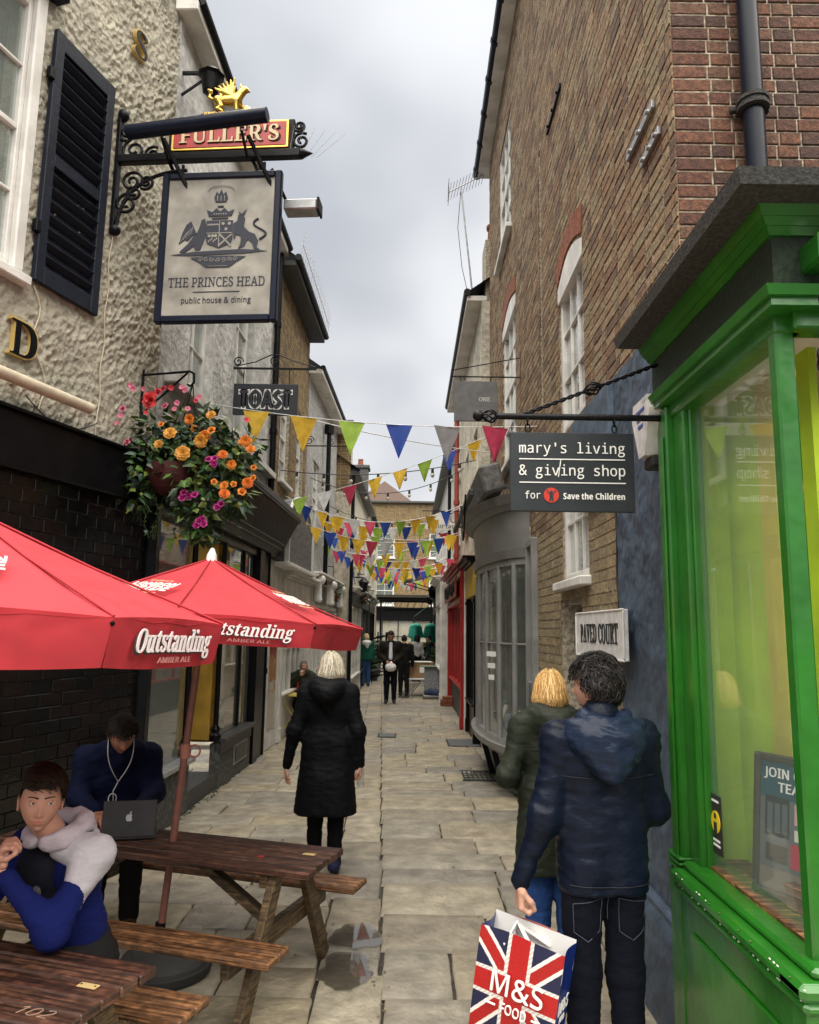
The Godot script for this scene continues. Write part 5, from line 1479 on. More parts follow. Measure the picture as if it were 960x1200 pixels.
func far_end() -> void:
	var t := thing("far_brick_house", "yellow brick house with white sash windows closing the alley", "house")
	var F := fr(V3(-6.0, 0, -45.0), V3(1, 0, 0))
	var wins := [Rect2(4.05, 6.1, 1.1, 1.5), Rect2(0.9, 6.1, 1.1, 1.5), Rect2(7.2, 6.1, 1.1, 1.5), Rect2(4.05, 3.3, 1.1, 1.7), Rect2(1.0, 3.3, 1.1, 1.7), Rect2(7.2, 3.3, 1.1, 1.7)]
	panels("wall", F, 10.0, 0.0, 9.4, wins, 0.3, M.mortar, t)
	bricks(F, 10.0, 2.6, 9.4, wins, {"bl": 0.22, "bh": 0.068, "pal": [Color(0.36, 0.25, 0.11), Color(0.42, 0.30, 0.14), Color(0.30, 0.2, 0.09), Color(0.39, 0.26, 0.12)], "key": "far_brick", "seed": 21, "indiv": 0}, t)
	for h in wins: window(F, h.position.x, h.position.y, h.size.x, h.size.y, 2, 4, M.white_paint, t, {"back": 0.06, "frame": 0.09})
	var b := MB.new(); b.xf = F
	b.box(V3(5, 9.45, 0.0), V3(10.2, 0.12, 0.4), 0.01); part("coping", b, M.concrete, t)
	b = MB.new(); b.xf = F
	for k in 2:
		var x := 4.4
		b.tri(V3(x - 1.9, 9.5, -0.6), V3(x + 1.9, 9.5, -0.6), V3(x, 11.2, -2.4))
		b.tri(V3(x + 1.9, 9.5, -0.6), V3(x + 1.9, 9.5, -4.2), V3(x, 11.2, -2.4))
		b.tri(V3(x - 1.9, 9.5, -4.2), V3(x - 1.9, 9.5, -0.6), V3(x, 11.2, -2.4))
		break
	part("roof", b, M.roof_brown, t)
	var s := thing("end_shop", "dark shopfront across the end of the alley", "shopfront")
	shop(s, F * Transform3D(Basis(), V3(0, 0, 0.1)), 3.4, 5.0, {"mat": M.black_paint, "lights": 5, "rows": 2, "top": 3.0, "head": 2.4, "deep": 1.0})
	# steel market frame and canopies crossing the view at first floor level
	var fm := thing("steel_canopy", "black steel canopy frame spanning the alley's end", "canopy")
	for z in [-36.5, -39.5]:
		b = MB.new()
		b.bar(V3(-1.5, 3.35, z), V3(1.3, 3.35, z), 0.08, 0.14); b.bar(V3(-1.5, 2.9, z), V3(1.3, 2.9, z), 0.05, 0.07)
		for i in 8: b.bar(V3(-1.5 + i * 0.35, 2.92, z), V3(-1.32 + i * 0.35, 3.33, z), 0.02, 0.02, V3(0, 0, 1))
		part("truss", b, M.iron, fm)
	for x in [-1.3, 1.1]:
		b = MB.new(); b.bar(V3(x, 0, -36.5), V3(x, 3.4, -36.5), 0.09, 0.09, V3(1, 0, 0)); part("post", b, M.iron, fm)
	b = MB.new()
	b.box(V3(-0.1, 3.5, -38.0), V3(2.9, 0.06, 3.4)); part("roof_sheet", b, M.grey_dark, fm)

# ---------------------------------------------------------------- the green corner shop and its sign
func green_shop() -> void:
	var t := thing("green_corner_shop", "glossy green corner shop with deep cornice and large windows", "shopfront")
	var x0 := 1.31; var zf := -3.72; var zn := -2.52
	var F := fr(V3(x0, 0, zf), V3(0, 0, 1))       # alley face, u towards the camera, z outwards (-x)
	var W := zn - zf                                         # 1.2
	var p := func(called: String, c: Vector3, s: Vector3, m: Material, bev := 0.008) -> MeshInstance3D:
		var b := MB.new(); b.xf = F
		b.box(c, s, bev)
		return part(called, b, m, t)
	var g: Material = M.green
	# alley face
	p.call("pilaster", V3(0.07, 1.5, 0.02), V3(0.13, 3.0, 0.1), g)
	p.call("pilaster_panel", V3(0.075, 1.75, 0.075), V3(0.06, 2.2, 0.014), g, 0.006)
	p.call("pilaster_base", V3(0.07, 0.42, 0.035), V3(0.15, 0.84, 0.1), g)
	for i in 3: p.call("base_moulding", V3(0.07, 0.86 + i * 0.022, 0.04), V3(0.155, 0.014, 0.1), g, 0.004)
	p.call("jamb", V3(0.2, 1.9, -0.01), V3(0.13, 2.12, 0.09), g)
	p.call("jamb_bead", V3(0.275, 1.9, -0.015), V3(0.02, 2.1, 0.05), g, 0.006)
	p.call("corner_post", V3(W - 0.03, 1.5, 0.01), V3(0.06, 3.0, 0.07), g)
	p.call("stall_riser", V3(0.68, 0.41, 0.03), V3(1.14, 0.82, 0.1), g)
	p.call("riser_panel", V3(0.7, 0.4, 0.086), V3(0.86, 0.5, 0.014), g, 0.01)
	p.call("riser_base", V3(0.67, 0.06, 0.055), V3(1.14, 0.12, 0.1), M.concrete)
	p.call("sill", V3(0.72, 0.85, 0.06), V3(1.14, 0.05, 0.15), g, 0.015)
	p.call("sill_upper", V3(0.71, 0.89, 0.03), V3(1.1, 0.035, 0.1), g, 0.012)
	p.call("sill_nosing", V3(0.72, 0.805, 0.085), V3(1.14, 0.04, 0.08), g, 0.015)
	p.call("window_head", V3(0.66, 2.99, 0.0), V3(1.1, 0.1, 0.1), g)
	var gl := MB.new(); gl.xf = F
	gl.box(V3(0.72, 1.93, -0.02), V3(0.9, 2.06, 0.006)); part("pane", gl, M.pane_shop, t)
	# front face, looking at the camera
	var G := fr(V3(x0, 0, zn), V3(1, 0, 0))
	var q := func(called: String, c: Vector3, s: Vector3, m: Material, bev := 0.008) -> void:
		var b := MB.new(); b.xf = G
		b.box(c, s, bev); part(called, b, m, t)
	q.call("stall_riser", V3(0.7, 0.4, 0.02), V3(1.62, 0.8, 0.1), g)
	q.call("sill", V3(0.68, 0.847, 0.02), V3(1.63, 0.05, 0.15), g, 0.015)
	q.call("sill_nosing", V3(0.68, 0.802, 0.045), V3(1.6, 0.04, 0.08), g, 0.015)
	q.call("window_head", V3(0.75, 2.99, 0.0), V3(1.5, 0.1, 0.1), g)
	q.call("mullion", V3(0.95, 1.9, 0.0), V3(0.06, 2.1, 0.07), g)
	gl = MB.new(); gl.xf = G
	gl.box(V3(0.52, 1.95, -0.02), V3(0.8, 2.0, 0.006)); part("pane", gl, M.pane_shop, t)
	# entablature: fascia and stepped cornice that turn the corner; each band a ring of two boxes mitred by overlap
	var band := func(called: String, y0: float, y1: float, o0: float, o1: float, m: Material) -> void:
		var b := MB.new()
		# outline points in plan: far end, corner, right end, with offsets o outwards at bottom and top
		var A0 := V3(x0 - o0, y0, zf - 0.02); var B0 := V3(x0 - o0, y0, zn + o0); var C0 := V3(x0 + 1.6, y0, zn + o0)
		var A1 := V3(x0 - o1, y1, zf - 0.02 - (o1 - 0.05) * 0.15); var B1 := V3(x0 - o1, y1, zn + o1); var C1 := V3(x0 + 1.6, y1, zn + o1)
		var i0 := V3(x0 + 0.3, y0, zf - 0.02); var i1 := V3(x0 + 0.3, y1, zf - 0.02)
		b.quad(A0, B0, B1, A1); b.quad(B0, C0, C1, B1)
		b.quad(A1, B1, C1, V3(x0 + 1.6, y1, zf)); b.quad(V3(x0 + 1.6, y0, zf), C0, B0, A0)
		b.quad(i0, A0, A1, i1)
		part(called, b, m, t)
	band.call("fascia_bead", 3.0, 3.03, 0.1, 0.1, g)
	band.call("architrave", 3.03, 3.065, 0.115, 0.125, g)
	band.call("fascia", 3.065, 3.26, 0.075, 0.075, mat("weathered_green", Color(0.032, 0.092, 0.032), 0.75, "mottle", 2.5, "n_rough", 5.0, 0.4, "speck"))
	band.call("bed_mould", 3.26, 3.285, 0.085, 0.1, M.green)
	band.call("cornice_lower", 3.285, 3.31, 0.105, 0.12, M.green)
	band.call("cornice_cove", 3.31, 3.345, 0.125, 0.14, M.green)
	band.call("lead_capping", 3.345, 3.40, 0.25, 0.262, M.lead)
	# moss on the lead
	var ms := MB.new(); ms.xf = Transform3D()
	var r := RandomNumberGenerator.new(); r.seed = 3
	for i in 240:
		var along := r.randf()
		var pt := V3(x0 - 0.24 + r.randf() * 0.1, 3.4, lerpf(zf, zn + 0.22, along)) if i % 2 else V3(x0 - 0.22 + r.randf() * 1.0, 3.4, zn + 0.24 - r.randf() * 0.1)
		ms.col = Color(0.09, 0.085, 0.03) * r.randf_range(0.6, 1.3)
		ms.ball(pt, V3(r.randf_range(0.006, 0.018), r.randf_range(0.003, 0.009), r.randf_range(0.006, 0.018)), 5, 4)
	part("moss", ms, vmat("moss", 0.95), t).set_meta("kind", "stuff")
	# chipped paint along the sill and mouldings
	ms = MB.new()
	for i in 60:
		ms.col = Color(0.62, 0.62, 0.55) if i % 3 else Color(0.12, 0.1, 0.07)
		var u := r.randf_range(0.16, 1.34); var k := r.randi() % 3
		ms.ball(F * V3(u, [0.87, 0.825, 0.03 + r.randf() * 0.08][k], [0.132, 0.124, 0.108][k]), V3(0.003, r.randf_range(0.002, 0.004), r.randf_range(0.002, 0.01)), 5, 4)
	part("paint_chips", ms, vmat("paint_chips", 0.8), t).set_meta("kind", "stuff")
	# interior: lime backdrop, floor, ceiling, side
	var rm := MB.new()
	rm.box(V3(x0 + 0.21, 1.95, zf + 0.56), V3(0.03, 2.1, 0.8)); part("backdrop", rm, M.lime, t)
	rm = MB.new()
	rm.box(V3(x0 + 0.19, 1.95, zf + 0.6), V3(0.012, 2.1, 0.14)); part("backdrop_strip", rm, M.lime_yellow, t)
	rm = MB.new()
	rm.box(V3(x0 + 0.1, 1.95, zf + 0.17), V3(0.2, 2.1, 0.03)); part("side_panel", rm, M.lime, t)
	rm = MB.new()
	rm.box(V3(x0 + 0.7, 0.9, zf + 0.6), V3(1.4, 0.04, 1.16)); part("display_floor", rm, M.wood_seat, t)
	rm = MB.new()
	rm.box(V3(x0 + 0.8, 3.0, zf + 0.6), V3(1.4, 0.03, 1.1)); part("ceiling", rm, mat("ceiling_white", Color(0.6, 0.6, 0.56), 0.9), t)
	rm = MB.new()
	rm.box(V3(x0 + 1.5, 1.95, zf + 0.5), V3(0.03, 2.1, 1.2)); part("side_wall", rm, M.room, t)
	rm = MB.new()
	rm.box(V3(x0 + 0.88, 1.95, zf + 0.1), V3(1.3, 2.1, 0.03)); part("rear_wall", rm, M.room, t)
	# downlight in the ceiling: small lit bulb with its own light
	var dl := thing("down_light", "small warm downlight glowing in the green shop's ceiling", "lamp", V3(1.66, 2.93, -2.78))
	var b := MB.new()
	b.lathe([Vector2(0.05, 0.05), Vector2(0.05, 0.0), Vector2(0.035, 0.0), Vector2(0.03, 0.02)], 14); part("rim", b, M.steel, dl)
	b = MB.new(); b.ball(V3(0, 0.012, 0), V3(0.028, 0.012, 0.028), 12, 8)
	var em := StandardMaterial3D.new(); em.albedo_color = Color(1, 0.85, 0.5); em.emission_enabled = true; em.emission = Color(1, 0.75, 0.35); em.emission_energy_multiplier = 4.0
	part("bulb", b, em, dl)
	var sl := SpotLight3D.new(); sl.name = "lamp_light"; sl.light_color = Color(1, 0.8, 0.5); sl.light_energy = 0.06; sl.spot_angle = 60; sl.spot_range = 6; sl.spot_attenuation = 2; sl.light_size = 0.05; sl.shadow_enabled = true
	sl.rotation.x = -PI / 2; sl.position = V3(0, -0.02, 0); dl.add_child(sl)
	# things in the window
	var ps := thing("framed_poster", "framed poster with JOIN OUR TEAM in the green shop window", "poster", V3(1.44, 0.92, -2.93), 0.0)
	ps.transform = Transform3D(Basis(Vector3.UP, -PI / 2 + 0.42), V3(1.43, 0.925, -2.93)) * Transform3D(Basis(Vector3.RIGHT, -0.1), Vector3.ZERO)
	b = MB.new()
	for s in [-1, 1]:
		b.box(V3(s * 0.19, 0.26, 0), V3(0.03, 0.52, 0.03), 0.008); b.box(V3(0, 0.26 + s * 0.245, 0), V3(0.36, 0.03, 0.03), 0.008)
	part("frame", b, mat("frame_bronze", Color(0.04, 0.03, 0.018), 0.4, "grain", 8.0), ps)
	b = MB.new(); b.quad(V3(-0.175, 0.03, 0.002), V3(0.175, 0.03, 0.002), V3(0.175, 0.49, 0.002), V3(-0.175, 0.49, 0.002))
	var img := Image.create(128, 160, false, Image.FORMAT_RGB8)
	img.fill(Color(0.08, 0.27, 0.33))
	img.fill_rect(Rect2i(0, 46, 128, 114), Color(0.33, 0.36, 0.37))
	img.fill_rect(Rect2i(8, 44, 40, 50), Color(0.12, 0.12, 0.13))
	for i in 3:
		img.fill_rect(Rect2i(12 + i * 12, 52, 9, 38), Color(0.3, 0.33, 0.36))
	img.fill_rect(Rect2i(56, 48, 22, 26), Color(0.75, 0.6, 0.6)); img.fill_rect(Rect2i(84, 56, 40, 30), Color(0.55, 0.75, 0.78)); img.fill_rect(Rect2i(56, 80, 20, 14), Color(0.8, 0.8, 0.75))
	img.fill_rect(Rect2i(50, 98, 40, 30), Color(0.65, 0.16, 0.25)); img.fill_rect(Rect2i(10, 104, 36, 22), Color(0.2, 0.17, 0.16)); img.fill_rect(Rect2i(0, 134, 128, 26), Color(0.45, 0.42, 0.38))
	var pm := StandardMaterial3D.new(); pm.albedo_texture = ImageTexture.create_from_image(img); pm.roughness = 0.35
	part("print", b, pm, ps)
	text("JOIN OUR", "sans", 0.034, Transform3D(Basis(), V3(-0.035, 0.45, 0.005)), M.ink_white, ps, 0.24, 0.002, 0.4)
	text("TEAM", "sans", 0.034, Transform3D(Basis(), V3(-0.02, 0.4, 0.005)), M.ink_white, ps, 0.14, 0.002, 0.4)
	var bx := thing("wooden_box", "small plain wooden box on the green shop's window floor", "box", V3(1.5, 0.92, -2.9), 0.3)
	b = MB.new(); b.box(V3(0, 0.04, 0), V3(0.2, 0.08, 0.14), 0.004); part("box", b, M.wood_seat, bx)
	b = MB.new(); b.box(V3(0, 0.082, 0), V3(0.21, 0.012, 0.15), 0.003); part("lid", b, M.wood_seat, bx)
	var pot := thing("black_pot", "black pot holding teal ribbon curls in the green shop window", "pot", V3(1.52, 0.92, -2.66))
	b = MB.new(); b.lathe([Vector2(0.09, 0), Vector2(0.12, 0.3), Vector2(0.125, 0.31), Vector2(0.11, 0.31), Vector2(0.085, 0.05)], 18); part("pot", b, M.cable, pot)
	b = MB.new()
	for i in 9: scroll(b, V3(-0.08 + i * 0.02, 0.33 + 0.02 * (i % 3), 0.05 * sin(i * 2.0)), Vector3.RIGHT, V3(0, 0.8, 0.6), 0.045, 1.5, i, 0.006)
	part("ribbon", b, mat("teal_ribbon", Color(0.08, 0.42, 0.36), 0.5), pot)
	var st := thing("round_sticker_card", "black window card with a yellow round sticker", "sticker")
	b = MB.new(); b.xf = F
	b.box(V3(0.33, 1.1, -0.014), V3(0.11, 0.24, 0.003)); part("card", b, M.cable, st)
	b = MB.new(); b.xf = F * Transform3D(Basis(Vector3.RIGHT, PI / 2), V3(0.33, 1.11, -0.012))
	b.cyl(V3(0, 0.0, 0), V3(0, 0.003, 0), 0.045, 0.045, 24); part("sticker", b, mat("sticker_yellow", Color(0.75, 0.55, 0.02), 0.5), st)
	b = MB.new(); b.xf = F
	b.ball(V3(0.33, 1.135, -0.008), V3(0.013, 0.013, 0.002), 10, 6); b.box(V3(0.33, 1.085, -0.008), V3(0.03, 0.05, 0.002)); part("figure", b, M.cable, st)
	for y in [1.195, 1.035, 1.015]:
		b = MB.new(); b.xf = F; b.box(V3(0.33, y, -0.011), V3(0.07, 0.009, 0.002)); part("print", b, M.ink_white, st)
	var gm := thing("hanging_garment", "dark patterned garment hanging inside the corner window", "garment", V3(1.62, 1.3, -2.68))
	b = MB.new(); nets(b, [[V3(0, 0.75, 0), V3(0, 0.05, 0), 0.07, 0.1], [V3(-0.05, 0.72, 0), V3(-0.12, 0.3, 0.02), 0.05, 0.04], [V3(0.05, 0.72, 0), V3(0.12, 0.3, 0.02), 0.05, 0.04]], 0.02, 0.015, [], 0.012, 5, 9.0)
	part("cloth", b, mat("garment", Color(0.09, 0.022, 0.025), 0.8, "speck", 6.0), gm)
	var rd := thing("red_lantern", "round red paper ball hanging in the corner window", "ornament", V3(1.66, 2.35, -2.66))
	b = MB.new(); b.ball(Vector3.ZERO, Vector3.ONE * 0.13, 20, 14); part("ball", b, mat("red_ball", Color(0.5, 0.015, 0.015), 0.35, "soft", 3.0), rd)
	b = MB.new(); b.cyl(V3(0, 0.13, 0), V3(0, 0.62, 0), 0.003, 0.003, 4); part("string", b, M.cable, rd)
	# chain and white device on the corner
	var ch := thing("iron_chain", "black iron chain hanging from the green shop's corner", "chain", V3(1.36, 3.02, -2.38))
	for i in 11:
		b = MB.new(); b.xf = Transform3D(Basis(Vector3.UP, PI / 2 * (i % 2) + 0.3), V3(0.02 * sin(i * 0.7), -0.02 - i * 0.032, 0))
		var lp := PackedVector3Array()
		for k in 9: lp.append(V3(0.012 * cos(TAU * k / 8), 0.022 * sin(TAU * k / 8), 0))
		b.tube(lp, 0.0045, 5); part("link", b, M.iron, ch)
	var bk := thing("lamp_bracket", "green box bracket with white sensor projecting from the cornice", "bracket", V3(1.36, 3.14, -2.4))
	b = MB.new(); b.box(V3(0.02, 0.03, 0.0), V3(0.1, 0.1, 0.16), 0.01); part("box", b, M.green, bk)
	b = MB.new(); b.box(V3(0.03, 0.04, 0.1), V3(0.05, 0.08, 0.04), 0.01); part("sensor", b, M.white_plastic, bk)
	hanging_sign()

func hanging_sign() -> void:
	var z := -3.66
	var br := thing("iron_sign_bracket", "long black iron pole with twisted stay rod holding the charity sign", "bracket")
	var b := MB.new()
	b.cyl(V3(0.42, 2.955, z), V3(1.3, 2.955, z), 0.016, 0.016, 10)
	b.ball(V3(0.335, 2.955, z), Vector3.ONE * 0.028, 12, 8)
	part("pole", b, M.iron, br)
	b = MB.new()   # cage finial
	for i in 6:
		var a := TAU * i / 6
		var pts := PackedVector3Array()
		for k in 8:
			var s := k / 7.0
			var rr := 0.026 * sin(s * PI) + 0.006
			pts.append(V3(0.355 + s * 0.08, 2.955 + rr * cos(a + s * 2.0), z + rr * sin(a + s * 2.0)))
		b.tube(pts, 0.005, 5)
	part("cage", b, M.iron, br)
	b = MB.new()
	var p0 := V3(0.56, 2.965, z); var p1 := V3(1.3, 3.26, z)
	for s in 2:
		var pts := PackedVector3Array()
		for k in 60:
			var f := k / 59.0
			var a := f * 60.0 + s * PI
			pts.append(p0.lerp(p1, f) + V3(0, cos(a), sin(a)) * 0.007)
		b.tube(pts, 0.006, 5)
	part("stay_rod", b, M.iron, br)
	b = MB.new()
	var mid := p0.lerp(p1, 0.47)
	var dr := (p1 - p0).normalized()
	for i in 6:
		var a := TAU * i / 6
		var pts := PackedVector3Array()
		for k in 8:
			var f := k / 7.0
			var rr := 0.026 * sin(f * PI) + 0.006
			pts.append(mid + dr * (f - 0.5) * 0.09 + V3(-dr.y, dr.x, 0) * rr * cos(a + f * 2) + V3(0, 0, 1) * rr * sin(a + f * 2))
		b.tube(pts, 0.005, 5)
	part("cage", b, M.iron, br)
	b = MB.new()
	b.box(V3(1.3, 2.98, z), V3(0.02, 0.3, 0.05), 0.004); b.box(V3(1.3, 3.24, z), V3(0.02, 0.12, 0.05), 0.004)
	part("wall_plate", b, M.iron, br)
	var t := thing("charity_shop_sign", "dark slate sign lettered mary's living & giving shop", "sign")
	var C := Transform3D(Basis(), V3(0.795, 2.675, z))
	b = MB.new(); b.xf = C
	b.box(Vector3.ZERO, V3(0.61, 0.395, 0.024), 0.003); part("board", b, mat("slate_board", Color(0.016, 0.022, 0.027), 0.42, "soft", 2.0), t)
	for x in [-0.215, 0.215]:
		b = MB.new(); b.xf = C
		for k in 2:
			var lp := PackedVector3Array()
			for i in 9: lp.append(V3(x + (0.012 * cos(TAU * i / 8) if k == 0 else 0.0), 0.222 + k * 0.034 + 0.022 * sin(TAU * i / 8), 0.012 * cos(TAU * i / 8) if k else 0.0))
			b.tube(lp, 0.004, 5)
		part("ring", b, M.iron, t)
	var Z := C.translated_local(V3(0, 0, 0.0145))
	var wl: Material = M.ink_white
	text("mary's living", "mono", 0.052, Z.translated_local(V3(-0.0, 0.118, 0)), wl, t, 0.52, 0.003)
	text("& giving shop", "mono", 0.052, Z.translated_local(V3(-0.0, 0.006, 0)), wl, t, 0.52, 0.003)
	b = MB.new(); b.xf = Z * Transform3D(Basis(V3(0, 0, 1), -0.15), V3(-0.062, 0.018, 0.001)); b.box(Vector3.ZERO, V3(0.004, 0.09, 0.003)); part("slash", b, wl, t)
	text("for", "mono", 0.036, Z.translated_local(V3(-0.195, -0.118, 0)), wl, t, 0.075, 0.003)
	text("Save the Children", "bold", 0.03, Z.translated_local(V3(0.105, -0.122, 0)), wl, t, 0.3, 0.003)
	for y in [0.062, -0.055]:
		b = MB.new(); b.xf = Z
		b.box(V3(0, y, 0), V3(0.52, 0.005, 0.003)); part("rule", b, wl, t)
	b = MB.new(); b.xf = Z * Transform3D(Basis(Vector3.RIGHT, PI / 2), V3(-0.105, -0.118, 0))
	b.cyl(V3(0, -0.001, 0), V3(0, 0.003, 0), 0.037, 0.037, 28); part("emblem", b, mat("emblem_red", Color(0.5, 0.03, 0.015), 0.5), t)
	b = MB.new(); b.xf = Z * Transform3D(Basis(), V3(-0.105, -0.118, 0.003))
	b.ball(V3(0, 0.014, 0.0), V3(0.008, 0.008, 0.001), 10, 6)
	b.extrude(PackedVector2Array([Vector2(-0.011, -0.03), Vector2(-0.002, -0.03), Vector2(0, -0.012), Vector2(0.002, -0.03), Vector2(0.011, -0.03), Vector2(0.008, 0.0), Vector2(0.024, 0.022), Vector2(0.02, 0.026), Vector2(0.006, 0.006), Vector2(-0.006, 0.006), Vector2(-0.02, 0.026), Vector2(-0.024, 0.022), Vector2(-0.008, 0.0)]), 0, 0.0012)
	part("emblem_figure", b, mat("slate_board", Color.BLACK), t)

# ---------------------------------------------------------------- picnic tables
func picnic_table(label: String, at: Vector3, turn: float) -> Node3D:
	var t := thing("picnic_table", label, "table", at, turn, "")
	var r := RandomNumberGenerator.new(); r.seed = label.hash()
	var L := 2.0
	var topm := [M.wood_a, M.wood_b, M.wood_c]
	for i in 5:
		boxpart("plank", V3(r.randf_range(-0.004, 0.004), 0.66, -0.196 + i * 0.098), V3(L + r.randf_range(-0.01, 0.01), 0.036, 0.092), topm[r.randi() % 3], t, 0.006)
	for s in [-1, 1]:
		for k in 2:
			boxpart("seat_plank", V3(0, 0.39, s * (0.475 + k * 0.112)), V3(L, 0.036, 0.105), M.wood_seat, t, 0.008)
	for x in [-0.74, 0.74]:
		var b := MB.new()
		b.bar(V3(x, 0.61, -0.22), V3(x, 0.61, 0.22), 0.045, 0.07, Vector3.UP, 0.004); part("top_batten", b, M.wood_leg, t)
		b = MB.new()
		b.bar(V3(x, 0.325, -0.57), V3(x, 0.325, 0.57), 0.045, 0.1, Vector3.UP, 0.004); part("seat_bearer", b, M.wood_leg, t)
		for s in [-1, 1]:
			b = MB.new()
			b.bar(V3(x + 0.045 * signf(x), 0.635, s * 0.15), V3(x + 0.045 * signf(x), 0.0, s * 0.5), 0.043, 0.095, V3(0, 0.5, 0.9 * s), 0.004); part("leg", b, M.wood_leg, t)
		b = MB.new()
		b.bar(V3(x, 0.3, 0), V3(x * 0.28, 0.62, 0), 0.07, 0.045, Vector3.UP, 0.004); part("brace", b, M.wood_leg, t)
	return t

func parasol(label: String, at: Vector3, top: Vector3, R: float, phase: float, rim_drop: float, val: float, tilt: Basis, marks: Array) -> Node3D:
	# at: foot of the pole; top: finial; canopy an eight-sided tent with a hanging valance
	var t := thing("parasol", label, "parasol", at)
	var ax := top - at
	var b := MB.new()
	b.cyl(Vector3.ZERO, ax * 0.97, 0.021, 0.021, 14); part("pole", b, mat("pole_brown", Color(0.26, 0.10, 0.075), 0.45, "soft", 4.0), t)
	b = MB.new(); b.xf = Transform3D(tilt, ax)
	b.lathe([Vector2(0.035, -0.02), Vector2(0.03, 0.02), Vector2(0.012, 0.06), Vector2(0.0, 0.065)], 12); part("finial", b, M.white_plastic, t)
	var red := mat("parasol_red", Color(0.47, 0.022, 0.035), 0.75, "soft", 1.3, "n_fold", 1.0, 0.6)
	red.backlight_enabled = true; red.backlight = Color(0.3, 0.02, 0.03)
	var C := Transform3D(tilt, ax)
	var cor := []
	for k in 8:
		var a := phase + TAU * k / 8
		cor.append(V3(cos(a) * R, -rim_drop, sin(a) * R))
	for k in 8:
		var p0: Vector3 = cor[k]; var p1: Vector3 = cor[(k + 1) % 8]
		b = MB.new(); b.xf = C
		b.grid(10, 10, func(u: float, v: float) -> Vector3:
			var e := p1.lerp(p0, u)
			var p := e * v
			p.y -= 0.035 * v * (1.0 - v) * 2.0 + 0.05 * sin(u * PI) * v * (1.0 - v * 0.6) + 0.004 * sin(u * 19.0 + v * 9.0 + k) * v - 0.012 * sin(u * PI) * v * v
			return p)
		part("canopy_panel", b, red, t)
		b = MB.new(); b.xf = C
		b.grid(12, 4, func(u: float, v: float) -> Vector3:
			var e := p1.lerp(p0, u)
			var out := V3(e.x, 0, e.z).normalized()
			return e + V3(0, -val * v * (1.0 + 0.16 * sin(u * PI)) + 0.012 * sin(u * PI), 0) + out * (-0.03 * v + 0.008 * sin(u * 9.0 + k) * v))
		part("valance", b, red, t)
		b = MB.new(); b.xf = C
		b.tube(PackedVector3Array([V3(0, 0.0, 0), p0 * 0.5 + V3(0, -0.012, 0), p0 + V3(0, 0.004, 0)]), 0.005, 5); part("seam", b, mat("seam_red", Color(0.3, 0.012, 0.02), 0.8), t)
		b = MB.new(); b.xf = C
		b.cyl(V3(0, -0.32, 0).lerp(p0, 0.0), p0 * 0.55 + V3(0, -0.06, 0), 0.008, 0.008, 5); b.cyl(V3(0, -0.05, 0), p0 + V3(0, -0.02, 0), 0.008, 0.008, 5); part("rib", b, M.iron, t)
		# lettering on the valance and a badge on the panel
		var mid := (p0 + p1) / 2
		var out := V3(mid.x, 0, mid.z).normalized()
		var V := C * Transform3D(Basis((p0 - p1).normalized(), Vector3.UP, out), mid + V3(0, -val * 0.45, 0) + out * 0.004)
		if k in marks:
			var sd := (p0 - p1).length()
			var pale := mat("letter_pink_white", Color(0.72, 0.62, 0.63), 0.6)
			text("Outstanding", "serifbold", val * 0.5, V.translated_local(V3(-0.004, -0.007, 0.002)), M.cable, t, sd * 0.68, 0.004, 0.0, 0.28, "lettering_shadow")
			text("Outstanding", "serifbold", val * 0.5, V.translated_local(V3(0, 0, 0.006)), pale, t, sd * 0.67, 0.004, 0.0, 0.28)
			text("AMBER ALE", "sans", val * 0.13, V.translated_local(V3(0.02, -val * 0.42, -0.006)), mat("letter_dim_pink", Color(0.5, 0.2, 0.2), 0.7), t, sd * 0.3, 0.003, 0.0, 0.2)
		elif (k % 2) == (int(marks[0]) + 1) % 2:
			var up := (Vector3.ZERO - mid).normalized()
			var side := (p0 - p1).normalized()
			var nn := side.cross(up).normalized()
			var B := C * Transform3D(Basis(side, up, nn), mid * 0.66 + nn * -0.012)
			var gold := mat("letter_gold", Color(0.55, 0.36, 0.22), 0.6); var pale2 := mat("letter_pale", Color(0.7, 0.66, 0.6), 0.6)
			text("LONDON", "bold", 0.05, B.translated_local(V3(0, 0.065, 0.02)), pale2, t, 0.27, 0.003, 0.0, 0.1)
			text("PRIDE", "bold", 0.075, B.translated_local(V3(0, -0.005, 0.02)), pale2, t, 0.25, 0.003, 0.0, 0.1)
			text("Fuller's", "serif", 0.022, B.translated_local(V3(0, 0.125, 0.02)), gold, t, 0.14, 0.003)
			text("Outstanding", "serif", 0.022, B.translated_local(V3(0, -0.075, 0.02)), gold, t, 0.18, 0.003, 0.0, 0.2)
	return t

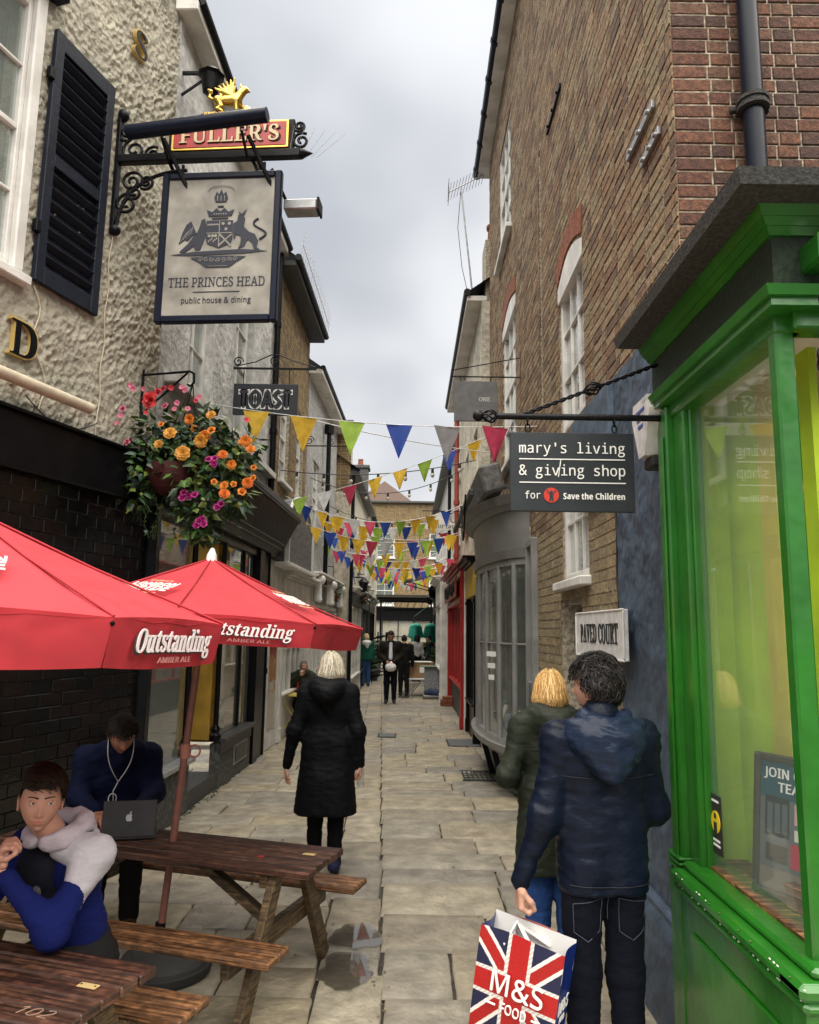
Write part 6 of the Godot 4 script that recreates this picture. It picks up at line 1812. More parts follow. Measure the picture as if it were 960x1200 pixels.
func tables() -> void:
	var turn := -atan2(0.297, 0.955)
	picnic_table("dark stained picnic table with the laptop on it", V3(-1.37, 0, -4.585), turn)
	picnic_table("worn brown picnic table with a cup and a brass plate", V3(-1.93, 0, -3.06), turn)
	var pa := parasol("red parasol standing through the picnic table with the laptop", V3(-1.385, 0.1, -4.62), V3(-1.197, 2.31, -4.6), 0.95, deg_to_rad(39), 0.36, 0.125, Basis(V3(0.35, 0, 1).normalized(), -0.06), [0])
	parasol("red parasol standing through the table with the cup", V3(-1.93, 0.1, -3.04), V3(-1.78, 2.37, -2.95), 1.06, deg_to_rad(-12), 0.42, 0.155, Basis(V3(0.35, 0, 1).normalized(), -0.04), [0])
	# cranking collar on the pole
	var w := Node3D.new(); w.name = "pole_clamp"; pa.add_child(w, true); w.position = V3(-1.295, 1.18, -4.612) - pa.position
	var b := MB.new(); b.cyl(V3(0, -0.04, 0), V3(0, 0.04, 0), 0.028, 0.028, 12)
	part("collar", b, mat("clamp_pink", Color(0.42, 0.16, 0.12), 0.5), w)
	b = MB.new()
	var lp := PackedVector3Array()
	for k in 13: lp.append(V3(0.055 + 0.034 * cos(TAU * k / 12), 0.034 * sin(TAU * k / 12), 0.0))
	b.tube(lp, 0.006, 6); part("ring", b, mat("clamp_pink", Color(0.42, 0.16, 0.12)), w)
	# weighted foot
	var f := Node3D.new(); f.name = "base"; pa.add_child(f, true); f.position = V3(-1.33, 0, -4.56) - pa.position
	b = MB.new()
	b.lathe([Vector2(0.25, 0.0), Vector2(0.26, 0.02), Vector2(0.26, 0.05), Vector2(0.245, 0.06)], 30); part("rim", b, M.cable, f)
	b = MB.new()
	var pr := []
	for i in 9: pr.append(Vector2(0.245 * cos(i / 8.0 * PI / 2), 0.055 + 0.1 * sin(i / 8.0 * PI / 2)))
	b.lathe(pr, 30); part("dome", b, mat("pebble", Color(0.09, 0.09, 0.088), 0.7, "speck", 9.0, "n_rough", 9.0, 0.9), f)
	b = MB.new(); b.cyl(V3(-0.055, 0.12, -0.06), V3(-0.05, 0.24, -0.06), 0.03, 0.03, 12); part("socket", b, M.iron, f)
	# laptop
	var lt := thing("laptop", "open silver grey laptop seen from behind on the picnic table", "laptop", V3(-1.62, 0.682, -4.72), 0.22 + PI)
	lt.scale = V3(0.9, 0.9, 0.9)
	b = MB.new(); b.box(V3(0, 0.01, -0.02), V3(0.33, 0.016, 0.23), 0.005); part("base", b, mat("laptop_alu", Color(0.035, 0.033, 0.034), 0.35, "soft", 4.0), lt)
	b = MB.new(); b.xf = Transform3D(Basis(Vector3.RIGHT, 0.22), V3(0, 0.018, -0.13))
	b.box(V3(0, 0.11, 0), V3(0.33, 0.22, 0.008), 0.004); part("lid", b, mat("laptop_alu", Color.BLACK), lt)
	b = MB.new(); b.xf = Transform3D(Basis(Vector3.RIGHT, 0.22), V3(0, 0.018, -0.13)) * Transform3D(Basis(Vector3.UP, PI), V3(0, 0.115, -0.005))
	var ap := PackedVector2Array()
	for i in 28:
		var a := TAU * i / 28
		var rr := 0.022 * (1.0 - 0.12 * cos(2.0 * a) * 0.4) - 0.006 * exp(-pow((a - PI / 2) / 0.3, 2)) - 0.004 * exp(-pow((a - 1.5 * PI) / 0.3, 2))
		if a < 0.55 or a > TAU - 0.35: rr -= 0.007
		ap.append(Vector2(rr * cos(a), rr * 1.08 * sin(a)))
	b.extrude(ap, 0, 0.0015)
	b.xf = b.xf * Transform3D(Basis(V3(0, 0, 1), -0.6), V3(0.006, 0.03, 0))
	var lf := PackedVector2Array()
	for i in 12: lf.append(Vector2(0.0045 * cos(TAU * i / 12), 0.009 * sin(TAU * i / 12)))
	b.extrude(lf, 0, 0.0015); part("emblem", b, mat("emblem_grey", Color(0.45, 0.45, 0.45), 0.4), lt)
	# things lying on the tables
	var ct := thing("drinks_cup", "black printed drinks cup standing on the near picnic table", "cup", V3(-1.50, 0.68, -2.735))
	b = MB.new(); b.lathe([Vector2(0.0, 0.0), Vector2(0.036, 0.0), Vector2(0.05, 0.15), Vector2(0.052, 0.152), Vector2(0.046, 0.152), Vector2(0.035, 0.02)], 22); part("cup", b, mat("cup_black", Color(0.012, 0.012, 0.014), 0.35), ct)
	text("M2\nFUN", "bold", 0.026, Transform3D(Basis(Vector3.UP, 0.5), V3(0.022, 0.1, 0.042)), M.ink_white, ct, 0.05, 0.003)
	var bt := thing("sauce_bottle", "black bottle with red white label and yellow cap", "bottle", V3(-1.39, 0.68, -2.53))
	b = MB.new(); b.lathe([Vector2(0.0, 0.0), Vector2(0.034, 0.0), Vector2(0.036, 0.12), Vector2(0.02, 0.155), Vector2(0.012, 0.17)], 18); part("body", b, mat("cup_black", Color.BLACK), bt)
	b = MB.new(); b.lathe([Vector2(0.0365, 0.03), Vector2(0.037, 0.05)], 18); part("label_red", b, M.ink_red, bt)
	b = MB.new(); b.lathe([Vector2(0.0368, 0.012), Vector2(0.0372, 0.03)], 18); part("label_white", b, M.ink_white, bt)
	b = MB.new(); b.lathe([Vector2(0.014, 0.165), Vector2(0.012, 0.19), Vector2(0.0, 0.2)], 12); part("cap", b, M.yellow_shop, bt)
	var bp := thing("brass_plate", "small brass number plate screwed to the near table", "plate", V3(-1.075, 0.68, -2.815), turn)
	b = MB.new(); b.box(V3(0, 0.002, 0), V3(0.075, 0.004, 0.03), 0.001); part("plate", b, mat("brass_plate", Color(0.55, 0.4, 0.18), 0.35), bp)
	b = MB.new(); b.ball(V3(-0.028, 0.0045, 0), V3(0.004, 0.002, 0.004), 8, 5); b.ball(V3(0.028, 0.0045, 0), V3(0.004, 0.002, 0.004), 8, 5); part("screw", b, M.iron, bp)
	var sm := thing("scratched_number", "number scratched into the near picnic table top", "carving", V3(-1.17, 0.679, -2.64), turn)
	text("102", "sans", 0.05, Transform3D(Basis(Vector3.RIGHT, -PI / 2), Vector3.ZERO), mat("bare_wood", Color(0.32, 0.2, 0.14), 0.8), sm, 0.13, 0.002, -0.8, 0.3, "scratch")
	var b2 := thing("brass_plate", "small pale number plate screwed to the laptop table", "plate", V3(-0.52, 0.68, -4.38), turn)
	b = MB.new(); b.box(V3(0, 0.002, 0), V3(0.07, 0.004, 0.03), 0.001); part("plate", b, mat("brass_plate", Color.BLACK), b2)
	b = MB.new(); b.ball(V3(-0.026, 0.0045, 0), V3(0.004, 0.002, 0.004), 8, 5); part("screw", b, M.iron, b2)
	var lf2 := thing("red_petal", "tiny red petal lying on the laptop table", "petal", V3(-0.78, 0.679, -4.33), 0.4)
	b = MB.new(); b.ball(V3(0, 0.003, 0), V3(0.014, 0.003, 0.009), 8, 5); b.ball(V3(0.012, 0.004, 0.008), V3(0.01, 0.003, 0.006), 8, 5); part("petal", b, M.ink_red, lf2)

# ---------------------------------------------------------------- hanging basket
func leaf(b: MB, at: Vector3, dir: Vector3, up: Vector3, l: float, w: float) -> void:
	dir = dir.normalized()
	var s := dir.cross(up).normalized() * w * 0.5
	var n := s.cross(dir).normalized()
	var a := at; var m1 := at + dir * l * 0.35 + n * l * 0.06; var tip := at + dir * l - n * l * 0.08
	b.tri(a, m1 + s - n * w * 0.12, m1); b.tri(a, m1, m1 - s - n * w * 0.12)
	b.tri(m1, m1 + s - n * w * 0.12, tip); b.tri(m1, tip, m1 - s - n * w * 0.12)

func bloom(r: float, petals: int, layers: int, seedv: int) -> ArrayMesh:
	var b := MB.new()
	var q := RandomNumberGenerator.new(); q.seed = seedv
	for L in layers:
		var open := lerpf(1.25, 0.35, float(L) / maxf(1, layers - 1)) if layers > 1 else 1.1
		for i in petals:
			var a := TAU * (i + 0.5 * (L % 2)) / petals + q.randf_range(-0.15, 0.15)
			var ra := r * (1.0 - 0.17 * L)
			var out := V3(cos(a), 0, sin(a)); var side := V3(-sin(a), 0, cos(a))
			b.grid(4, 4, func(u: float, v: float) -> Vector3:
				var w := sin(PI * (0.12 + 0.76 * v)) * 0.62 * ra * (u - 0.5) * 2.0
				var bend := open * (v * 0.9 + 0.1)
				var p := out * sin(bend) * v * ra + Vector3.UP * (cos(bend) * v * ra * 0.85 + 0.12 * ra * L)
				return p + side * w + Vector3.UP * (absf(u - 0.5) * 0.3 * ra * v))
	return b.mesh()

func basket() -> void:
	var c := V3(-1.93, 3.32, -6.6)
	var br := thing("basket_bracket", "thin black iron bracket holding the flower basket", "bracket")
	var b := MB.new()
	var w0 := V3(-2.46, 4.17, -6.69)
	b.tube(PackedVector3Array([w0, V3(-2.0, 4.18, -6.6), V3(-1.965, 4.16, -6.6), V3(-1.96, 4.08, -6.6), V3(-1.99, 4.04, -6.6), V3(-2.02, 4.06, -6.6)]), 0.011, 6)
	b.tube(PackedVector3Array([w0 + V3(0, -0.38, 0), V3(-2.02, 4.17, -6.6)]), 0.01, 6)
	b.bar(w0 + V3(0, -0.45, 0), w0 + V3(0, 0.05, 0), 0.03, 0.012, V3(0, 0, 1))
	part("arm", b, M.iron, br)
	var t := thing("hanging_flower_basket", "overflowing hanging basket of orange begonias and pink flowers", "flower basket", c)
	b = MB.new()
	var pr := []
	for i in 8: pr.append(Vector2(0.05 + 0.19 * sin(i / 7.0 * PI / 2), -0.26 + 0.27 * (1.0 - cos(i / 7.0 * PI / 2))))
	b.xf = Transform3D(Basis(), V3(-0.14, -0.04, 0.05))
	b.lathe(pr, 18); part("bowl", b, mat("basket_red", Color(0.09, 0.012, 0.012), 0.7, "mottle", 3.0), t)
	b = MB.new()
	for i in 3: b.cyl(V3(-0.14 + 0.2 * cos(i * 2.1), 0.0, 0.05 + 0.2 * sin(i * 2.1)), V3(-0.04, 0.74, 0), 0.005, 0.005, 4)
	part("chain", b, M.iron, t)
	var r := RandomNumberGenerator.new(); r.seed = 17
	# leaf mass: a lumpy cloud; the trailing side and the tails
	var clumps := [[V3(-0.12, 0.1, 0), 0.3, 210], [V3(0.16, 0.08, 0.03), 0.3, 200], [V3(0.34, -0.05, 0), 0.24, 150], [V3(-0.4, -0.02, 0.05), 0.22, 120], [V3(-0.46, -0.25, 0.05), 0.17, 110], [V3(0.1, -0.35, 0.1), 0.24, 170], [V3(0.02, 0.32, -0.02), 0.26, 120], [V3(0.12, -0.6, 0.08), 0.13, 70], [V3(-0.36, 0.28, 0), 0.18, 70], [V3(0.4, -0.3, 0.02), 0.16, 80], [V3(0.42, 0.15, 0), 0.18, 80], [V3(0.0, -0.12, 0.12), 0.25, 130]]
	var cols := [Color(0.03, 0.075, 0.02), Color(0.045, 0.11, 0.025), Color(0.02, 0.05, 0.018), Color(0.08, 0.16, 0.03), Color(0.03, 0.07, 0.04), Color(0.14, 0.2, 0.03)]
	for q in clumps:
		b = MB.new()
		var cc: Vector3 = q[0]; var R: float = q[1]
		for i in int(q[2]):
			var d := V3(r.randfn(), r.randfn(), r.randfn()).normalized()
			var p := cc + d * R * pow(r.randf(), 0.45)
			b.col = cols[r.randi() % cols.size()] * r.randf_range(0.7, 1.25)
			var dir := (d + V3(r.randfn(), r.randfn() - 0.4, r.randfn()) * 0.6)
			leaf(b, p, dir, (d + Vector3.UP * 0.6 + V3(r.randfn(), 0, r.randfn()) * 0.3), r.randf_range(0.06, 0.135), r.randf_range(0.045, 0.085))
		var lm := vmat("leaf", 0.45, "soft", 8.0)
		lm.backlight_enabled = true; lm.backlight = Color(0.08, 0.14, 0.03)
		var x := part("foliage", b, lm, t); x.set_meta("kind", "stuff")
	# hanging tails of leaves
	b = MB.new()
	for k in 9:
		var p := V3(r.randf_range(-0.5, 0.4), -0.2, r.randf_range(-0.1, 0.2))
		for i in 12:
			var np := p + V3(r.randf_range(-0.03, 0.03), -0.04, r.randf_range(-0.02, 0.02))
			b.col = Color(0.05, 0.09, 0.02); b.cyl(p, np, 0.003, 0.003, 4, false)
			b.col = cols[r.randi() % cols.size()]
			leaf(b, p, V3(r.randfn(), -0.5, r.randfn()), Vector3.UP, 0.05, 0.04)
			p = np
	var tails := part("trailing_stems", b, M.leaf, t); tails.set_meta("kind", "stuff")
	# blooms as seen: offsets from the middle, radius, colour
	var big := bloom(1.0, 7, 4, 1); var sml := bloom(1.0, 5, 2, 2); var tiny := bloom(1.0, 5, 1, 3)
	var fm := {}
	var fc := {"gold": Color(0.75, 0.36, 0.05), "orange": Color(0.78, 0.24, 0.02), "deep": Color(0.75, 0.17, 0.015), "pink": Color(0.62, 0.16, 0.26), "mag": Color(0.45, 0.02, 0.22), "red": Color(0.55, 0.03, 0.05), "coral": Color(0.75, 0.06, 0.07)}
	for k in fc:
		fm[k] = mat("petal_" + k, fc[k], 0.6, "soft", 9.0)
		fm[k].backlight_enabled = true; fm[k].backlight = (fc[k] as Color * 0.4)
	var px := func(x: float, y: float, dz: float) -> Vector3: return V3((x - 228.0) / 131.0, -(y - 545.0) / 131.0, dz)
	var put := func(m: Mesh, k: String, p: Vector3, s: float) -> void:
		var o := inst("flower", m, fm[k], t)
		var d := V3(p.x * 0.4 + r.randfn() * 0.2, 0.15 + r.randfn() * 0.25, 1.0).normalized()
		o.transform = Transform3D(Basis(Quaternion(Vector3.UP, d)) * Basis(Vector3.UP, r.randf() * TAU) * Basis().scaled(Vector3.ONE * s), p)
	for q in [[215, 521, "gold", 0.06], [229, 542, "gold", 0.07], [248, 527, "gold", 0.062], [199, 530, "gold", 0.045], [235, 503, "orange", 0.05], [238, 511, "gold", 0.035], [251, 520, "orange", 0.052], [260, 516, "orange", 0.04], [258, 498, "gold", 0.045], [298, 527, "orange", 0.055], [304, 537, "orange", 0.045], [273, 543, "deep", 0.045], [281, 552, "orange", 0.047], [303, 575, "deep", 0.05], [297, 585, "orange", 0.04], [277, 578, "orange", 0.042], [278, 588, "deep", 0.05], [266, 574, "orange", 0.03], [286, 575, "orange", 0.03], [200, 507, "orange", 0.03], [306, 555, "orange", 0.03], [309, 569, "orange", 0.03], [292, 528, "orange", 0.03]]:
		put.call(big if q[3] > 0.04 else sml, q[2], px.call(q[0], q[1], 0.3 + 0.05 * sin(q[0])), q[3])
	for q in [[187, 478, "coral", 0.085], [162, 461, "pink", 0.03], [200, 465, "red", 0.035], [208, 463, "red", 0.03], [193, 468, "red", 0.035], [220, 463, "pink", 0.03], [224, 466, "pink", 0.03], [216, 481, "pink", 0.03], [228, 488, "pink", 0.03], [240, 474, "pink", 0.03], [155, 489, "pink", 0.035], [153, 497, "pink", 0.03], [150, 506, "pink", 0.03], [203, 485, "pink", 0.035], [213, 488, "pink", 0.025], [163, 527, "pink", 0.035], [165, 465, "pink", 0.03], [181, 493, "red", 0.025], [177, 465, "pink", 0.025], [236, 478, "red", 0.025], [295, 500, "red", 0.03]]:
		put.call(sml if q[3] > 0.03 else tiny, q[2], px.call(q[0], q[1], 0.24), q[3])
	for q in [[232, 586], [238, 589], [244, 588], [230, 591], [257, 548], [263, 552], [264, 547], [269, 601], [273, 598], [250, 617], [254, 614], [256, 620], [248, 621]]:
		put.call(sml, "mag", px.call(q[0], q[1], 0.3), 0.035)

# ---------------------------------------------------------------- bunting and festoon lights
func bunting() -> void:
	var col := {"y": Color(0.78, 0.5, 0.03), "g": Color(0.36, 0.56, 0.06), "b": Color(0.012, 0.06, 0.36), "w": Color(0.62, 0.62, 0.62), "p": Color(0.65, 0.06, 0.14), "s": Color(0.34, 0.34, 0.35)}
	var fm := {}
	for k in col:
		fm[k] = mat("pennant_" + k, col[k], 0.7, "soft", 3.0, "n_fold", 1.0, 0.2)
		fm[k].backlight_enabled = true; fm[k].backlight = col[k] * 0.55
	var names := ["bunting string crossing from the navy hanging sign to the bow window", "bunting string rising to the right over the arched board", "low bunting string past the arched board", "bunting string level with the vent pipe", "bunting string by the oval sign", "bunting string over the red shop", "bunting string over the white bay shop", "bunting string before the striped awning", "bunting string over the green awning", "bunting string by the cream house", "bunting string near the steel canopy", "bunting string below the far house windows", "bunting string sagging between arched board and yellow shop", "bunting string between the vent pipe and the oval sign", "bunting string running askew over the carved red fascia", "bunting string at the cream house's chimney end", "bunting string before the black shop", "bunting string over the dark green shop", "bunting string hung low along the cream house"]
	# from, to, sag, pennant width, pattern
	var S := [
		[V3(-2.3, 4.32, -8.0), V3(1.38, 4.1, -8.0), 0.1, 0.29, "yygbspy", 0.62, 0.52],
		[V3(-2.27, 3.85, -12.0), V3(1.2, 5.0, -12.0), 0.12, 0.25, "bgwpyygby", 0.12, 0.42],
		[V3(-2.2, 3.95, -14.0), V3(1.2, 3.9, -15.0), 0.38, 0.24, "yybyypwybgby", 0.2, 0.27],
		[V3(-2.15, 4.55, -16.5), V3(1.2, 4.75, -17.5), 0.5, 0.27, "wypygwbgyw", 0.2, 0.33],
		[V3(-2.1, 3.9, -18.0), V3(1.2, 4.5, -18.5), 0.5, 0.24, "gbpwygbyp", 0.15, 0.36],
		[V3(-2.05, 4.0, -20.0), V3(1.2, 3.8, -20.0), 0.42, 0.24, "pbygpwybgyp", 0.15, 0.3],
		[V3(-1.6, 4.1, -22.5), V3(1.2, 3.9, -22.5), 0.42, 0.24, "ygbypgwbyp", 0.15, 0.27],
		[V3(-1.6, 4.3, -25.0), V3(1.2, 4.3, -25.0), 0.55, 0.25, "bpygwybgp", 0.12, 0.28],
		[V3(-1.6, 4.3, -27.5), V3(1.2, 4.2, -28.0), 0.7, 0.25, "ypgbywpgyb", 0.12, 0.27],
		[V3(-1.6, 4.5, -30.5), V3(1.2, 4.5, -30.5), 0.7, 0.26, "gypbwygpb", 0.12, 0.28],
		[V3(-1.55, 4.7, -33.5), V3(1.2, 4.6, -33.5), 0.8, 0.27, "pybgywbyg", 0.12, 0.29],
		[V3(-1.5, 5.0, -37.0), V3(1.2, 5.0, -37.0), 0.8, 0.28, "byypgwyb", 0.12, 0.32],
		[V3(-2.2, 4.2, -13.2), V3(1.2, 4.35, -14.2), 0.45, 0.22, "gbyywpbgyyb", 0.1, 0.29],
		[V3(-2.1, 4.4, -17.2), V3(1.2, 4.0, -16.6), 0.3, 0.24, "ypbygwypbgy", 0.25, 0.28],
		[V3(-2.0, 4.25, -19.2), V3(1.2, 4.3, -21.2), 0.6, 0.24, "bywpygbyywp", 0.1, 0.27],
		[V3(-1.6, 4.5, -23.6), V3(1.2, 4.2, -23.8), 0.6, 0.25, "pygybwypgb", 0.2, 0.26],
		[V3(-1.6, 4.0, -26.2), V3(1.2, 4.4, -26.6), 0.45, 0.25, "wybgpyybgw", 0.15, 0.26],
		[V3(-1.6, 4.3, -29.2), V3(1.2, 4.1, -29.4), 0.5, 0.26, "ybpgywbypg", 0.1, 0.27],
		[V3(-1.62, 3.6, -21.5), V3(-1.5, 3.4, -33.0), 0.5, 0.28, "bygpbwybgypb", 0.4, 0.9],
	]
	var r := RandomNumberGenerator.new(); r.seed = 40
	for k in S.size():
		var q: Array = S[k]
		var t := thing("bunting_string", names[k], "bunting", Vector3.ZERO, 0, "bunting strings across the alley")
		var A: Vector3 = q[0]; var B: Vector3 = q[1]; var sag: float = q[2]; var w: float = q[3]; var pat: String = q[4]
		var at := func(f: float) -> Vector3: return A.lerp(B, f) + V3(0, -4.0 * sag * f * (1.0 - f), 0)
		var pts := PackedVector3Array()
		for i in 25: pts.append(at.call(i / 24.0))
		var b := MB.new(); b.tube(pts, 0.005 if k < 3 else 0.007, 5); part("cord", b, M.white_plastic, t)
		var L := (B - A).length()
		var n := pat.length()
		var d := (B - A).normalized()
		for i in n:
			var s: float = q[5] + q[6] * i
			if s > L - 0.1: break
			var p: Vector3 = at.call(s / L)
			var f := MB.new()
			var yaw := r.randf_range(-0.5, 0.5); var lean := r.randf_range(-0.35, 0.25)
			var hx := V3(d.x, d.y, d.z)
			var nz := hx.cross(Vector3.UP).normalized()
			var down := (Vector3.DOWN + nz * lean).normalized()
			var h := w * 1.32
			f.grid(4, 5, func(u: float, v: float) -> Vector3:
				var ww := w * (1.0 - v * 0.97)
				return p + hx * (u - 0.5) * ww + down * h * v + nz * (0.02 * sin(u * 5.0 + i) * v + yaw * (u - 0.5) * ww * 0.6))
			part("pennant", f, fm[pat[i]], t)
	# festoon cables with bulbs
	var fe := [[V3(-2.26, 4.62, -13.0), V3(1.15, 4.85, -13.0), 0.16], [V3(-2.15, 5.1, -16.0), V3(1.2, 5.45, -16.5), 0.45], [V3(-2.1, 5.0, -19.0), V3(1.2, 5.0, -20.0), 0.4], [V3(-1.6, 4.9, -24.0), V3(1.2, 5.1, -24.0), 0.4]]
	for k in fe.size():
		var q: Array = fe[k]
		var t := thing("festoon_lights", ["festoon bulb cable beside the arched board", "festoon bulb cable crossing by the vent pipe", "festoon bulb cable over the red shop", "festoon bulb cable over the white bay shop"][k], "string lights", Vector3.ZERO, 0, "festoon cables across the alley")
		var A: Vector3 = q[0]; var B: Vector3 = q[1]
		var pts := PackedVector3Array()
		for i in 25:
			var f := i / 24.0
			pts.append(A.lerp(B, f) + V3(0, -4.0 * q[2] * f * (1.0 - f), 0))
		var b := MB.new(); b.tube(pts, 0.009, 5); part("cable", b, M.cable, t)
		for i in 7:
			var f := (i + 0.6) / 7.2
			var p := A.lerp(B, f) + V3(0, -4.0 * q[2] * f * (1.0 - f), 0)
			b = MB.new(); b.cyl(p, p + V3(0, -0.08, 0), 0.022, 0.026, 8); part("socket", b, M.cable, t)
			b = MB.new(); b.ball(p + V3(0, -0.12, 0), V3(0.034, 0.045, 0.034), 10, 8); part("bulb", b, M.bulb, t)
	var wv := thing("overhead_cable", "plain thin cable sagging across the sky above the bunting", "cable")
	var b := MB.new()
	var pts := PackedVector3Array()
	for i in 20:
		var f := i / 19.0
		pts.append(V3(-2.3, 4.95, -10.0).lerp(V3(1.3, 4.75, -12.0), f) + V3(0, -0.3 * 4 * f * (1 - f) * 0.3, 0))
	b.tube(pts, 0.008, 5); part("cable", b, M.white_plastic, wv)

# ---------------------------------------------------------------- street pieces
func street() -> void:
	var g := thing("drain_grate", "rusty cast iron drain grate set in the paving", "drain", V3(1.03, 0.004, -10.45))
	boxpart("frame", V3(0, 0.0, 0.32), V3(0.6, 0.02, 0.04), M.lead, g); boxpart("frame", V3(0, 0.0, -0.32), V3(0.6, 0.02, 0.04), M.lead, g)
	for i in 10: boxpart("bar", V3(-0.27 + i * 0.06, 0.0, 0), V3(0.022, 0.018, 0.6), M.lead, g, 0.003)
	for i in 5: boxpart("cross_bar", V3(0, -0.002, -0.24 + i * 0.12), V3(0.56, 0.012, 0.02), M.lead, g, 0.003)
	boxpart("pit", V3(0, -0.03, 0), V3(0.6, 0.01, 0.64), M.earth, g)
	for a in [[V3(0.97, 0.006, -13.4), 0.5, "grey metal inspection cover near the bow window"], [V3(-0.35, 0.006, -14.2), 0.28, "small metal stopcock cover by the middle joint"]]:
		var c := thing("inspection_cover", a[2], "cover", a[0])
		boxpart("lid", Vector3.ZERO, V3(a[1], 0.016, a[1] * 1.5), mat("cover_grey", Color(0.15, 0.17, 0.18), 0.5, "mottle", 3.0, "n_rough", 1.0, 0.5), c)
		boxpart("rim", V3(0, -0.004, 0), V3(a[1] + 0.06, 0.014, a[1] * 1.5 + 0.06), M.lead, c)
	# wet patches
	var r := RandomNumberGenerator.new(); r.seed = 8
	for k in 2:
		var p := thing("puddle", ["small shallow puddle beside the table leg", "larger shallow puddle in the hollow of the paving"][k], "puddle", [V3(-0.3, 0.011, -5.08), V3(-0.33, 0.011, -4.6)][k])
		var b := MB.new()
		var fn := FastNoiseLite.new(); fn.seed = 60 + k; fn.frequency = 0.9
		var n := 40
		for i in n:
			var q := []
			for j in [i, i + 1]:
				var a: float = TAU * (j % n) / n
				var rr := 0.16 * (1.0 + 0.4 * fn.get_noise_2d(cos(a) * 0.7, sin(a) * 0.7) + 0.1 * fn.get_noise_2d(cos(a) * 2.4, sin(a) * 2.4))
				q.append(V3(cos(a) * rr, 0, sin(a) * rr * [1.25, 1.45][k]))
			b.tri(Vector3.ZERO, q[1], q[0])
		part("water", b, glass("puddle_water", Color(0.2, 0.175, 0.14), 0.5), p)
	# litter: tiny leaves on the paving
	var lt := MB.new()
	for i in 260:
		var z := r.randf_range(-16, -3.2); var x := r.randf_range(-2.1, 1.2)
		if r.randf() < 0.4: x = 0.035 + 0.0345 * z + r.randf_range(-0.05, 0.05)
		lt.col = [Color(0.12, 0.075, 0.03), Color(0.2, 0.14, 0.06), Color(0.07, 0.05, 0.03), Color(0.35, 0.3, 0.22)][r.randi() % 4]
		leaf(lt, V3(x, 0.008, z), V3(r.randfn(), 0.05, r.randfn()), Vector3.UP, r.randf_range(0.012, 0.035), r.randf_range(0.008, 0.018))
	var o := inst("fallen_leaves", lt.mesh(), vmat("litter", 0.9), self)
	o.set_meta("kind", "stuff"); o.set_meta("label", "scattered brown leaf litter on the paving stones"); o.set_meta("category", "litter")
	# moss and weeds along wall feet
	var ms := MB.new()
	for i in 700:
		var k := r.randf()
		var z := lerpf(-4.0, -20.0, r.randf())
		var x := 1.33 + r.randf_range(-0.05, 0.02) if k < 0.5 else -2.25 + r.randf_range(-0.03, 0.05)
		if k >= 0.5: z = lerpf(-7.0, -19.0, r.randf())
		if k < 0.5 and z < -13: x -= 0.12
		ms.col = Color(0.06, 0.07, 0.025) * r.randf_range(0.5, 1.3)
		ms.ball(V3(x, 0.0, z), V3(r.randf_range(0.01, 0.03), r.randf_range(0.006, 0.02), r.randf_range(0.01, 0.04)), 5, 4)
	var mo := inst("moss", ms.mesh(), vmat("moss", 0.95), self)
	mo.set_meta("kind", "stuff"); mo.set_meta("label", "dark moss growing along the foot of the walls"); mo.set_meta("category", "moss")
	# cafe table with the yellow top
	var y := thing("bistro_table", "yellow round folding bistro table by the white cafe", "table", V3(-2.02, 0, -14.05))
	var ym := mat("bistro_yellow", Color(0.62, 0.5, 0.1), 0.4, "soft", 3.0)
	var b := MB.new(); b.lathe([Vector2(0.0, 0.70), Vector2(0.31, 0.70), Vector2(0.315, 0.715), Vector2(0.31, 0.73), Vector2(0.0, 0.73)], 28); part("top", b, ym, y)
	for s in [-1, 1]:
		for q in [-1, 1]:
			b = MB.new(); b.cyl(V3(s * 0.24, 0, q * 0.16), V3(-s * 0.24, 0.7, q * 0.16), 0.011, 0.011, 6); part("leg", b, ym, y)
	b = MB.new(); b.cyl(V3(0.24, 0.03, -0.16), V3(0.24, 0.03, 0.16), 0.009, 0.009, 6); b.cyl(V3(-0.24, 0.03, -0.16), V3(-0.24, 0.03, 0.16), 0.009, 0.009, 6); part("stretcher", b, ym, y)
	var ch := thing("bistro_chair", "yellow green folding bistro chair under the seated woman", "chair", V3(-1.93, 0, -14.75), 0.15)
	var cm := mat("bistro_green", Color(0.28, 0.34, 0.06), 0.4, "soft", 3.0)
	for i in 4: boxpart("seat_slat", V3(0, 0.45, -0.15 + i * 0.1), V3(0.4, 0.018, 0.08), cm, ch)
	for i in 2: boxpart("back_slat", V3(0, 0.68 + i * 0.12, -0.24), V3(0.4, 0.07, 0.016), cm, ch)
	for s in [-1, 1]:
		b = MB.new(); b.cyl(V3(s * 0.19, 0, 0.2), V3(s * 0.19, 0.84, -0.24), 0.01, 0.01, 6); part("leg", b, cm, ch)
		b = MB.new(); b.cyl(V3(s * 0.19, 0, -0.2), V3(s * 0.19, 0.45, 0.2), 0.01, 0.01, 6); part("leg", b, cm, ch)
	var cp := thing("napkin_plate", "white crumpled napkin on the yellow bistro table", "napkin", V3(-1.86, 0.73, -14.02))
	b = MB.new(); nets(b, [[V3(-0.05, 0.02, 0), V3(0.05, 0.03, 0.02), 0.03, 0.035]], 0.012, 0.008, [], 0.008, 3, 30.0); part("napkin", b, M.paper, cp)
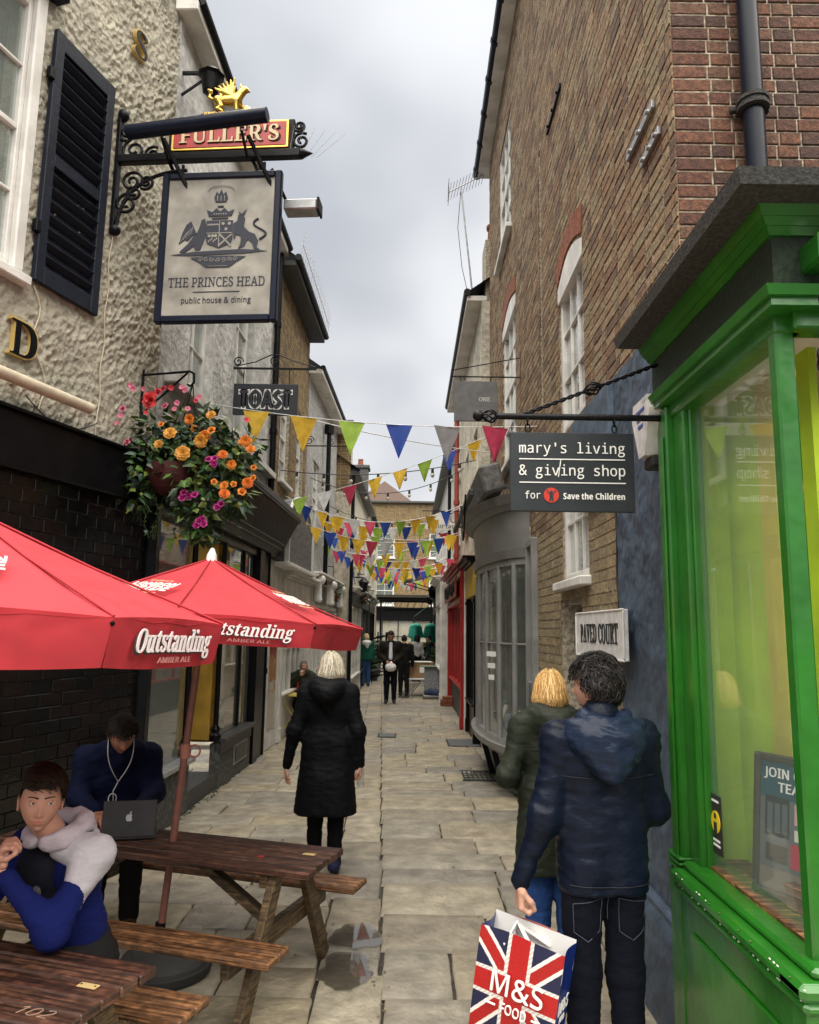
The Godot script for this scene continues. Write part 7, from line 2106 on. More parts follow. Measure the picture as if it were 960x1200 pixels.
	# stacked wire cafe chairs behind her
	for k in 3:
		var c := thing("folded_chair", ["grey folding chair nearest the seated sipper by the cafe", "grey folding chair between two others by the white cafe", "grey folding chair furthest along the white cafe wall"][k], "chair", V3(-1.98 + 0.05 * k, 0, -16.0 - 0.35 * k), 1.2, "folded chairs by the white cafe")
		for s in [-1, 1]:
			b = MB.new(); b.cyl(V3(s * 0.2, 0, 0.15), V3(s * 0.2, 1.0, -0.2), 0.014, 0.014, 6); part("leg", b, M.alu, c)
			b = MB.new(); b.cyl(V3(s * 0.18, 0, -0.18), V3(s * 0.18, 0.75, 0.1), 0.014, 0.014, 6); part("leg", b, M.alu, c)
		for i in 6:
			b = MB.new(); b.cyl(V3(-0.2, 0.45 + i * 0.09, -0.02 - i * 0.03), V3(0.2, 0.45 + i * 0.09, -0.02 - i * 0.03), 0.01, 0.01, 5); part("rail", b, M.alu, c)
	# goods outside the white bay shop on the right
	var bx := thing("cardboard_box", "brown cardboard box with a paper note on a table", "box", V3(0.28, 0.5, -22.9))
	b = MB.new(); b.box(V3(0.1, 0.22, 0), V3(0.78, 0.48, 0.5), 0.005); part("carton", b, M.cardboard, bx)
	b = MB.new(); b.box(V3(0.2, 0.24, 0.253), V3(0.24, 0.16, 0.004)); part("note", b, M.paper, bx)
	b = MB.new(); b.box(V3(-0.02, 0.465, 0), V3(0.9, 0.02, 0.56), 0.004); part("lid", b, M.paper, bx)
	var tb := thing("trestle_table", "white topped folding table outside the white bay shop", "table", V3(0.45, 0, -22.6))
	boxpart("top", V3(0.15, 0.49, 0), V3(1.1, 0.03, 0.7), M.white_paint, tb)
	for s in [-1, 1]:
		for q in [-1, 1]:
			b = MB.new(); b.cyl(V3(0.15 + s * 0.5, 0, q * 0.3), V3(0.15 + s * 0.5, 0.48, q * 0.3), 0.018, 0.018, 6); part("leg", b, M.white_paint, tb)
	for k in 2:
		var f := thing("folded_trestle", ["black slatted folding stand beside the walker with the bundle", "black slatted folding stand against the white table's legs"][k], "stand", V3(0.02 + 0.12 * k, 0, -21.9), 0.0, "folding stands outside the bay shop")
		for i in 3:
			b = MB.new(); b.bar(V3(-0.25 + i * 0.06, 0.0, i * 0.05), V3(0.1 + i * 0.06, 0.42, i * 0.05), 0.03, 0.02); part("slat", b, M.iron, f)
		b = MB.new(); b.bar(V3(-0.15, 0.13, 0), V3(-0.15, 0.13, 0.2), 0.02, 0.02); part("rail", b, M.iron, f)
	var bo := thing("display_board", "grey flat display panel on wheels outside the bay shop", "panel", V3(0.7, 0, -21.8))
	b = MB.new(); b.xf = Transform3D(Basis(Vector3.RIGHT, -0.18), V3(0, 0.12, 0)); b.box(V3(0, 0.36, 0), V3(0.44, 0.78, 0.05), 0.012); part("panel", b, mat("panel_grey", Color(0.3, 0.31, 0.32), 0.45, "mottle", 1.5), bo)
	b = MB.new(); b.box(V3(0, 0.08, 0.06), V3(0.5, 0.04, 0.34), 0.008); part("trolley", b, M.alu, bo)
	for s in [-1, 1]:
		b = MB.new(); b.cyl(V3(s * 0.22, 0.05, 0.2), V3(s * 0.25, 0.05, 0.2), 0.05, 0.05, 12); part("wheel", b, M.cable, bo)
	b = MB.new(); b.box(V3(0.02, 0.88, -0.14), V3(0.72, 0.02, 0.3), 0.004); part("shelf", b, mat("pale_green", Color(0.2, 0.32, 0.25)), bo)
	var sh := thing("blue_bundle", "dark blue rolled cloth bundle on the wheeled panel", "bundle", V3(0.7, 0.1, -21.66))
	b = MB.new(); nets(b, [[V3(-0.16, 0.08, 0), V3(0.14, 0.06, 0.02), 0.07, 0.09], [V3(-0.05, 0.14, 0.02), V3(0.1, 0.1, 0), 0.05, 0.05]], 0.025, 0.02, [], 0.012, 2, 14.0); part("cloth", b, mat("cloth_blue", Color(0.02, 0.04, 0.09), 0.8), sh)
	var ab := thing("small_notice_board", "white notice board with red words beside the red shop", "notice", V3(1.1, 0, -21.2))
	boxpart("panel", V3(0.02, 0.8, 0), V3(0.36, 0.3, 0.03), M.paper, ab); boxpart("post", V3(-0.14, 0.4, -0.02), V3(0.03, 0.8, 0.03), M.white_paint, ab); boxpart("post", V3(0.17, 0.4, -0.02), V3(0.03, 0.8, 0.03), M.white_paint, ab)
	for i in 7: boxpart("red_mark", V3(-0.1 + i * 0.035, 0.86 - 0.1 * (i % 2), 0.017), V3(0.026, 0.05, 0.004), M.ink_red, ab, 0.0)
	var wb := thing("water_bottle_pack", "clear water bottles standing under the notice board", "bottles", V3(1.1, 0, -21.0))
	for i in 2:
		b = MB.new(); b.xf = Transform3D(Basis(), V3(-0.07 + i * 0.15, 0.1, 0)); b.lathe([Vector2(0.0, 0), Vector2(0.07, 0), Vector2(0.07, 0.3), Vector2(0.03, 0.42), Vector2(0.03, 0.48)], 12); part("bottle", b, mat("bottle_blue", Color(0.16, 0.22, 0.28), 0.15), wb)
	var rb := thing("red_brick_step", "loose red brick block standing on the paving", "brick", V3(1.03, 0, -19.75))
	boxpart("block", V3(0, 0.08, 0), V3(0.36, 0.16, 0.3), M.terracotta, rb, 0.01); boxpart("upper_block", V3(0.02, 0.2, -0.02), V3(0.3, 0.08, 0.22), M.terracotta, rb, 0.01)
	# potted shrubs and lanterns towards the far end
	for k in [3, 4, 5, 6]:
		var q := thing("potted_shrub", ["bushy", "rounded", "tall thin", "loose", "dense", "small", "spreading"][k] + " green shrub in a dark pot by the " + ["cream house wall", "cream shopfront", "green grey shopfront", "black shop", "dark green shop", "grey stack house", "dark shopfront"][k], "shrub", [V3(-1.35, 0, -21.2), V3(-1.3, 0, -23.0), V3(-1.3, 0, -25.0), V3(0.85, 0, -25.2), V3(0.85, 0, -29.8), V3(-1.25, 0, -29.0), V3(-1.25, 0, -31.5)][k])
		b = MB.new(); b.lathe([Vector2(0.13, 0), Vector2(0.19, 0.34), Vector2(0.21, 0.36), Vector2(0.18, 0.36)], 12); part("pot", b, M.grey_dark, q)
		b = MB.new()
		var hh: float = [0.4, 0.35, 0.7, 0.45, 0.4, 0.3, 0.5][k]
		for i in 320:
			var d := V3(r.randfn(), r.randfn(), r.randfn()).normalized()
			b.col = [Color(0.03, 0.08, 0.02), Color(0.05, 0.12, 0.025), Color(0.02, 0.05, 0.018)][r.randi() % 3]
			leaf(b, V3(0, 0.42 + hh, 0) + d * V3(0.28, hh, 0.28) * pow(r.randf(), 0.45), d, Vector3.UP, 0.12, 0.07)
		part("foliage", b, M.leaf, q).set_meta("kind", "stuff")
		b = MB.new(); b.cyl(V3(0, 0.3, 0), V3(0, 0.5 + hh, 0), 0.02, 0.012, 6); part("stem", b, M.wood_leg, q)
	for k in 3:
		var q := thing("shop_lantern", ["black lantern over the black shop", "black lantern over the dark green shop", "black lantern over the cream shopfront"][k], "lamp", [V3(0.8, 2.95, -25.5), V3(0.85, 2.9, -30.4), V3(-1.3, 2.95, -22.0)][k])
		b = MB.new(); b.lathe([Vector2(0.04, 0), Vector2(0.1, 0.04), Vector2(0.14, 0.26), Vector2(0.17, 0.28), Vector2(0.03, 0.42)], 8); part("lantern", b, M.iron, q)
		b = MB.new(); b.bar(V3(0, 0.42, 0), V3(0.45 if k < 2 else -0.35, 0.42, 0), 0.03, 0.03); part("arm", b, M.iron, q)
	# teal jackets on a stand
	var js := thing("jacket_stand", "black display stand with two turquoise jackets", "clothes stand", V3(0.62, 0, -31.0))
	b = MB.new(); b.box(V3(0, 1.2, -0.1), V3(1.5, 0.05, 0.5), 0.01); b.box(V3(0, 0.6, -0.1), V3(1.4, 1.15, 0.45), 0.01); part("counter", b, M.black_paint, js)
	b = MB.new(); b.box(V3(0, 1.32, 0.18), V3(1.2, 0.18, 0.03), 0.004); part("yellow_band", b, M.yellow_shop, js)
	for s in [-1, 1]:
		b = MB.new(); b.xf = Transform3D(Basis(), V3(s * 0.3, 1.75, 0.1)); nets(b, [[V3(0, 0.25, 0), V3(0, -0.25, 0), 0.16, 0.18], [V3(-0.15, 0.25, 0), V3(-0.25, -0.1, 0.05), 0.09, 0.07], [V3(0.15, 0.25, 0), V3(0.25, -0.1, 0.05), 0.09, 0.07]], 0.05, 0.03, [], 0.02, 4, 6.0); part("jacket", b, mat("turquoise", Color(0.03, 0.36, 0.28), 0.7), js)
	text("C", "bold", 0.5, Transform3D(Basis(), V3(-0.1, 0.6, 0.14)), M.ink_white, js, 0.0, 0.01)
	# small hanging baskets far left
	for k in 2:
		var f := thing("small_flower_basket", ["small hanging flower basket on the white shopfront", "small hanging flower basket on the cream house"][k], "flower basket", [V3(-1.9, 2.75, -19.2), V3(-1.4, 2.9, -24.0)][k])
		b = MB.new(); b.lathe([Vector2(0.05, -0.2), Vector2(0.18, -0.08), Vector2(0.2, 0.0)], 12); part("bowl", b, M.terracotta, f)
		b = MB.new()
		for i in 260:
			var d := V3(r.randfn(), r.randfn(), r.randfn()).normalized()
			b.col = [Color(0.04, 0.09, 0.02), Color(0.06, 0.13, 0.03), Color(0.5, 0.5, 0.45), Color(0.03, 0.06, 0.02)][r.randi() % 4]
			leaf(b, d * 0.28 * pow(r.randf(), 0.5) + V3(0, 0.06, 0), d, Vector3.UP, 0.1, 0.06)
		part("foliage", b, M.leaf, f).set_meta("kind", "stuff")
		b = MB.new(); b.cyl(V3(0, 0.1, 0), V3(0, 0.7, 0), 0.006, 0.006, 4); b.cyl(V3(0, 0.7, 0), V3(-0.3, 0.7, 0), 0.01, 0.01, 4); part("bracket", b, M.iron, f)
	# wall fittings on the left: scrolled bracket
	var sb := thing("scroll_bracket", "empty black scrolled sign bracket on the white brick house", "bracket")
	b = MB.new(); b.bar(V3(-2.2, 5.55, -15.0), V3(-1.2, 5.55, -15.0), 0.02, 0.02); scroll(b, V3(-2.05, 5.66, -15.0), Vector3.RIGHT, Vector3.UP, 0.1, 1.6, 0.0, 0.009); scroll(b, V3(-1.6, 5.63, -15.0), Vector3.RIGHT, Vector3.UP, 0.07, 1.5, 1.0, 0.008); part("frame", b, M.iron, sb)
	# rack of dark goods on the left far end
	for k in 4:
		var q := thing("stacked_bicycle_rack", ["dark rack of rails right behind the green raincoat", "dark rack of rails second beyond the green raincoat", "dark rack of rails third beyond the green raincoat", "dark rack of rails nearest the steel canopy"][k], "rack", V3(-1.1 + 0.1 * (k % 2), 0, -27.0 - k * 1.2), 0.3 * k, "racks at the far end")
		for i in 7:
			b = MB.new(); b.bar(V3(-0.3, 0.2 + i * 0.22, -0.2), V3(0.35, 0.35 + i * 0.22, 0.2 - 0.06 * i), 0.03, 0.03); part("rail", b, [M.iron, M.alu][i % 2], q)
		for s in [-1, 1]:
			b = MB.new(); b.bar(V3(s * 0.3, 0, 0), V3(s * 0.34, 1.8, 0.05), 0.04, 0.04, V3(0, 0, 1)); part("post", b, M.iron, q)

# ---------------------------------------------------------------- figures: a smooth union of tapered capsules meshed with surface nets
func nets(mb: MB, bones: Array, cell: float, k: float, clips := [], fold := 0.0, fseed := 1, ffreq := 7.0) -> void:
	if bones.is_empty(): return
	var lo := Vector3(1e9, 1e9, 1e9); var hi := -lo
	for b in bones:
		var r: float = maxf(b[2], b[3]) + 4.0 * k + 2.0 * cell
		for p in [b[0], b[1]]:
			lo = lo.min(p - Vector3.ONE * r); hi = hi.max(p + Vector3.ONE * r)
	var dim := ((hi - lo) / cell).ceil()
	var nx := int(dim.x) + 2; var ny := int(dim.y) + 2; var nz := int(dim.z) + 2
	var S := PackedFloat32Array(); S.resize(nx * ny * nz)
	var list := PackedInt32Array()
	for b in bones:
		var a: Vector3 = b[0]; var e: Vector3 = b[1]; var ra: float = b[2]; var rb: float = b[3]
		var m := maxf(ra, rb) + 3.2 * k + cell
		var l := (a.min(e) - Vector3.ONE * m - lo) / cell; var h := (a.max(e) + Vector3.ONE * m - lo) / cell
		var ab := e - a
		var inv := 1.0 / maxf(ab.length_squared(), 1e-8)
		for iz in range(maxi(int(l.z), 0), mini(int(h.z) + 1, nz)):
			for iy in range(maxi(int(l.y), 0), mini(int(h.y) + 1, ny)):
				var base := (iz * ny + iy) * nx
				var p := lo + Vector3(0, iy, iz) * cell - a
				for ix in range(maxi(int(l.x), 0), mini(int(h.x) + 1, nx)):
					var q := Vector3(p.x + ix * cell, p.y, p.z)
					var t := clampf(q.dot(ab) * inv, 0.0, 1.0)
					var d := (q - ab * t).length() - (ra + (rb - ra) * t)
					if d < 3.2 * k + cell:
						var id := base + ix
						S[id] += exp(-maxf(d, -12.0 * k) / k)
	for cpl in clips:   # [normal, point]: nothing beyond the plane
		var nn: Vector3 = cpl[0]; var pp: Vector3 = cpl[1]
		for iz in nz:
			for iy in ny:
				for ix in nx:
					var id := (iz * ny + iy) * nx + ix
					if S[id] <= 0.0: continue
					var d := (lo + Vector3(ix, iy, iz) * cell - pp).dot(nn)
					if d > -3.0 * cell:
						var w := exp(-clampf(d, -0.2, 0.2) / k)
						if w < S[id]: S[id] = w
	var s_lo := exp(-1.9 * cell / k); var s_hi := exp(1.9 * cell / k)
	for i in S.size():
		var s := S[i]
		if s > s_lo and s < s_hi: list.append(i)
	var fn := FastNoiseLite.new(); fn.seed = fseed; fn.frequency = 1.0; fn.noise_type = FastNoiseLite.TYPE_SIMPLEX_SMOOTH; fn.fractal_octaves = 2
	var vid := {}
	var P := PackedVector3Array(); var N := PackedVector3Array()
	var sx := 1; var sy := nx; var sz := nx * ny
	var offs := [0, sx, sy, sx + sy, sz, sx + sz, sy + sz, sx + sy + sz]
	var cor := [Vector3(0, 0, 0), Vector3(1, 0, 0), Vector3(0, 1, 0), Vector3(1, 1, 0), Vector3(0, 0, 1), Vector3(1, 0, 1), Vector3(0, 1, 1), Vector3(1, 1, 1)]
	var edges := [[0, 1], [2, 3], [4, 5], [6, 7], [0, 2], [1, 3], [4, 6], [5, 7], [0, 4], [1, 5], [2, 6], [3, 7]]
	# the eight cells that touch each marked corner
	var cells := {}
	for id in list:
		for o in offs: cells[id - o] = true
	for id: int in cells:
		if id < 0: continue
		var iz := id / sz; var iy := (id / sy) % ny; var ix := id % nx
		if ix >= nx - 1 or iy >= ny - 1 or iz >= nz - 1: continue
		var val := [0.0, 0.0, 0.0, 0.0, 0.0, 0.0, 0.0, 0.0]
		var ins := 0
		for j in 8:
			var s := S[id + offs[j]]
			val[j] = -k * log(s) if s > 1e-9 else 20.0 * k
			if val[j] < 0.0: ins += 1
		if ins == 0 or ins == 8: continue
		var acc := Vector3.ZERO; var cnt := 0
		for e in edges:
			var a: float = val[e[0]]; var b: float = val[e[1]]
			if (a < 0.0) != (b < 0.0):
				acc += cor[e[0]].lerp(cor[e[1]], a / (a - b)); cnt += 1
		var g := Vector3(val[1] + val[3] + val[5] + val[7] - val[0] - val[2] - val[4] - val[6], val[2] + val[3] + val[6] + val[7] - val[0] - val[1] - val[4] - val[5], val[4] + val[5] + val[6] + val[7] - val[0] - val[1] - val[2] - val[3]).normalized()
		var pos := lo + (Vector3(ix, iy, iz) + acc / cnt) * cell
		if fold > 0.0:
			var w := fn.get_noise_3d(pos.x * ffreq * 0.5, pos.y * ffreq * 1.25 + pos.x * 3.0, pos.z * ffreq * 0.5)
			pos += g * fold * (1.0 - 2.4 * absf(w))
		vid[id] = P.size()
		P.append(pos); N.append(g)
	# quads round crossed edges
	var F := PackedInt32Array()
	for id: int in vid:
		var s0 := S[id] > 1.0
		for ax in 3:
			var st: int = [sx, sy, sz][ax]; var u: int = [sy, sz, sx][ax]; var w: int = [sz, sx, sy][ax]
			var s1 := S[id + st] > 1.0
			if s0 == s1: continue
			var q := [id - u - w, id - w, id, id - u]
			if not (vid.has(q[0]) and vid.has(q[1]) and vid.has(q[3])): continue
			var A: int = vid[q[0]]; var B: int = vid[q[1]]; var C: int = vid[q[2]]; var D: int = vid[q[3]]
			if s0: F.append_array([A, B, C, D])
			else: F.append_array([D, C, B, A])
	if fold > 0.0:
		var N2 := PackedVector3Array(); N2.resize(P.size())
		for i in range(0, F.size(), 4):
			var nn := (P[F[i + 2]] - P[F[i]]).cross(P[F[i + 3]] - P[F[i + 1]])
			for j in 4: N2[F[i + j]] += nn
		for i in P.size(): N[i] = N2[i].normalized()
	var B3 := mb.xf.basis.orthonormalized()
	for i in P.size():
		P[i] = mb.xf * P[i]; N[i] = B3 * N[i]
	for i in range(0, F.size(), 4):
		mb.squad(P[F[i]], P[F[i + 1]], P[F[i + 2]], P[F[i + 3]], N[F[i]], N[F[i + 1]], N[F[i + 2]], N[F[i + 3]])

# joints of a standing figure of height h that looks towards -z; right is +x
func stand(h: float, fem := false) -> Dictionary:
	var w := 0.96 if fem else 1.06
	return {
		"h": h, "fem": fem,
		"head": Vector3(0, 0.932, -0.012) * h, "neck": Vector3(0, 0.845, 0.012) * h, "chest": Vector3(0, 0.735, 0.006) * h,
		"waist": Vector3(0, 0.62, -0.004) * h, "hip": Vector3(0, 0.53, 0.004) * h,
		"sr": Vector3(0.108 * w, 0.812, 0.008) * h, "sl": Vector3(-0.108 * w, 0.812, 0.008) * h,
		"er": Vector3(0.135 * w, 0.63, 0.02) * h, "el": Vector3(-0.135 * w, 0.63, 0.02) * h,
		"wr": Vector3(0.14 * w, 0.48, -0.015) * h, "wl": Vector3(-0.14 * w, 0.48, -0.015) * h,
		"hr": Vector3(0.05, 0.515, 0.004) * h, "hl": Vector3(-0.05, 0.515, 0.004) * h,
		"kr": Vector3(0.052, 0.285, -0.006) * h, "kl": Vector3(-0.052, 0.285, -0.006) * h,
		"ar": Vector3(0.054, 0.045, 0.012) * h, "al": Vector3(-0.054, 0.045, 0.012) * h,
		"tr": Vector3(0.062, 0.02, -0.105) * h, "tl": Vector3(-0.062, 0.02, -0.105) * h,
	}

func torso_bones(J: Dictionary, s: float) -> Array:
	# s: thickness added by cloth
	var h: float = J.h
	var side: Vector3 = (J.sr - J.sl).normalized()
	var hs: Vector3 = (J.hr - J.hl).normalized()
	var o := []
	for q in [-1.0, 1.0]:
		o.append([J.chest + side * q * 0.038 * h + Vector3(0, 0.015 * h, 0), J.waist + side * q * 0.028 * h, 0.06 * h + s, 0.054 * h + s])
		o.append([J.waist + side * q * 0.028 * h, J.hip + hs * q * 0.036 * h, 0.054 * h + s, 0.06 * h + s])
		o.append([J.sr if q > 0 else J.sl, J.chest + side * q * 0.05 * h, 0.034 * h + s * 0.7, 0.05 * h + s])
		o.append([J.neck, J.sr if q > 0 else J.sl, 0.028 * h + s * 0.6, 0.03 * h + s * 0.6])
	return o

func arm_bones(J: Dictionary, s: float, cuff := 1.0) -> Array:
	var h: float = J.h
	var o := []
	for q in ["r", "l"]:
		o.append([J["s" + q], J["e" + q], 0.031 * h + s, 0.025 * h + s])
		o.append([J["e" + q], (J["e" + q] as Vector3).lerp(J["w" + q], cuff), 0.025 * h + s, 0.018 * h + s])
	return o

func leg_bones(J: Dictionary, s: float, end := 1.0) -> Array:
	var h: float = J.h
	var o := []
	for q in ["r", "l"]:
		o.append([J["h" + q], J["k" + q], 0.047 * h + s, 0.034 * h + s])
		o.append([J["k" + q], (J["k" + q] as Vector3).lerp(J["a" + q], end), 0.036 * h + s, 0.025 * h + s * 1.1])
	return o

func foot_bones(J: Dictionary, s: float) -> Array:
	var h: float = J.h
	var o := []
	for q in ["r", "l"]:
		var a: Vector3 = J["a" + q]; var t: Vector3 = J["t" + q]
		var d := Vector3(t.x - a.x, 0, t.z - a.z).normalized()
		o.append([a - Vector3(0, 0.012 * h, 0) - d * 0.012 * h, t, 0.024 * h + s, 0.016 * h + s])
		o.append([a, a + Vector3(0, 0.02 * h, 0), 0.026 * h + s, 0.026 * h + s])
	return o

# a hand: wrist at w, fingers run along dir, palm faces pal; curl 0 flat .. 1 fist
func hand_bones(w: Vector3, dir: Vector3, pal: Vector3, s: float, curl: float, right: bool, spread := 0.12) -> Array:
	dir = dir.normalized()
	pal = (pal - dir * pal.dot(dir)).normalized()
	var side := dir.cross(pal) * (1.0 if right else -1.0)   # towards the little finger... thumb lies on -side
	var o := []
	var L := [0.072, 0.08, 0.075, 0.058]
	for f in 4:
		var x := (f - 1.5) * 0.019 * s
		var root := w + side * x + dir * (0.082 - 0.004 * absf(f - 1.2)) * s
		o.append([w + side * x * 0.7 + dir * 0.012 * s, root, 0.0135 * s, 0.0115 * s])
		var d := (dir + side * (f - 1.5) * spread).normalized()
		var p := root; var l: float = L[f] * s
		var a := 0.0
		for seg in 3:
			a += curl * float([1.15, 1.45, 0.95][seg])
			var e: Vector3 = p + (d * cos(a) + pal * sin(a)) * l * float([0.46, 0.31, 0.23][seg])
			o.append([p, e, (0.0095 - 0.001 * seg) * s, (0.0088 - 0.001 * seg) * s])
			p = e
	var tp := w - side * 0.026 * s + dir * 0.022 * s + pal * 0.006 * s
	var td := (dir * 0.75 - side * (0.75 - 0.5 * curl) + pal * (0.25 + 0.5 * curl)).normalized()
	var t1 := tp + td * 0.042 * s
	o.append([w + dir * 0.012 * s - side * 0.008 * s, tp, 0.014 * s, 0.013 * s])
	o.append([tp, t1, 0.0125 * s, 0.0105 * s])
	o.append([t1, t1 + (td + dir * 0.5 + side * 0.4 * curl).normalized() * 0.034 * s, 0.0105 * s, 0.008 * s])
	return o

# head: a sculpted sphere; xf puts the head's middle, face towards -z
func head_point(d: Vector3, fat := 0.0) -> Vector3:
	var p := Vector3(d.x * 0.0745, d.y * 0.117, d.z * 0.096)
	var t := clampf(-p.y / 0.117, 0.0, 1.0)
	if p.y < 0.0:
		p.x *= lerpf(1.0, 0.66, pow(t, 1.7))
		if p.z > 0.0: p.z *= lerpf(1.0, 0.35, pow(t, 1.2))
		else: p.z *= lerpf(1.0, 1.04, t)
	if p.y > 0.03 and p.z < 0.0: p.z *= 1.0 - 0.1 * clampf((p.y - 0.03) / 0.09, 0, 1)
	if p.z < 0.0:
		var fx := p.x; var fy := p.y
		var f := 0.0
		var ny := clampf((0.012 - fy) / 0.045, 0.0, 1.0)
		f += 0.0225 * exp(-pow(fx / (0.0075 + 0.006 * ny), 2.0)) * (ny * ny * (3.0 - 2.0 * ny)) * (1.0 - smoothstep(-0.036, -0.047, fy) if fy < -0.036 else 1.0)
		f -= 0.0095 * exp(-pow((absf(fx) - 0.031) / 0.0135, 2.0) - pow((fy - 0.008) / 0.0105, 2.0))
		f += 0.0045 * exp(-pow((absf(fx) - 0.03) / 0.022, 2.0) - pow((fy - 0.028) / 0.008, 2.0))
		f += 0.004 * exp(-pow((absf(fx) - 0.047) / 0.015, 2.0) - pow((fy + 0.022) / 0.018, 2.0))
		f += 0.0065 * exp(-pow(fx / 0.022, 2.0) - pow((fy + 0.0575) / 0.0045, 2.0))
		f += 0.0075 * exp(-pow(fx / 0.019, 2.0) - pow((fy + 0.0685) / 0.0055, 2.0))
		f -= 0.0035 * exp(-pow(fx / 0.027, 2.0) - pow((fy + 0.0628) / 0.0022, 2.0))
		f -= 0.003 * exp(-pow(fx / 0.02, 2.0) - pow((fy + 0.083) / 0.006, 2.0))
		f += 0.009 * exp(-pow(fx / 0.018, 2.0) - pow((fy + 0.1) / 0.012, 2.0))
		p.z -= f
	return p + d * fat

func head_dir(u: float, w: float) -> Vector3:
	var s := u * 2.0 - 1.0
	var lon := PI * signf(s) * pow(absf(s), 1.45)
	var lat := (w - 0.5) * PI * 0.998
	return Vector3(-sin(lon) * cos(lat), sin(lat), -cos(lon) * cos(lat))

func add_head(mb: MB, xf: Transform3D, skin: Color, lips: Color, res := 64) -> void:
	var keep := mb.xf
	mb.xf = xf
	var P := []
	for j in res + 1:
		var row := PackedVector3Array()
		for i in res + 1: row.append(head_point(head_dir(float(i) / res, float(j) / res)))
		P.append(row)
	for j in res:
		for i in res:
			var q := []; var nn := []
			for o in [[0, 0], [1, 0], [1, 1], [0, 1]]:
				var a: int = i + o[0]; var b: int = j + o[1]
				q.append(P[b][a])
				var a0 := a - 1 if a > 0 else res - 1; var a1 := a + 1 if a < res else 1
				nn.append(((P[b][a1] - P[b][a0]) as Vector3).cross(P[mini(b + 1, res)][a] - P[maxi(b - 1, 0)][a]).normalized())
			var m: Vector3 = (q[0] + q[2]) * 0.5
			var lip := exp(-pow(m.x / 0.021, 4.0) - pow((m.y + 0.063) / 0.0095, 4.0)) if m.z < -0.05 else 0.0
			mb.col = skin.lerp(lips, lip * 0.8)
			var B := xf.basis.orthonormalized()
			# u runs from the left side round the front: wind so that outside is up
			mb.squad(xf * q[0], xf * q[1], xf * q[2], xf * q[3], B * nn[0], B * nn[1], B * nn[2], B * nn[3])
	mb.col = skin
	for s in [-1.0, 1.0]:   # ears
		mb.xf = xf * Transform3D(Basis(Vector3.UP, s * -0.35), Vector3(s * 0.076, -0.008, 0.012))
		mb.ball(Vector3.ZERO, Vector3(0.008, 0.031, 0.018), 10, 8)
		mb.ball(Vector3(s * 0.006, 0.006, 0.008), Vector3(0.007, 0.026, 0.011), 8, 6)
		mb.ball(Vector3(s * 0.002, -0.024, 0.0), Vector3(0.007, 0.01, 0.009), 8, 6)
	mb.xf = keep
	mb.col = Color(1, 1, 1)

func add_face(node: Node3D, xf: Transform3D, iris: Color, brow: Color, look := Vector3(0, 0, -1), lid := Color(0.4, 0.2, 0.15)) -> void:
	for s in [-1.0, 1.0]:
		var e := MB.new(); e.xf = xf
		e.col = Color(0.4, 0.36, 0.34)
		var c := Vector3(s * 0.031, 0.0085, -0.0735)
		e.ball(c, Vector3.ONE * 0.0118, 14, 10)
		e.col = lid
		e.ball(c + Vector3(0, 0.0068, -0.0005), Vector3(0.0145, 0.0068, 0.0125), 14, 8)
		e.ball(c + Vector3(0, -0.0092, 0.001), Vector3(0.0135, 0.005, 0.0115), 14, 8)
		e.col = iris
		var l := look.normalized()
		e.ball(c + l * 0.0062, Vector3.ONE * 0.0066, 10, 8)
		e.col = Color(0.005, 0.005, 0.005)
		e.ball(c + l * 0.0105, Vector3.ONE * 0.0032, 8, 6)
		part("eye", e, vmat("eye_paint", 0.15), node)
		var w := MB.new(); w.xf = xf
		for i in 7:
			var x0 := 0.014 + i * 0.0052
			var y0 := 0.0285 + 0.0032 * sin(i / 6.0 * 2.6)
			var z0 := head_point(Vector3(x0 / 0.0745, y0 / 0.117, -sqrt(maxf(0.0, 1.0 - pow(x0 / 0.0745, 2) - pow(y0 / 0.117, 2))))).z
			w.ball(Vector3(s * x0, y0, z0 - 0.0005), Vector3(0.0046, 0.0034 - 0.00025 * i, 0.0028), 6, 5)
		part("eyebrow", w, mat("brow_%.2f" % brow.r, brow, 0.9), node)

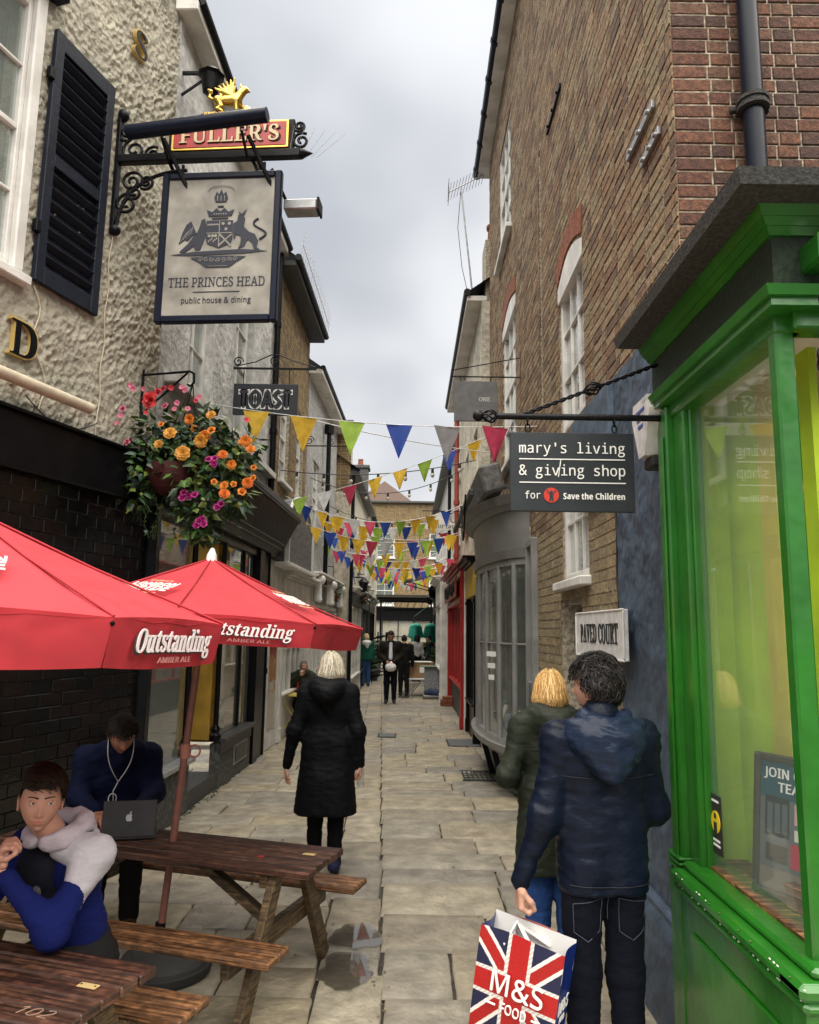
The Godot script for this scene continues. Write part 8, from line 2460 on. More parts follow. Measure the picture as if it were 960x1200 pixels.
# hair: a cap that follows the skull plus many thin strands
# cover(d) gives thickness in metres for a direction (0 for bare), fall(d) the strand's end as an offset
func add_hair(node: Node3D, xf: Transform3D, m: Material, cover: Callable, strands: int, strand: Callable, width: float, cols: Array, seedv: int, capk := 0.35) -> void:
	var mb := MB.new(); mb.xf = xf
	mb.col = cols[0]
	var res := 44
	var P := []; var C := []
	for j in res + 1:
		var row := PackedVector3Array(); var cr := PackedFloat32Array()
		for i in res + 1:
			var d := head_dir(float(i) / res, float(j) / res)
			var t: float = cover.call(d)
			row.append(head_point(d, t * capk) if t > 0 else head_point(d, -0.006)); cr.append(t)
		P.append(row); C.append(cr)
	for j in res:
		for i in res:
			if maxf(maxf(C[j][i], C[j][i + 1]), maxf(C[j + 1][i], C[j + 1][i + 1])) <= 0.0: continue
			var q := []; var nn := []
			for o in [[0, 0], [1, 0], [1, 1], [0, 1]]:
				var a: int = i + o[0]; var b: int = j + o[1]
				q.append(xf * (P[b][a] as Vector3))
				var a0 := a - 1 if a > 0 else res - 1; var a1 := a + 1 if a < res else 1
				nn.append(xf.basis.orthonormalized() * ((P[b][a1] - P[b][a0]) as Vector3).cross(P[mini(b + 1, res)][a] - P[maxi(b - 1, 0)][a]).normalized())
			mb.squad(q[0], q[1], q[2], q[3], nn[0], nn[1], nn[2], nn[3])
	var r := RandomNumberGenerator.new(); r.seed = seedv
	var made := 0; var tries := 0
	while made < strands and tries < strands * 6:
		tries += 1
		var y := r.randf_range(-0.75, 1.0); var t := r.randf() * TAU
		var h := sqrt(1.0 - y * y)
		var d := Vector3(h * cos(t), y, h * sin(t))
		var th: float = cover.call(d)
		if th <= 0.0: continue
		made += 1
		mb.col = cols[r.randi() % cols.size()]
		var pts: PackedVector3Array = strand.call(d, th, r)
		var out := d
		for i in pts.size() - 1:
			var a := pts[i]; var b := pts[i + 1]
			var sd := (b - a).cross(out).normalized() * width * (1.0 - 0.75 * i / pts.size())
			var sd2 := (b - a).cross(out).normalized() * width * (1.0 - 0.75 * (i + 1) / pts.size())
			var lift := out * width * 0.7
			var B := xf.basis.orthonormalized()
			var n0 := B * (out + sd.normalized() * 0.6).normalized(); var n1 := B * (out - sd.normalized() * 0.6).normalized(); var nm := B * out
			mb.squad(xf * (a - sd), xf * (a + lift), xf * (b + lift), xf * (b - sd2), n1, nm, nm, n1)
			mb.squad(xf * (a + lift), xf * (a + sd), xf * (b + sd2), xf * (b + lift), nm, n0, n0, nm)
	part("hair", mb, m, node)

# ---------------------------------------------------------------- people
func bob_strand(drop: float, flare: float) -> Callable:
	return func(d: Vector3, th: float, r: RandomNumberGenerator) -> PackedVector3Array:
		var hd := V3(d.x, 0, d.z)
		if hd.length() < 0.05: hd = V3(r.randfn(), 0, r.randfn())
		hd = hd.normalized().rotated(Vector3.UP, r.randfn() * 0.12)
		if hd.z < -0.45: hd = V3(signf(hd.x) * 0.9, 0, -0.42).normalized()
		var y0 := 0.117 * d.y + 0.021; var y1 := drop + r.randf_range(-0.016, 0.03)
		var p := PackedVector3Array()
		var k := 7
		var wob := r.randf_range(-0.008, 0.009); var ph := r.randf() * 6.0
		for i in k + 1:
			var f := float(i) / k
			var y := lerpf(y0, y1, f)
			var q := sqrt(maxf(0.0, 1.0 - pow(clampf(y / 0.14, -0.75 if y < 0 else 0.0, 1.0), 2.0))) if y > 0 else 1.0
			var s := 1.0 + flare * smoothstep(0.0, -0.06, y) - (0.16 * smoothstep(drop + 0.045, drop, y))
			var hh := hd.rotated(Vector3.UP, 0.09 * sin(f * 5.0 + ph))
			p.append(V3(hh.x * (0.092 * q * s + wob * f), y, hh.z * (0.112 * q * s + wob * f) + 0.004))
		return p

func curl_strand(l: float, lift: float) -> Callable:
	# wavy locks that flow back and down from the crown
	return func(d: Vector3, th: float, r: RandomNumberGenerator) -> PackedVector3Array:
		var p := PackedVector3Array()
		var q := head_point(d, th * 0.4)
		var g := V3(d.x * 0.6, -0.75, 0.7) + V3(r.randfn(), r.randfn(), r.randfn()) * 0.55
		var t := (g - d * g.dot(d)).normalized()
		var s := d.cross(t)
		var ph := r.randf() * TAU; var ll := l * r.randf_range(0.6, 1.15)
		for i in 7:
			p.append(q)
			q += (t * 0.75 + s * 0.75 * sin(ph + i * 1.25) + d * lift * (0.85 - 0.34 * i)) * ll / 6.0
		return p

func comb_strand(l: float, dir: Vector3) -> Callable:
	return func(d: Vector3, th: float, r: RandomNumberGenerator) -> PackedVector3Array:
		var p := PackedVector3Array()
		var dd := d
		var ll := l if d.y > 0.35 else l * 0.35
		var g := (dir + V3(r.randfn(), r.randfn(), r.randfn()) * 0.18)
		if d.y <= 0.35: g = V3(0, -1, 0.3)
		for i in 5:
			p.append(head_point(dd, th * (1.0 + 0.25 * sin(i * 0.9))))
			dd = (dd + (g - dd * g.dot(dd)).normalized() * ll / 0.1 * 0.22).normalized()
		return p

func hair_mat() -> Material:
	var m := vmat("hair_strands", 0.5)
	m.metallic_specular = 0.3
	return m

func hat(c: Array) -> Color:
	return Color(c[0], c[1], c[2])

func person(label: String, at: Vector3, turn: float, J: Dictionary, o: Dictionary) -> Node3D:
	var t := thing("person", label, "person", at, turn)
	var cell: float = o.get("cell", 0.014)
	var far: bool = cell > 0.022
	var h: float = J.h
	var skin: Color = o.get("skin", Color(0.48, 0.27, 0.19))
	var hs := h / 1.75 * float(o.get("head_size", 1.0))
	var HB := Basis.from_euler(V3(o.get("nod", 0.0), o.get("look", 0.0), o.get("cock", 0.0)))
	var HX := Transform3D(HB * Basis().scaled(Vector3.ONE * hs), J.head)
	# body: one continuous skin mesh under the clothes
	var b := MB.new()
	b.col = skin
	var bones := torso_bones(J, -0.036)
	bones.append_array(arm_bones(J, -0.014)); bones.append_array(leg_bones(J, -0.006)); bones.append_array(foot_bones(J, -0.006))
	bones.append([J.neck - V3(0, 0.02, 0), J.head + HB * V3(0, -0.05, 0.018) * hs, 0.034 * h, 0.031 * h])
	nets(b, bones, maxf(cell, 0.018), 0.012)
	add_head(b, HX, skin, o.get("lips", Color(0.42, 0.16, 0.13)), 28 if far else 76)
	b.col = skin
	for q in o.get("hands", []):
		nets(b, hand_bones(q[0], q[1], q[2], q[3] * h / 1.75, q[4], q[5]), 0.011 if far else 0.0045, 0.0035)
	var sm := vmat("skin", 0.5, "", 1.0, "n_fine", 0.08)
	if not far:
		sm.subsurf_scatter_enabled = true; sm.subsurf_scatter_strength = 0.08
	part("body", b, sm, t)
	if not far: add_face(t, HX, o.get("iris", Color(0.06, 0.05, 0.04)), o.get("brow", Color(0.03, 0.02, 0.015)), o.get("eyes", V3(0, -0.05, -1)), skin * 0.9)
	elif o.get("face", false): add_face(t, HX, Color(0.03, 0.02, 0.02), o.get("brow", Color(0.03, 0.02, 0.015)))
	# trousers
	var tb := leg_bones(J, o.get("leg_fat", 0.012), o.get("leg_end", 0.97))
	var hsd: Vector3 = (J.hr - J.hl).normalized()
	for q in [-1.0, 1.0]:
		tb.append([J.hip + hsd * q * 0.036 * h + V3(0, 0.03 * h, 0), J.hip + hsd * q * 0.04 * h, 0.048 * h, 0.056 * h])
	b = MB.new()
	nets(b, tb, cell, 0.014, [], o.get("leg_fold", 0.005), 3, 11.0)
	part("trousers", b, o.trousers, t)
	last_legs = b.v
	# shoes
	for q in ["r", "l"]:
		b = MB.new()
		var fb := foot_bones(J, 0.006)
		nets(b, [fb[0], fb[1]] if q == "r" else [fb[2], fb[3]], maxf(cell * 0.8, 0.009), 0.008, [[Vector3.DOWN, V3(0, minf((J["t" + q] as Vector3).y - 0.018, (J["a" + q] as Vector3).y - 0.045 * 1.0), 0)]] if o.get("flat", true) else [])
		part("shoe", b, o.get("shoes", M.cable), t)
	# top garment
	var s: float = o.get("fat", 0.022)
	var cb := torso_bones(J, s - 0.035)
	cb.append_array(arm_bones(J, s * 0.6 - 0.006, o.get("cuff", 0.94)))
	cb.append_array(o.get("extra", []))
	b = MB.new()
	nets(b, cb, cell, 0.026, o.get("clips", []), o.get("fold", 0.005), o.get("seed", 5), o.get("ffreq", 8.0))
	part("jacket", b, o.top, t)
	last_top = b.v
	if o.has("hair"):
		var H: Dictionary = o.hair
		add_hair(t, HX, hair_mat(), H.cover, H.n, H.strand, H.w, H.cols, H.get("seed", 1))
	return t

var last_legs := PackedVector3Array()
var last_top := PackedVector3Array()
# a line of stitching laid on a garment: path in x,y, put on the surface that looks along sign z
func stitch(t: Node3D, on: PackedVector3Array, path: Array, r: float, m: Material, called := "seam", sgn := 1.0) -> void:
	var top := {}
	for i in range(0, on.size(), 3):
		var c := Vector2i(roundi(on[i].x / 0.014), roundi(on[i].y / 0.014))
		top[c] = maxf(top.get(c, -9.0), on[i].z * sgn)
	var pts := PackedVector3Array()
	for k in path.size() - 1:
		var a: Vector2 = path[k]; var e: Vector2 = path[k + 1]
		var n := maxi(2, int(a.distance_to(e) / 0.02))
		for i in n + (1 if k == path.size() - 2 else 0):
			var p := a.lerp(e, float(i) / n)
			var c := Vector2i(roundi(p.x / 0.014), roundi(p.y / 0.014))
			var z: float = maxf(top.get(c, -9.0), maxf(top.get(c + Vector2i(0, 1), -9.0), top.get(c + Vector2i(1, 0), -9.0)))
			if z > -8.0: pts.append(V3(p.x, p.y, (z + r * 0.3) * sgn))
	if pts.size() < 2: return
	var b := MB.new(); b.tube(pts, r, 4); part(called, b, m, t)

func hood(J: Dictionary, r: float, th: float, drop := 0.05, back := 0.07) -> Array:
	var o := []
	var prev := Vector3.ZERO
	for i in 9:
		var a := deg_to_rad(-130 + i * 260.0 / 8)
		var p: Vector3 = J.neck + V3(sin(a) * r, 0.01 - drop * maxf(0.0, cos(a)) + 0.012 * absf(sin(a)), cos(a) * (r + back * maxf(0.0, cos(a))))
		if i: o.append([prev, p, th * (0.7 + 0.5 * maxf(0, cos(a))), th * (0.7 + 0.5 * maxf(0, cos(a)))])
		prev = p
	return o

func cloth(key: String, c: Color, rough := 0.85, tex := "grain", scale := 3.0, nstr := 0.7, nrm := "n_lump") -> StandardMaterial3D:
	var m := mat(key, c, rough, tex, scale, nrm, 1.0, nstr)
	m.uv1_scale = V3(scale * 0.55, scale * 1.5, scale * 0.55)
	m.metallic_specular = 0.28
	return m

func people() -> void:
	var fringe := func(lo: float) -> Callable:
		return func(d: Vector3) -> float:
			if d.z < -0.30 and d.y < lo: return 0.0
			if d.y < -0.78: return 0.0
			return 0.02
	# --- the woman with white hair
	var J := stand(1.70, true)
	J.er = V3(0.25, 1.08, 0.03); J.wr = V3(0.27, 0.80, -0.03)
	J.el = V3(-0.27, 1.08, 0.02); J.wl = V3(-0.33, 0.78, -0.04)
	J.kr = V3(0.08, 0.48, -0.03); J.ar = V3(0.085, 0.08, 0.06); J.tr = V3(0.1, 0.035, -0.1)
	J.kl = V3(-0.085, 0.48, -0.05); J.al = V3(-0.09, 0.08, -0.06); J.tl = V3(-0.1, 0.035, -0.22)
	var skirt := []
	for q in [-1.0, 1.0]:
		skirt.append([V3(q * 0.07, 0.98, 0.0), V3(q * 0.1, 0.36, 0.01), 0.125, 0.155])
		skirt.append([V3(q * 0.05, 0.7, 0.05), V3(q * 0.08, 0.36, 0.06), 0.12, 0.14])
	skirt.append_array(hood(J, 0.085, 0.042, 0.06, 0.09))
	skirt.append([J.neck + V3(0, -0.06, 0.1), J.neck + V3(0, -0.17, 0.1), 0.05, 0.025])
	var white_cols := [Color(0.36, 0.31, 0.22), Color(0.48, 0.44, 0.35), Color(0.22, 0.18, 0.12), Color(0.56, 0.53, 0.46), Color(0.3, 0.25, 0.17)]
	person("person with white bobbed hair walking away in a long black hooded coat", V3(-0.64, 0, -6.38), 0.0, J, {
		"fat": 0.02, "extra": skirt, "clips": [[Vector3.DOWN, V3(0, 0.45, 0)]], "top": cloth("coat_black", Color(0.0035, 0.004, 0.006), 0.7), "trousers": cloth("leggings_black", Color(0.004, 0.004, 0.005)), "shoes": cloth("shoe_blue", Color(0.025, 0.03, 0.08), 0.6),
		"look": 1.25, "fold": 0.005, "ffreq": 11.0, "seed": 3, "leg_fat": 0.008, "skin": Color(0.46, 0.25, 0.18),
		"hands": [[J.wl, V3(-0.1, -1, -0.1), V3(1, 0, 0), 0.95, 0.35, false], [J.wr, V3(0.05, -1, -0.1), V3(-1, 0, 0), 0.95, 0.6, true]],
		"hair": {"cover": fringe.call(0.42), "n": 1500, "strand": bob_strand(-0.105, 0.16), "w": 0.0032, "cols": white_cols}})
	var wb := thing("water_bottle", "clear plastic bottle held by the white haired walker", "bottle", V3(-0.64, 0, -6.38) + J.wr + V3(0.0, -0.17, -0.06))
	var b := MB.new(); b.lathe([Vector2(0, 0), Vector2(0.03, 0), Vector2(0.03, 0.13), Vector2(0.012, 0.17), Vector2(0.012, 0.19)], 14); part("bottle", b, glass("bottle_clear", Color(0.7, 0.75, 0.8), 0.3), wb)
	b = MB.new(); b.cyl(V3(0, 0.19, 0), V3(0, 0.205, 0), 0.014, 0.014, 10); part("cap", b, M.white_plastic, wb)
	# --- the man of the couple
	J = stand(1.79)
	J.sr = V3(0.183, 1.45, 0.014); J.sl = V3(-0.183, 1.45, 0.014)
	J.el = V3(-0.262, 1.14, 0.03); J.wl = V3(-0.35, 0.86, -0.02)
	J.er = V3(0.25, 1.15, -0.03); J.wr = V3(0.14, 1.02, -0.26)
	var ex := hood(J, 0.088, 0.05, 0.05, 0.08)
	ex = [[J.neck + V3(0, -0.02, 0.0), J.neck + V3(0, 0.045, 0.0), 0.068, 0.062]]
	for q in [-1.0, 1.0]: ex.append([J.waist + V3(q * 0.085, 0.03, 0.0), J.hip + V3(q * 0.078, -0.12, 0.0), 0.1, 0.105])
	var gc := [Color(0.012, 0.011, 0.011), Color(0.02, 0.018, 0.017), Color(0.006, 0.006, 0.006), Color(0.05, 0.047, 0.044), Color(0.008, 0.007, 0.007), Color(0.016, 0.014, 0.013), Color(0.009, 0.008, 0.007), Color(0.006, 0.006, 0.006), Color(0.01, 0.009, 0.008)]
	var crop := func(d: Vector3) -> float:
		if d.z < -0.28 and d.y < 0.45: return 0.0
		if absf(d.x) > 0.62 and d.y < 0.08 and d.z < 0.28: return 0.0
		if d.y < -0.62: return 0.0
		return 0.017 + 0.012 * maxf(0.0, d.y)
	var mn := person("person with dark curly hair in a navy hooded jacket carrying a shopping bag", V3(0.83, 0, -3.38), 0.12, J, {
		"cell": 0.012, "fat": 0.02, "extra": ex, "clips": [[Vector3.DOWN, V3(0, 0.84, 0)]], "top": cloth("jacket_navy", Color(0.005, 0.009, 0.022), 0.42, "soft", 3.0, 0.55), "trousers": cloth("jeans_dark", Color(0.004, 0.0055, 0.013), 0.9), "shoes": M.cable,
		"look": 0.75, "fold": 0.006, "ffreq": 10.0, "seed": 11, "leg_fat": 0.008, "skin": Color(0.5, 0.28, 0.2),
		"hands": [[J.wl + V3(0, -0.0, 0), V3(0.0, -1, -0.05), V3(1, 0, 0), 1.05, 0.85, false]],
		"hair": {"cover": crop, "n": 2200, "strand": curl_strand(0.085, 0.55), "w": 0.0036, "cols": gc}})
	var st := mat("stitch_pale", Color(0.06, 0.07, 0.1), 0.8); var sn := mat("seam_navy", Color(0.004, 0.006, 0.014), 0.6)
	for q in [-1.0, 1.0]: stitch(mn, last_legs, [Vector2(q * 0.035, 0.83), Vector2(q * 0.155, 0.81), Vector2(q * 0.15, 0.7), Vector2(q * 0.095, 0.665), Vector2(q * 0.04, 0.7), Vector2(q * 0.035, 0.83)], 0.0014, st, "pocket_stitching")
	stitch(mn, last_legs, [Vector2(0, 0.84), Vector2(0, 0.74)], 0.0016, st, "seam")
	stitch(mn, last_top, [Vector2(-0.2, 1.31), Vector2(0.0, 1.3), Vector2(0.2, 1.31)], 0.0022, sn)
	stitch(mn, last_top, [Vector2(-0.17, 0.885), Vector2(0.0, 0.88), Vector2(0.17, 0.885)], 0.0025, sn)
	var hb := []
	for lv in [[-0.005, 0.075, 0.125, 0.024], [-0.05, 0.115, 0.15, 0.026], [-0.1, 0.125, 0.15, 0.026], [-0.15, 0.1, 0.145, 0.024], [-0.19, 0.05, 0.135, 0.02]]:
		for i in 6:
			var a0 := -1.0 + i / 3.0; var a1 := -1.0 + (i + 1) / 3.0
			hb.append([J.neck + V3(a0 * lv[1] * 1.25, lv[0] + 0.05 * a0 * a0, lv[2] - 0.09 * a0 * a0), J.neck + V3(a1 * lv[1] * 1.25, lv[0] + 0.05 * a1 * a1, lv[2] - 0.09 * a1 * a1), lv[3], lv[3]])
	b = MB.new(); nets(b, hb, 0.011, 0.014, [], 0.007, 7, 13.0); part("hood", b, cloth("hood_navy", Color(0.014, 0.024, 0.05), 0.32, "soft", 3.0, 0.8), mn)
	shopping_bag(V3(0.83, 0, -3.38) + Basis(Vector3.UP, 0.12) * V3(-0.36, 0.75, -0.03))
	# --- the woman of the couple
	J = stand(1.67, true)
	J.el = V3(-0.27, 1.10, 0.06); J.wl = V3(-0.17, 1.0, -0.16)
	J.er = V3(0.26, 1.09, 0.04); J.wr = V3(0.17, 0.98, -0.16)
	ex = hood(J, 0.085, 0.04, 0.03, 0.07)
	ex.append([J.neck + V3(0, -0.06, 0.09), J.neck + V3(0, -0.15, 0.1), 0.055, 0.035])
	for q in [-1.0, 1.0]:
		ex.append([V3(q * 0.07, 1.0, 0.0), V3(q * 0.095, 0.56, 0.01), 0.11, 0.125])
	var blonde := [Color(0.42, 0.24, 0.075), Color(0.56, 0.36, 0.14), Color(0.30, 0.15, 0.045), Color(0.65, 0.46, 0.22), Color(0.36, 0.2, 0.06)]
	var wn := person("person with golden bobbed hair in an olive green parka", V3(0.83, 0, -4.5), 0.1, J, {
		"cell": 0.013, "fat": 0.022, "extra": ex, "clips": [[Vector3.DOWN, V3(0, 0.58, 0)]], "top": cloth("parka_olive", Color(0.024, 0.030, 0.020), 0.55, "soft", 3.0, 0.7), "trousers": cloth("jeans_blue", Color(0.025, 0.075, 0.25), 0.85), "shoes": M.cable,
		"look": 0.25, "fold": 0.006, "ffreq": 10.0, "seed": 21, "leg_fat": 0.014,
		"hair": {"cover": fringe.call(0.42), "n": 1600, "strand": bob_strand(-0.085, 0.12), "w": 0.0032, "cols": blonde, "seed": 4}})
	var so := mat("seam_olive", Color(0.012, 0.015, 0.010), 0.7)
	stitch(wn, last_top, [Vector2(-0.19, 1.25), Vector2(0.0, 1.245), Vector2(0.19, 1.25)], 0.0025, so)
	stitch(wn, last_top, [Vector2(0, 1.24), Vector2(0, 0.62)], 0.002, so)
	var sf := thing("patterned_scarf", "small red white and teal scarf at the parka's collar", "scarf", V3(0.83, 0, -4.5), 0.1)
	b = MB.new()
	for i in 9:
		b.col = [Color(0.5, 0.04, 0.05), Color(0.7, 0.68, 0.62), Color(0.05, 0.3, 0.26)][i % 3]
		var a := -0.9 + i * 0.22
		b.ball(J.neck + V3(sin(a) * 0.082, 0.052, cos(a) * 0.085), V3(0.016, 0.012, 0.014), 8, 6)
	part("cloth", b, vmat("scarf_cloth", 0.85), sf)
	teen()
	laptop_man()
	# --- seated woman at the yellow table
	J = stand(1.66, true)
	seat(J, 0.46, 0.02)
	J.er = V3(0.23, 0.86, -0.1); J.wr = V3(0.06, 1.02, -0.27); J.el = V3(-0.24, 0.82, -0.1); J.wl = V3(-0.14, 0.78, -0.32)
	var hd := hood(J, 0.085, 0.045, 0.03, 0.06)
	var grey_tied := func(d: Vector3) -> float: return 0.0 if (d.z < -0.25 and d.y < 0.5) or d.y < -0.5 else 0.012
	var sw := person("person in a dark green parka sipping a drink at the yellow table", V3(-1.97, 0, -14.72), PI + 0.15, J, {
		"cell": 0.024, "face": true, "fat": 0.04, "extra": hd, "top": cloth("parka_dark", Color(0.03, 0.034, 0.02), 0.6), "trousers": cloth("trousers_dark", Color(0.015, 0.014, 0.014)), "shoes": cloth("shoe_brown", Color(0.06, 0.03, 0.025)), "flat": false,
		"skin": Color(0.5, 0.3, 0.22), "hands": [[J.wr, V3(-0.2, 0.9, -0.3), V3(-0.5, 0, 0.8), 1.0, 0.6, true], [J.wl, V3(0.1, -0.1, -1), V3(0, -1, 0), 1.0, 0.3, false]],
		"hair": {"cover": grey_tied, "n": 200, "strand": curl_strand(0.03, 0.2), "w": 0.005, "cols": [Color(0.16, 0.12, 0.09), Color(0.26, 0.22, 0.18)]}})
	var rs := MB.new(); rs.box(J.chest + V3(0.1, -0.16, -0.15), V3(0.03, 0.45, 0.02), 0.006); part("red_strap", rs, M.ink_red, sw)
	# --- the man walking towards us with the white bag
	J = stand(1.86)
	J.er = V3(0.3, 1.2, 0.0); J.wr = V3(0.1, 1.08, -0.28); J.el = V3(-0.3, 1.2, 0.0); J.wl = V3(-0.06, 1.05, -0.3)
	var cap_short := func(d: Vector3) -> float: return 0.0 if (d.z < -0.3 and d.y < 0.45) or d.y < -0.4 else 0.014 + 0.012 * maxf(0, d.y)
	for q in [-1.0, 1.0]: ex = [[V3(-0.08, 1.15, 0.0), V3(-0.09, 0.82, 0.0), 0.12, 0.125], [V3(0.08, 1.15, 0.0), V3(0.09, 0.82, 0.0), 0.12, 0.125]]
	var wm := person("person in a dark jacket and white shirt walking forward", V3(-0.44, 0, -20.3), PI, J, {
		"cell": 0.026, "face": true, "fat": 0.03, "extra": ex, "clips": [[Vector3.DOWN, V3(0, 0.86, 0)]], "top": cloth("jacket_brown", Color(0.014, 0.011, 0.008), 0.7), "trousers": cloth("trousers_navy", Color(0.008, 0.009, 0.018)), "shoes": M.cable,
		"nod": -0.45, "skin": Color(0.5, 0.26, 0.2), "hands": [[J.wr, V3(-0.5, -0.4, -0.6), V3(-0.5, 0, 0.8), 1.0, 0.6, true], [J.wl, V3(0.2, -0.7, -0.6), V3(0.5, 0, 0.8), 1.0, 0.6, false]],
		"hair": {"cover": cap_short, "n": 300, "strand": curl_strand(0.04, 0.5), "w": 0.006, "cols": [Color(0.025, 0.018, 0.014), Color(0.05, 0.035, 0.025)]}})
	b = MB.new(); nets(b, [[J.neck + V3(0, -0.04, -0.075), J.waist + V3(0, 0.0, -0.125), 0.045, 0.055]], 0.02, 0.01); part("shirt", b, mat("shirt_white", Color(0.62, 0.63, 0.68), 0.8), wm)
	b = MB.new(); for s in [-1, 1]: b.xf = Transform3D(Basis(), Vector3.ZERO)
	for s in [-1.0, 1.0]: b.ball(J.head + Basis(Vector3.RIGHT, -0.45) * V3(s * 0.035, 0.012, -0.1), V3(0.026, 0.02, 0.008), 10, 6)
	part("sunglasses", b, mat("lens_red", Color(0.12, 0.015, 0.015), 0.2), wm)
	var wbg := thing("white_bundle", "round white bundle held by the person in the dark jacket", "bag", V3(-0.44, 0.93, -20.0))
	b = MB.new(); nets(b, [[V3(-0.03, 0, 0), V3(0.05, 0.0, 0), 0.1, 0.1], [V3(0, 0.02, 0), V3(0.02, 0.12, 0), 0.07, 0.03]], 0.02, 0.02, [], 0.01, 2, 14.0); part("cloth", b, M.paper, wbg)
	# --- green coat walking away
	J = stand(1.74, true)
	ex = []
	for q in [-1.0, 1.0]: ex.append([V3(q * 0.08, 1.2, 0.0), V3(q * 0.13, 0.86, 0.02), 0.13, 0.16])
	person("person with fair hair in a loose green raincoat and jeans", V3(-1.39, 0, -25.8), 0.15, J, {
		"cell": 0.03, "fat": 0.05, "extra": ex, "clips": [[Vector3.DOWN, V3(0, 0.88, 0)]], "top": cloth("coat_green", Color(0.01, 0.115, 0.075), 0.6), "trousers": cloth("jeans_mid", Color(0.05, 0.12, 0.28)), "shoes": M.cable, "look": 0.3,
		"hair": {"cover": fringe.call(0.42), "n": 200, "strand": bob_strand(-0.06, 0.05), "w": 0.008, "cols": [Color(0.5, 0.38, 0.2), Color(0.6, 0.48, 0.28)]}})
	var hw := thing("white_hood", "white fleece hood hanging over the green raincoat", "hood", V3(-1.39, 0, -25.8), 0.15)
	b = MB.new(); nets(b, [[J.neck + V3(-0.08, -0.02, 0.1), J.neck + V3(0.08, -0.02, 0.1), 0.08, 0.08], [J.neck + V3(0, -0.04, 0.14), J.neck + V3(0.02, -0.16, 0.16), 0.09, 0.05]], 0.03, 0.02); part("fleece", b, M.paper, hw)
	# --- further people
	J = stand(1.74)
	person("person in dark clothes walking behind the one with the white bundle", V3(-0.1, 0, -22.4), 0.2, J, {"cell": 0.03, "fat": 0.03, "top": cloth("dark_top", Color(0.012, 0.012, 0.014)), "trousers": cloth("trousers_dark", Color.BLACK), "hair": {"cover": cap_short, "n": 60, "strand": curl_strand(0.04, 0.5), "w": 0.008, "cols": [Color(0.02, 0.015, 0.012)]}})
	J = stand(1.7, true)
	person("person with black hair in a white top and black trousers", V3(0.35, 0, -28.5), 0.5, J, {"cell": 0.032, "fat": 0.02, "top": cloth("white_top", Color(0.66, 0.66, 0.66)), "trousers": cloth("trousers_dark", Color.BLACK), "hair": {"cover": fringe.call(0.42), "n": 100, "strand": bob_strand(-0.16, 0.0), "w": 0.01, "cols": [Color(0.012, 0.01, 0.01)]}})
	J = stand(1.68)
	person("person in a dark teal top standing beside the one in white", V3(0.82, 0, -28.8), 1.2, J, {"cell": 0.032, "fat": 0.025, "top": cloth("teal_top", Color(0.015, 0.05, 0.055)), "trousers": cloth("trousers_tan", Color(0.14, 0.08, 0.05)), "hair": {"cover": cap_short, "n": 60, "strand": curl_strand(0.04, 0.4), "w": 0.008, "cols": [Color(0.015, 0.012, 0.012)]}})

func seat(J: Dictionary, y: float, lean: float) -> void:
	# move the standing joints into a sitting pose with the hips at height y
	var h: float = J.h
	var up := y - 0.515 * h
	for k in ["head", "neck", "chest", "waist", "hip", "sr", "sl", "hr", "hl"]:
		var p: Vector3 = J[k] + V3(0, up + 0.03, 0)
		p.z -= (p.y - y) * lean
		J[k] = p
	for q in [["r", 1.0], ["l", -1.0]]:
		J["k" + q[0]] = V3(q[1] * 0.1, y + 0.04, -0.24 * h)
		J["a" + q[0]] = V3(q[1] * 0.11, 0.08, -0.2 * h)
		J["t" + q[0]] = V3(q[1] * 0.12, 0.035, -0.2 * h - 0.17)

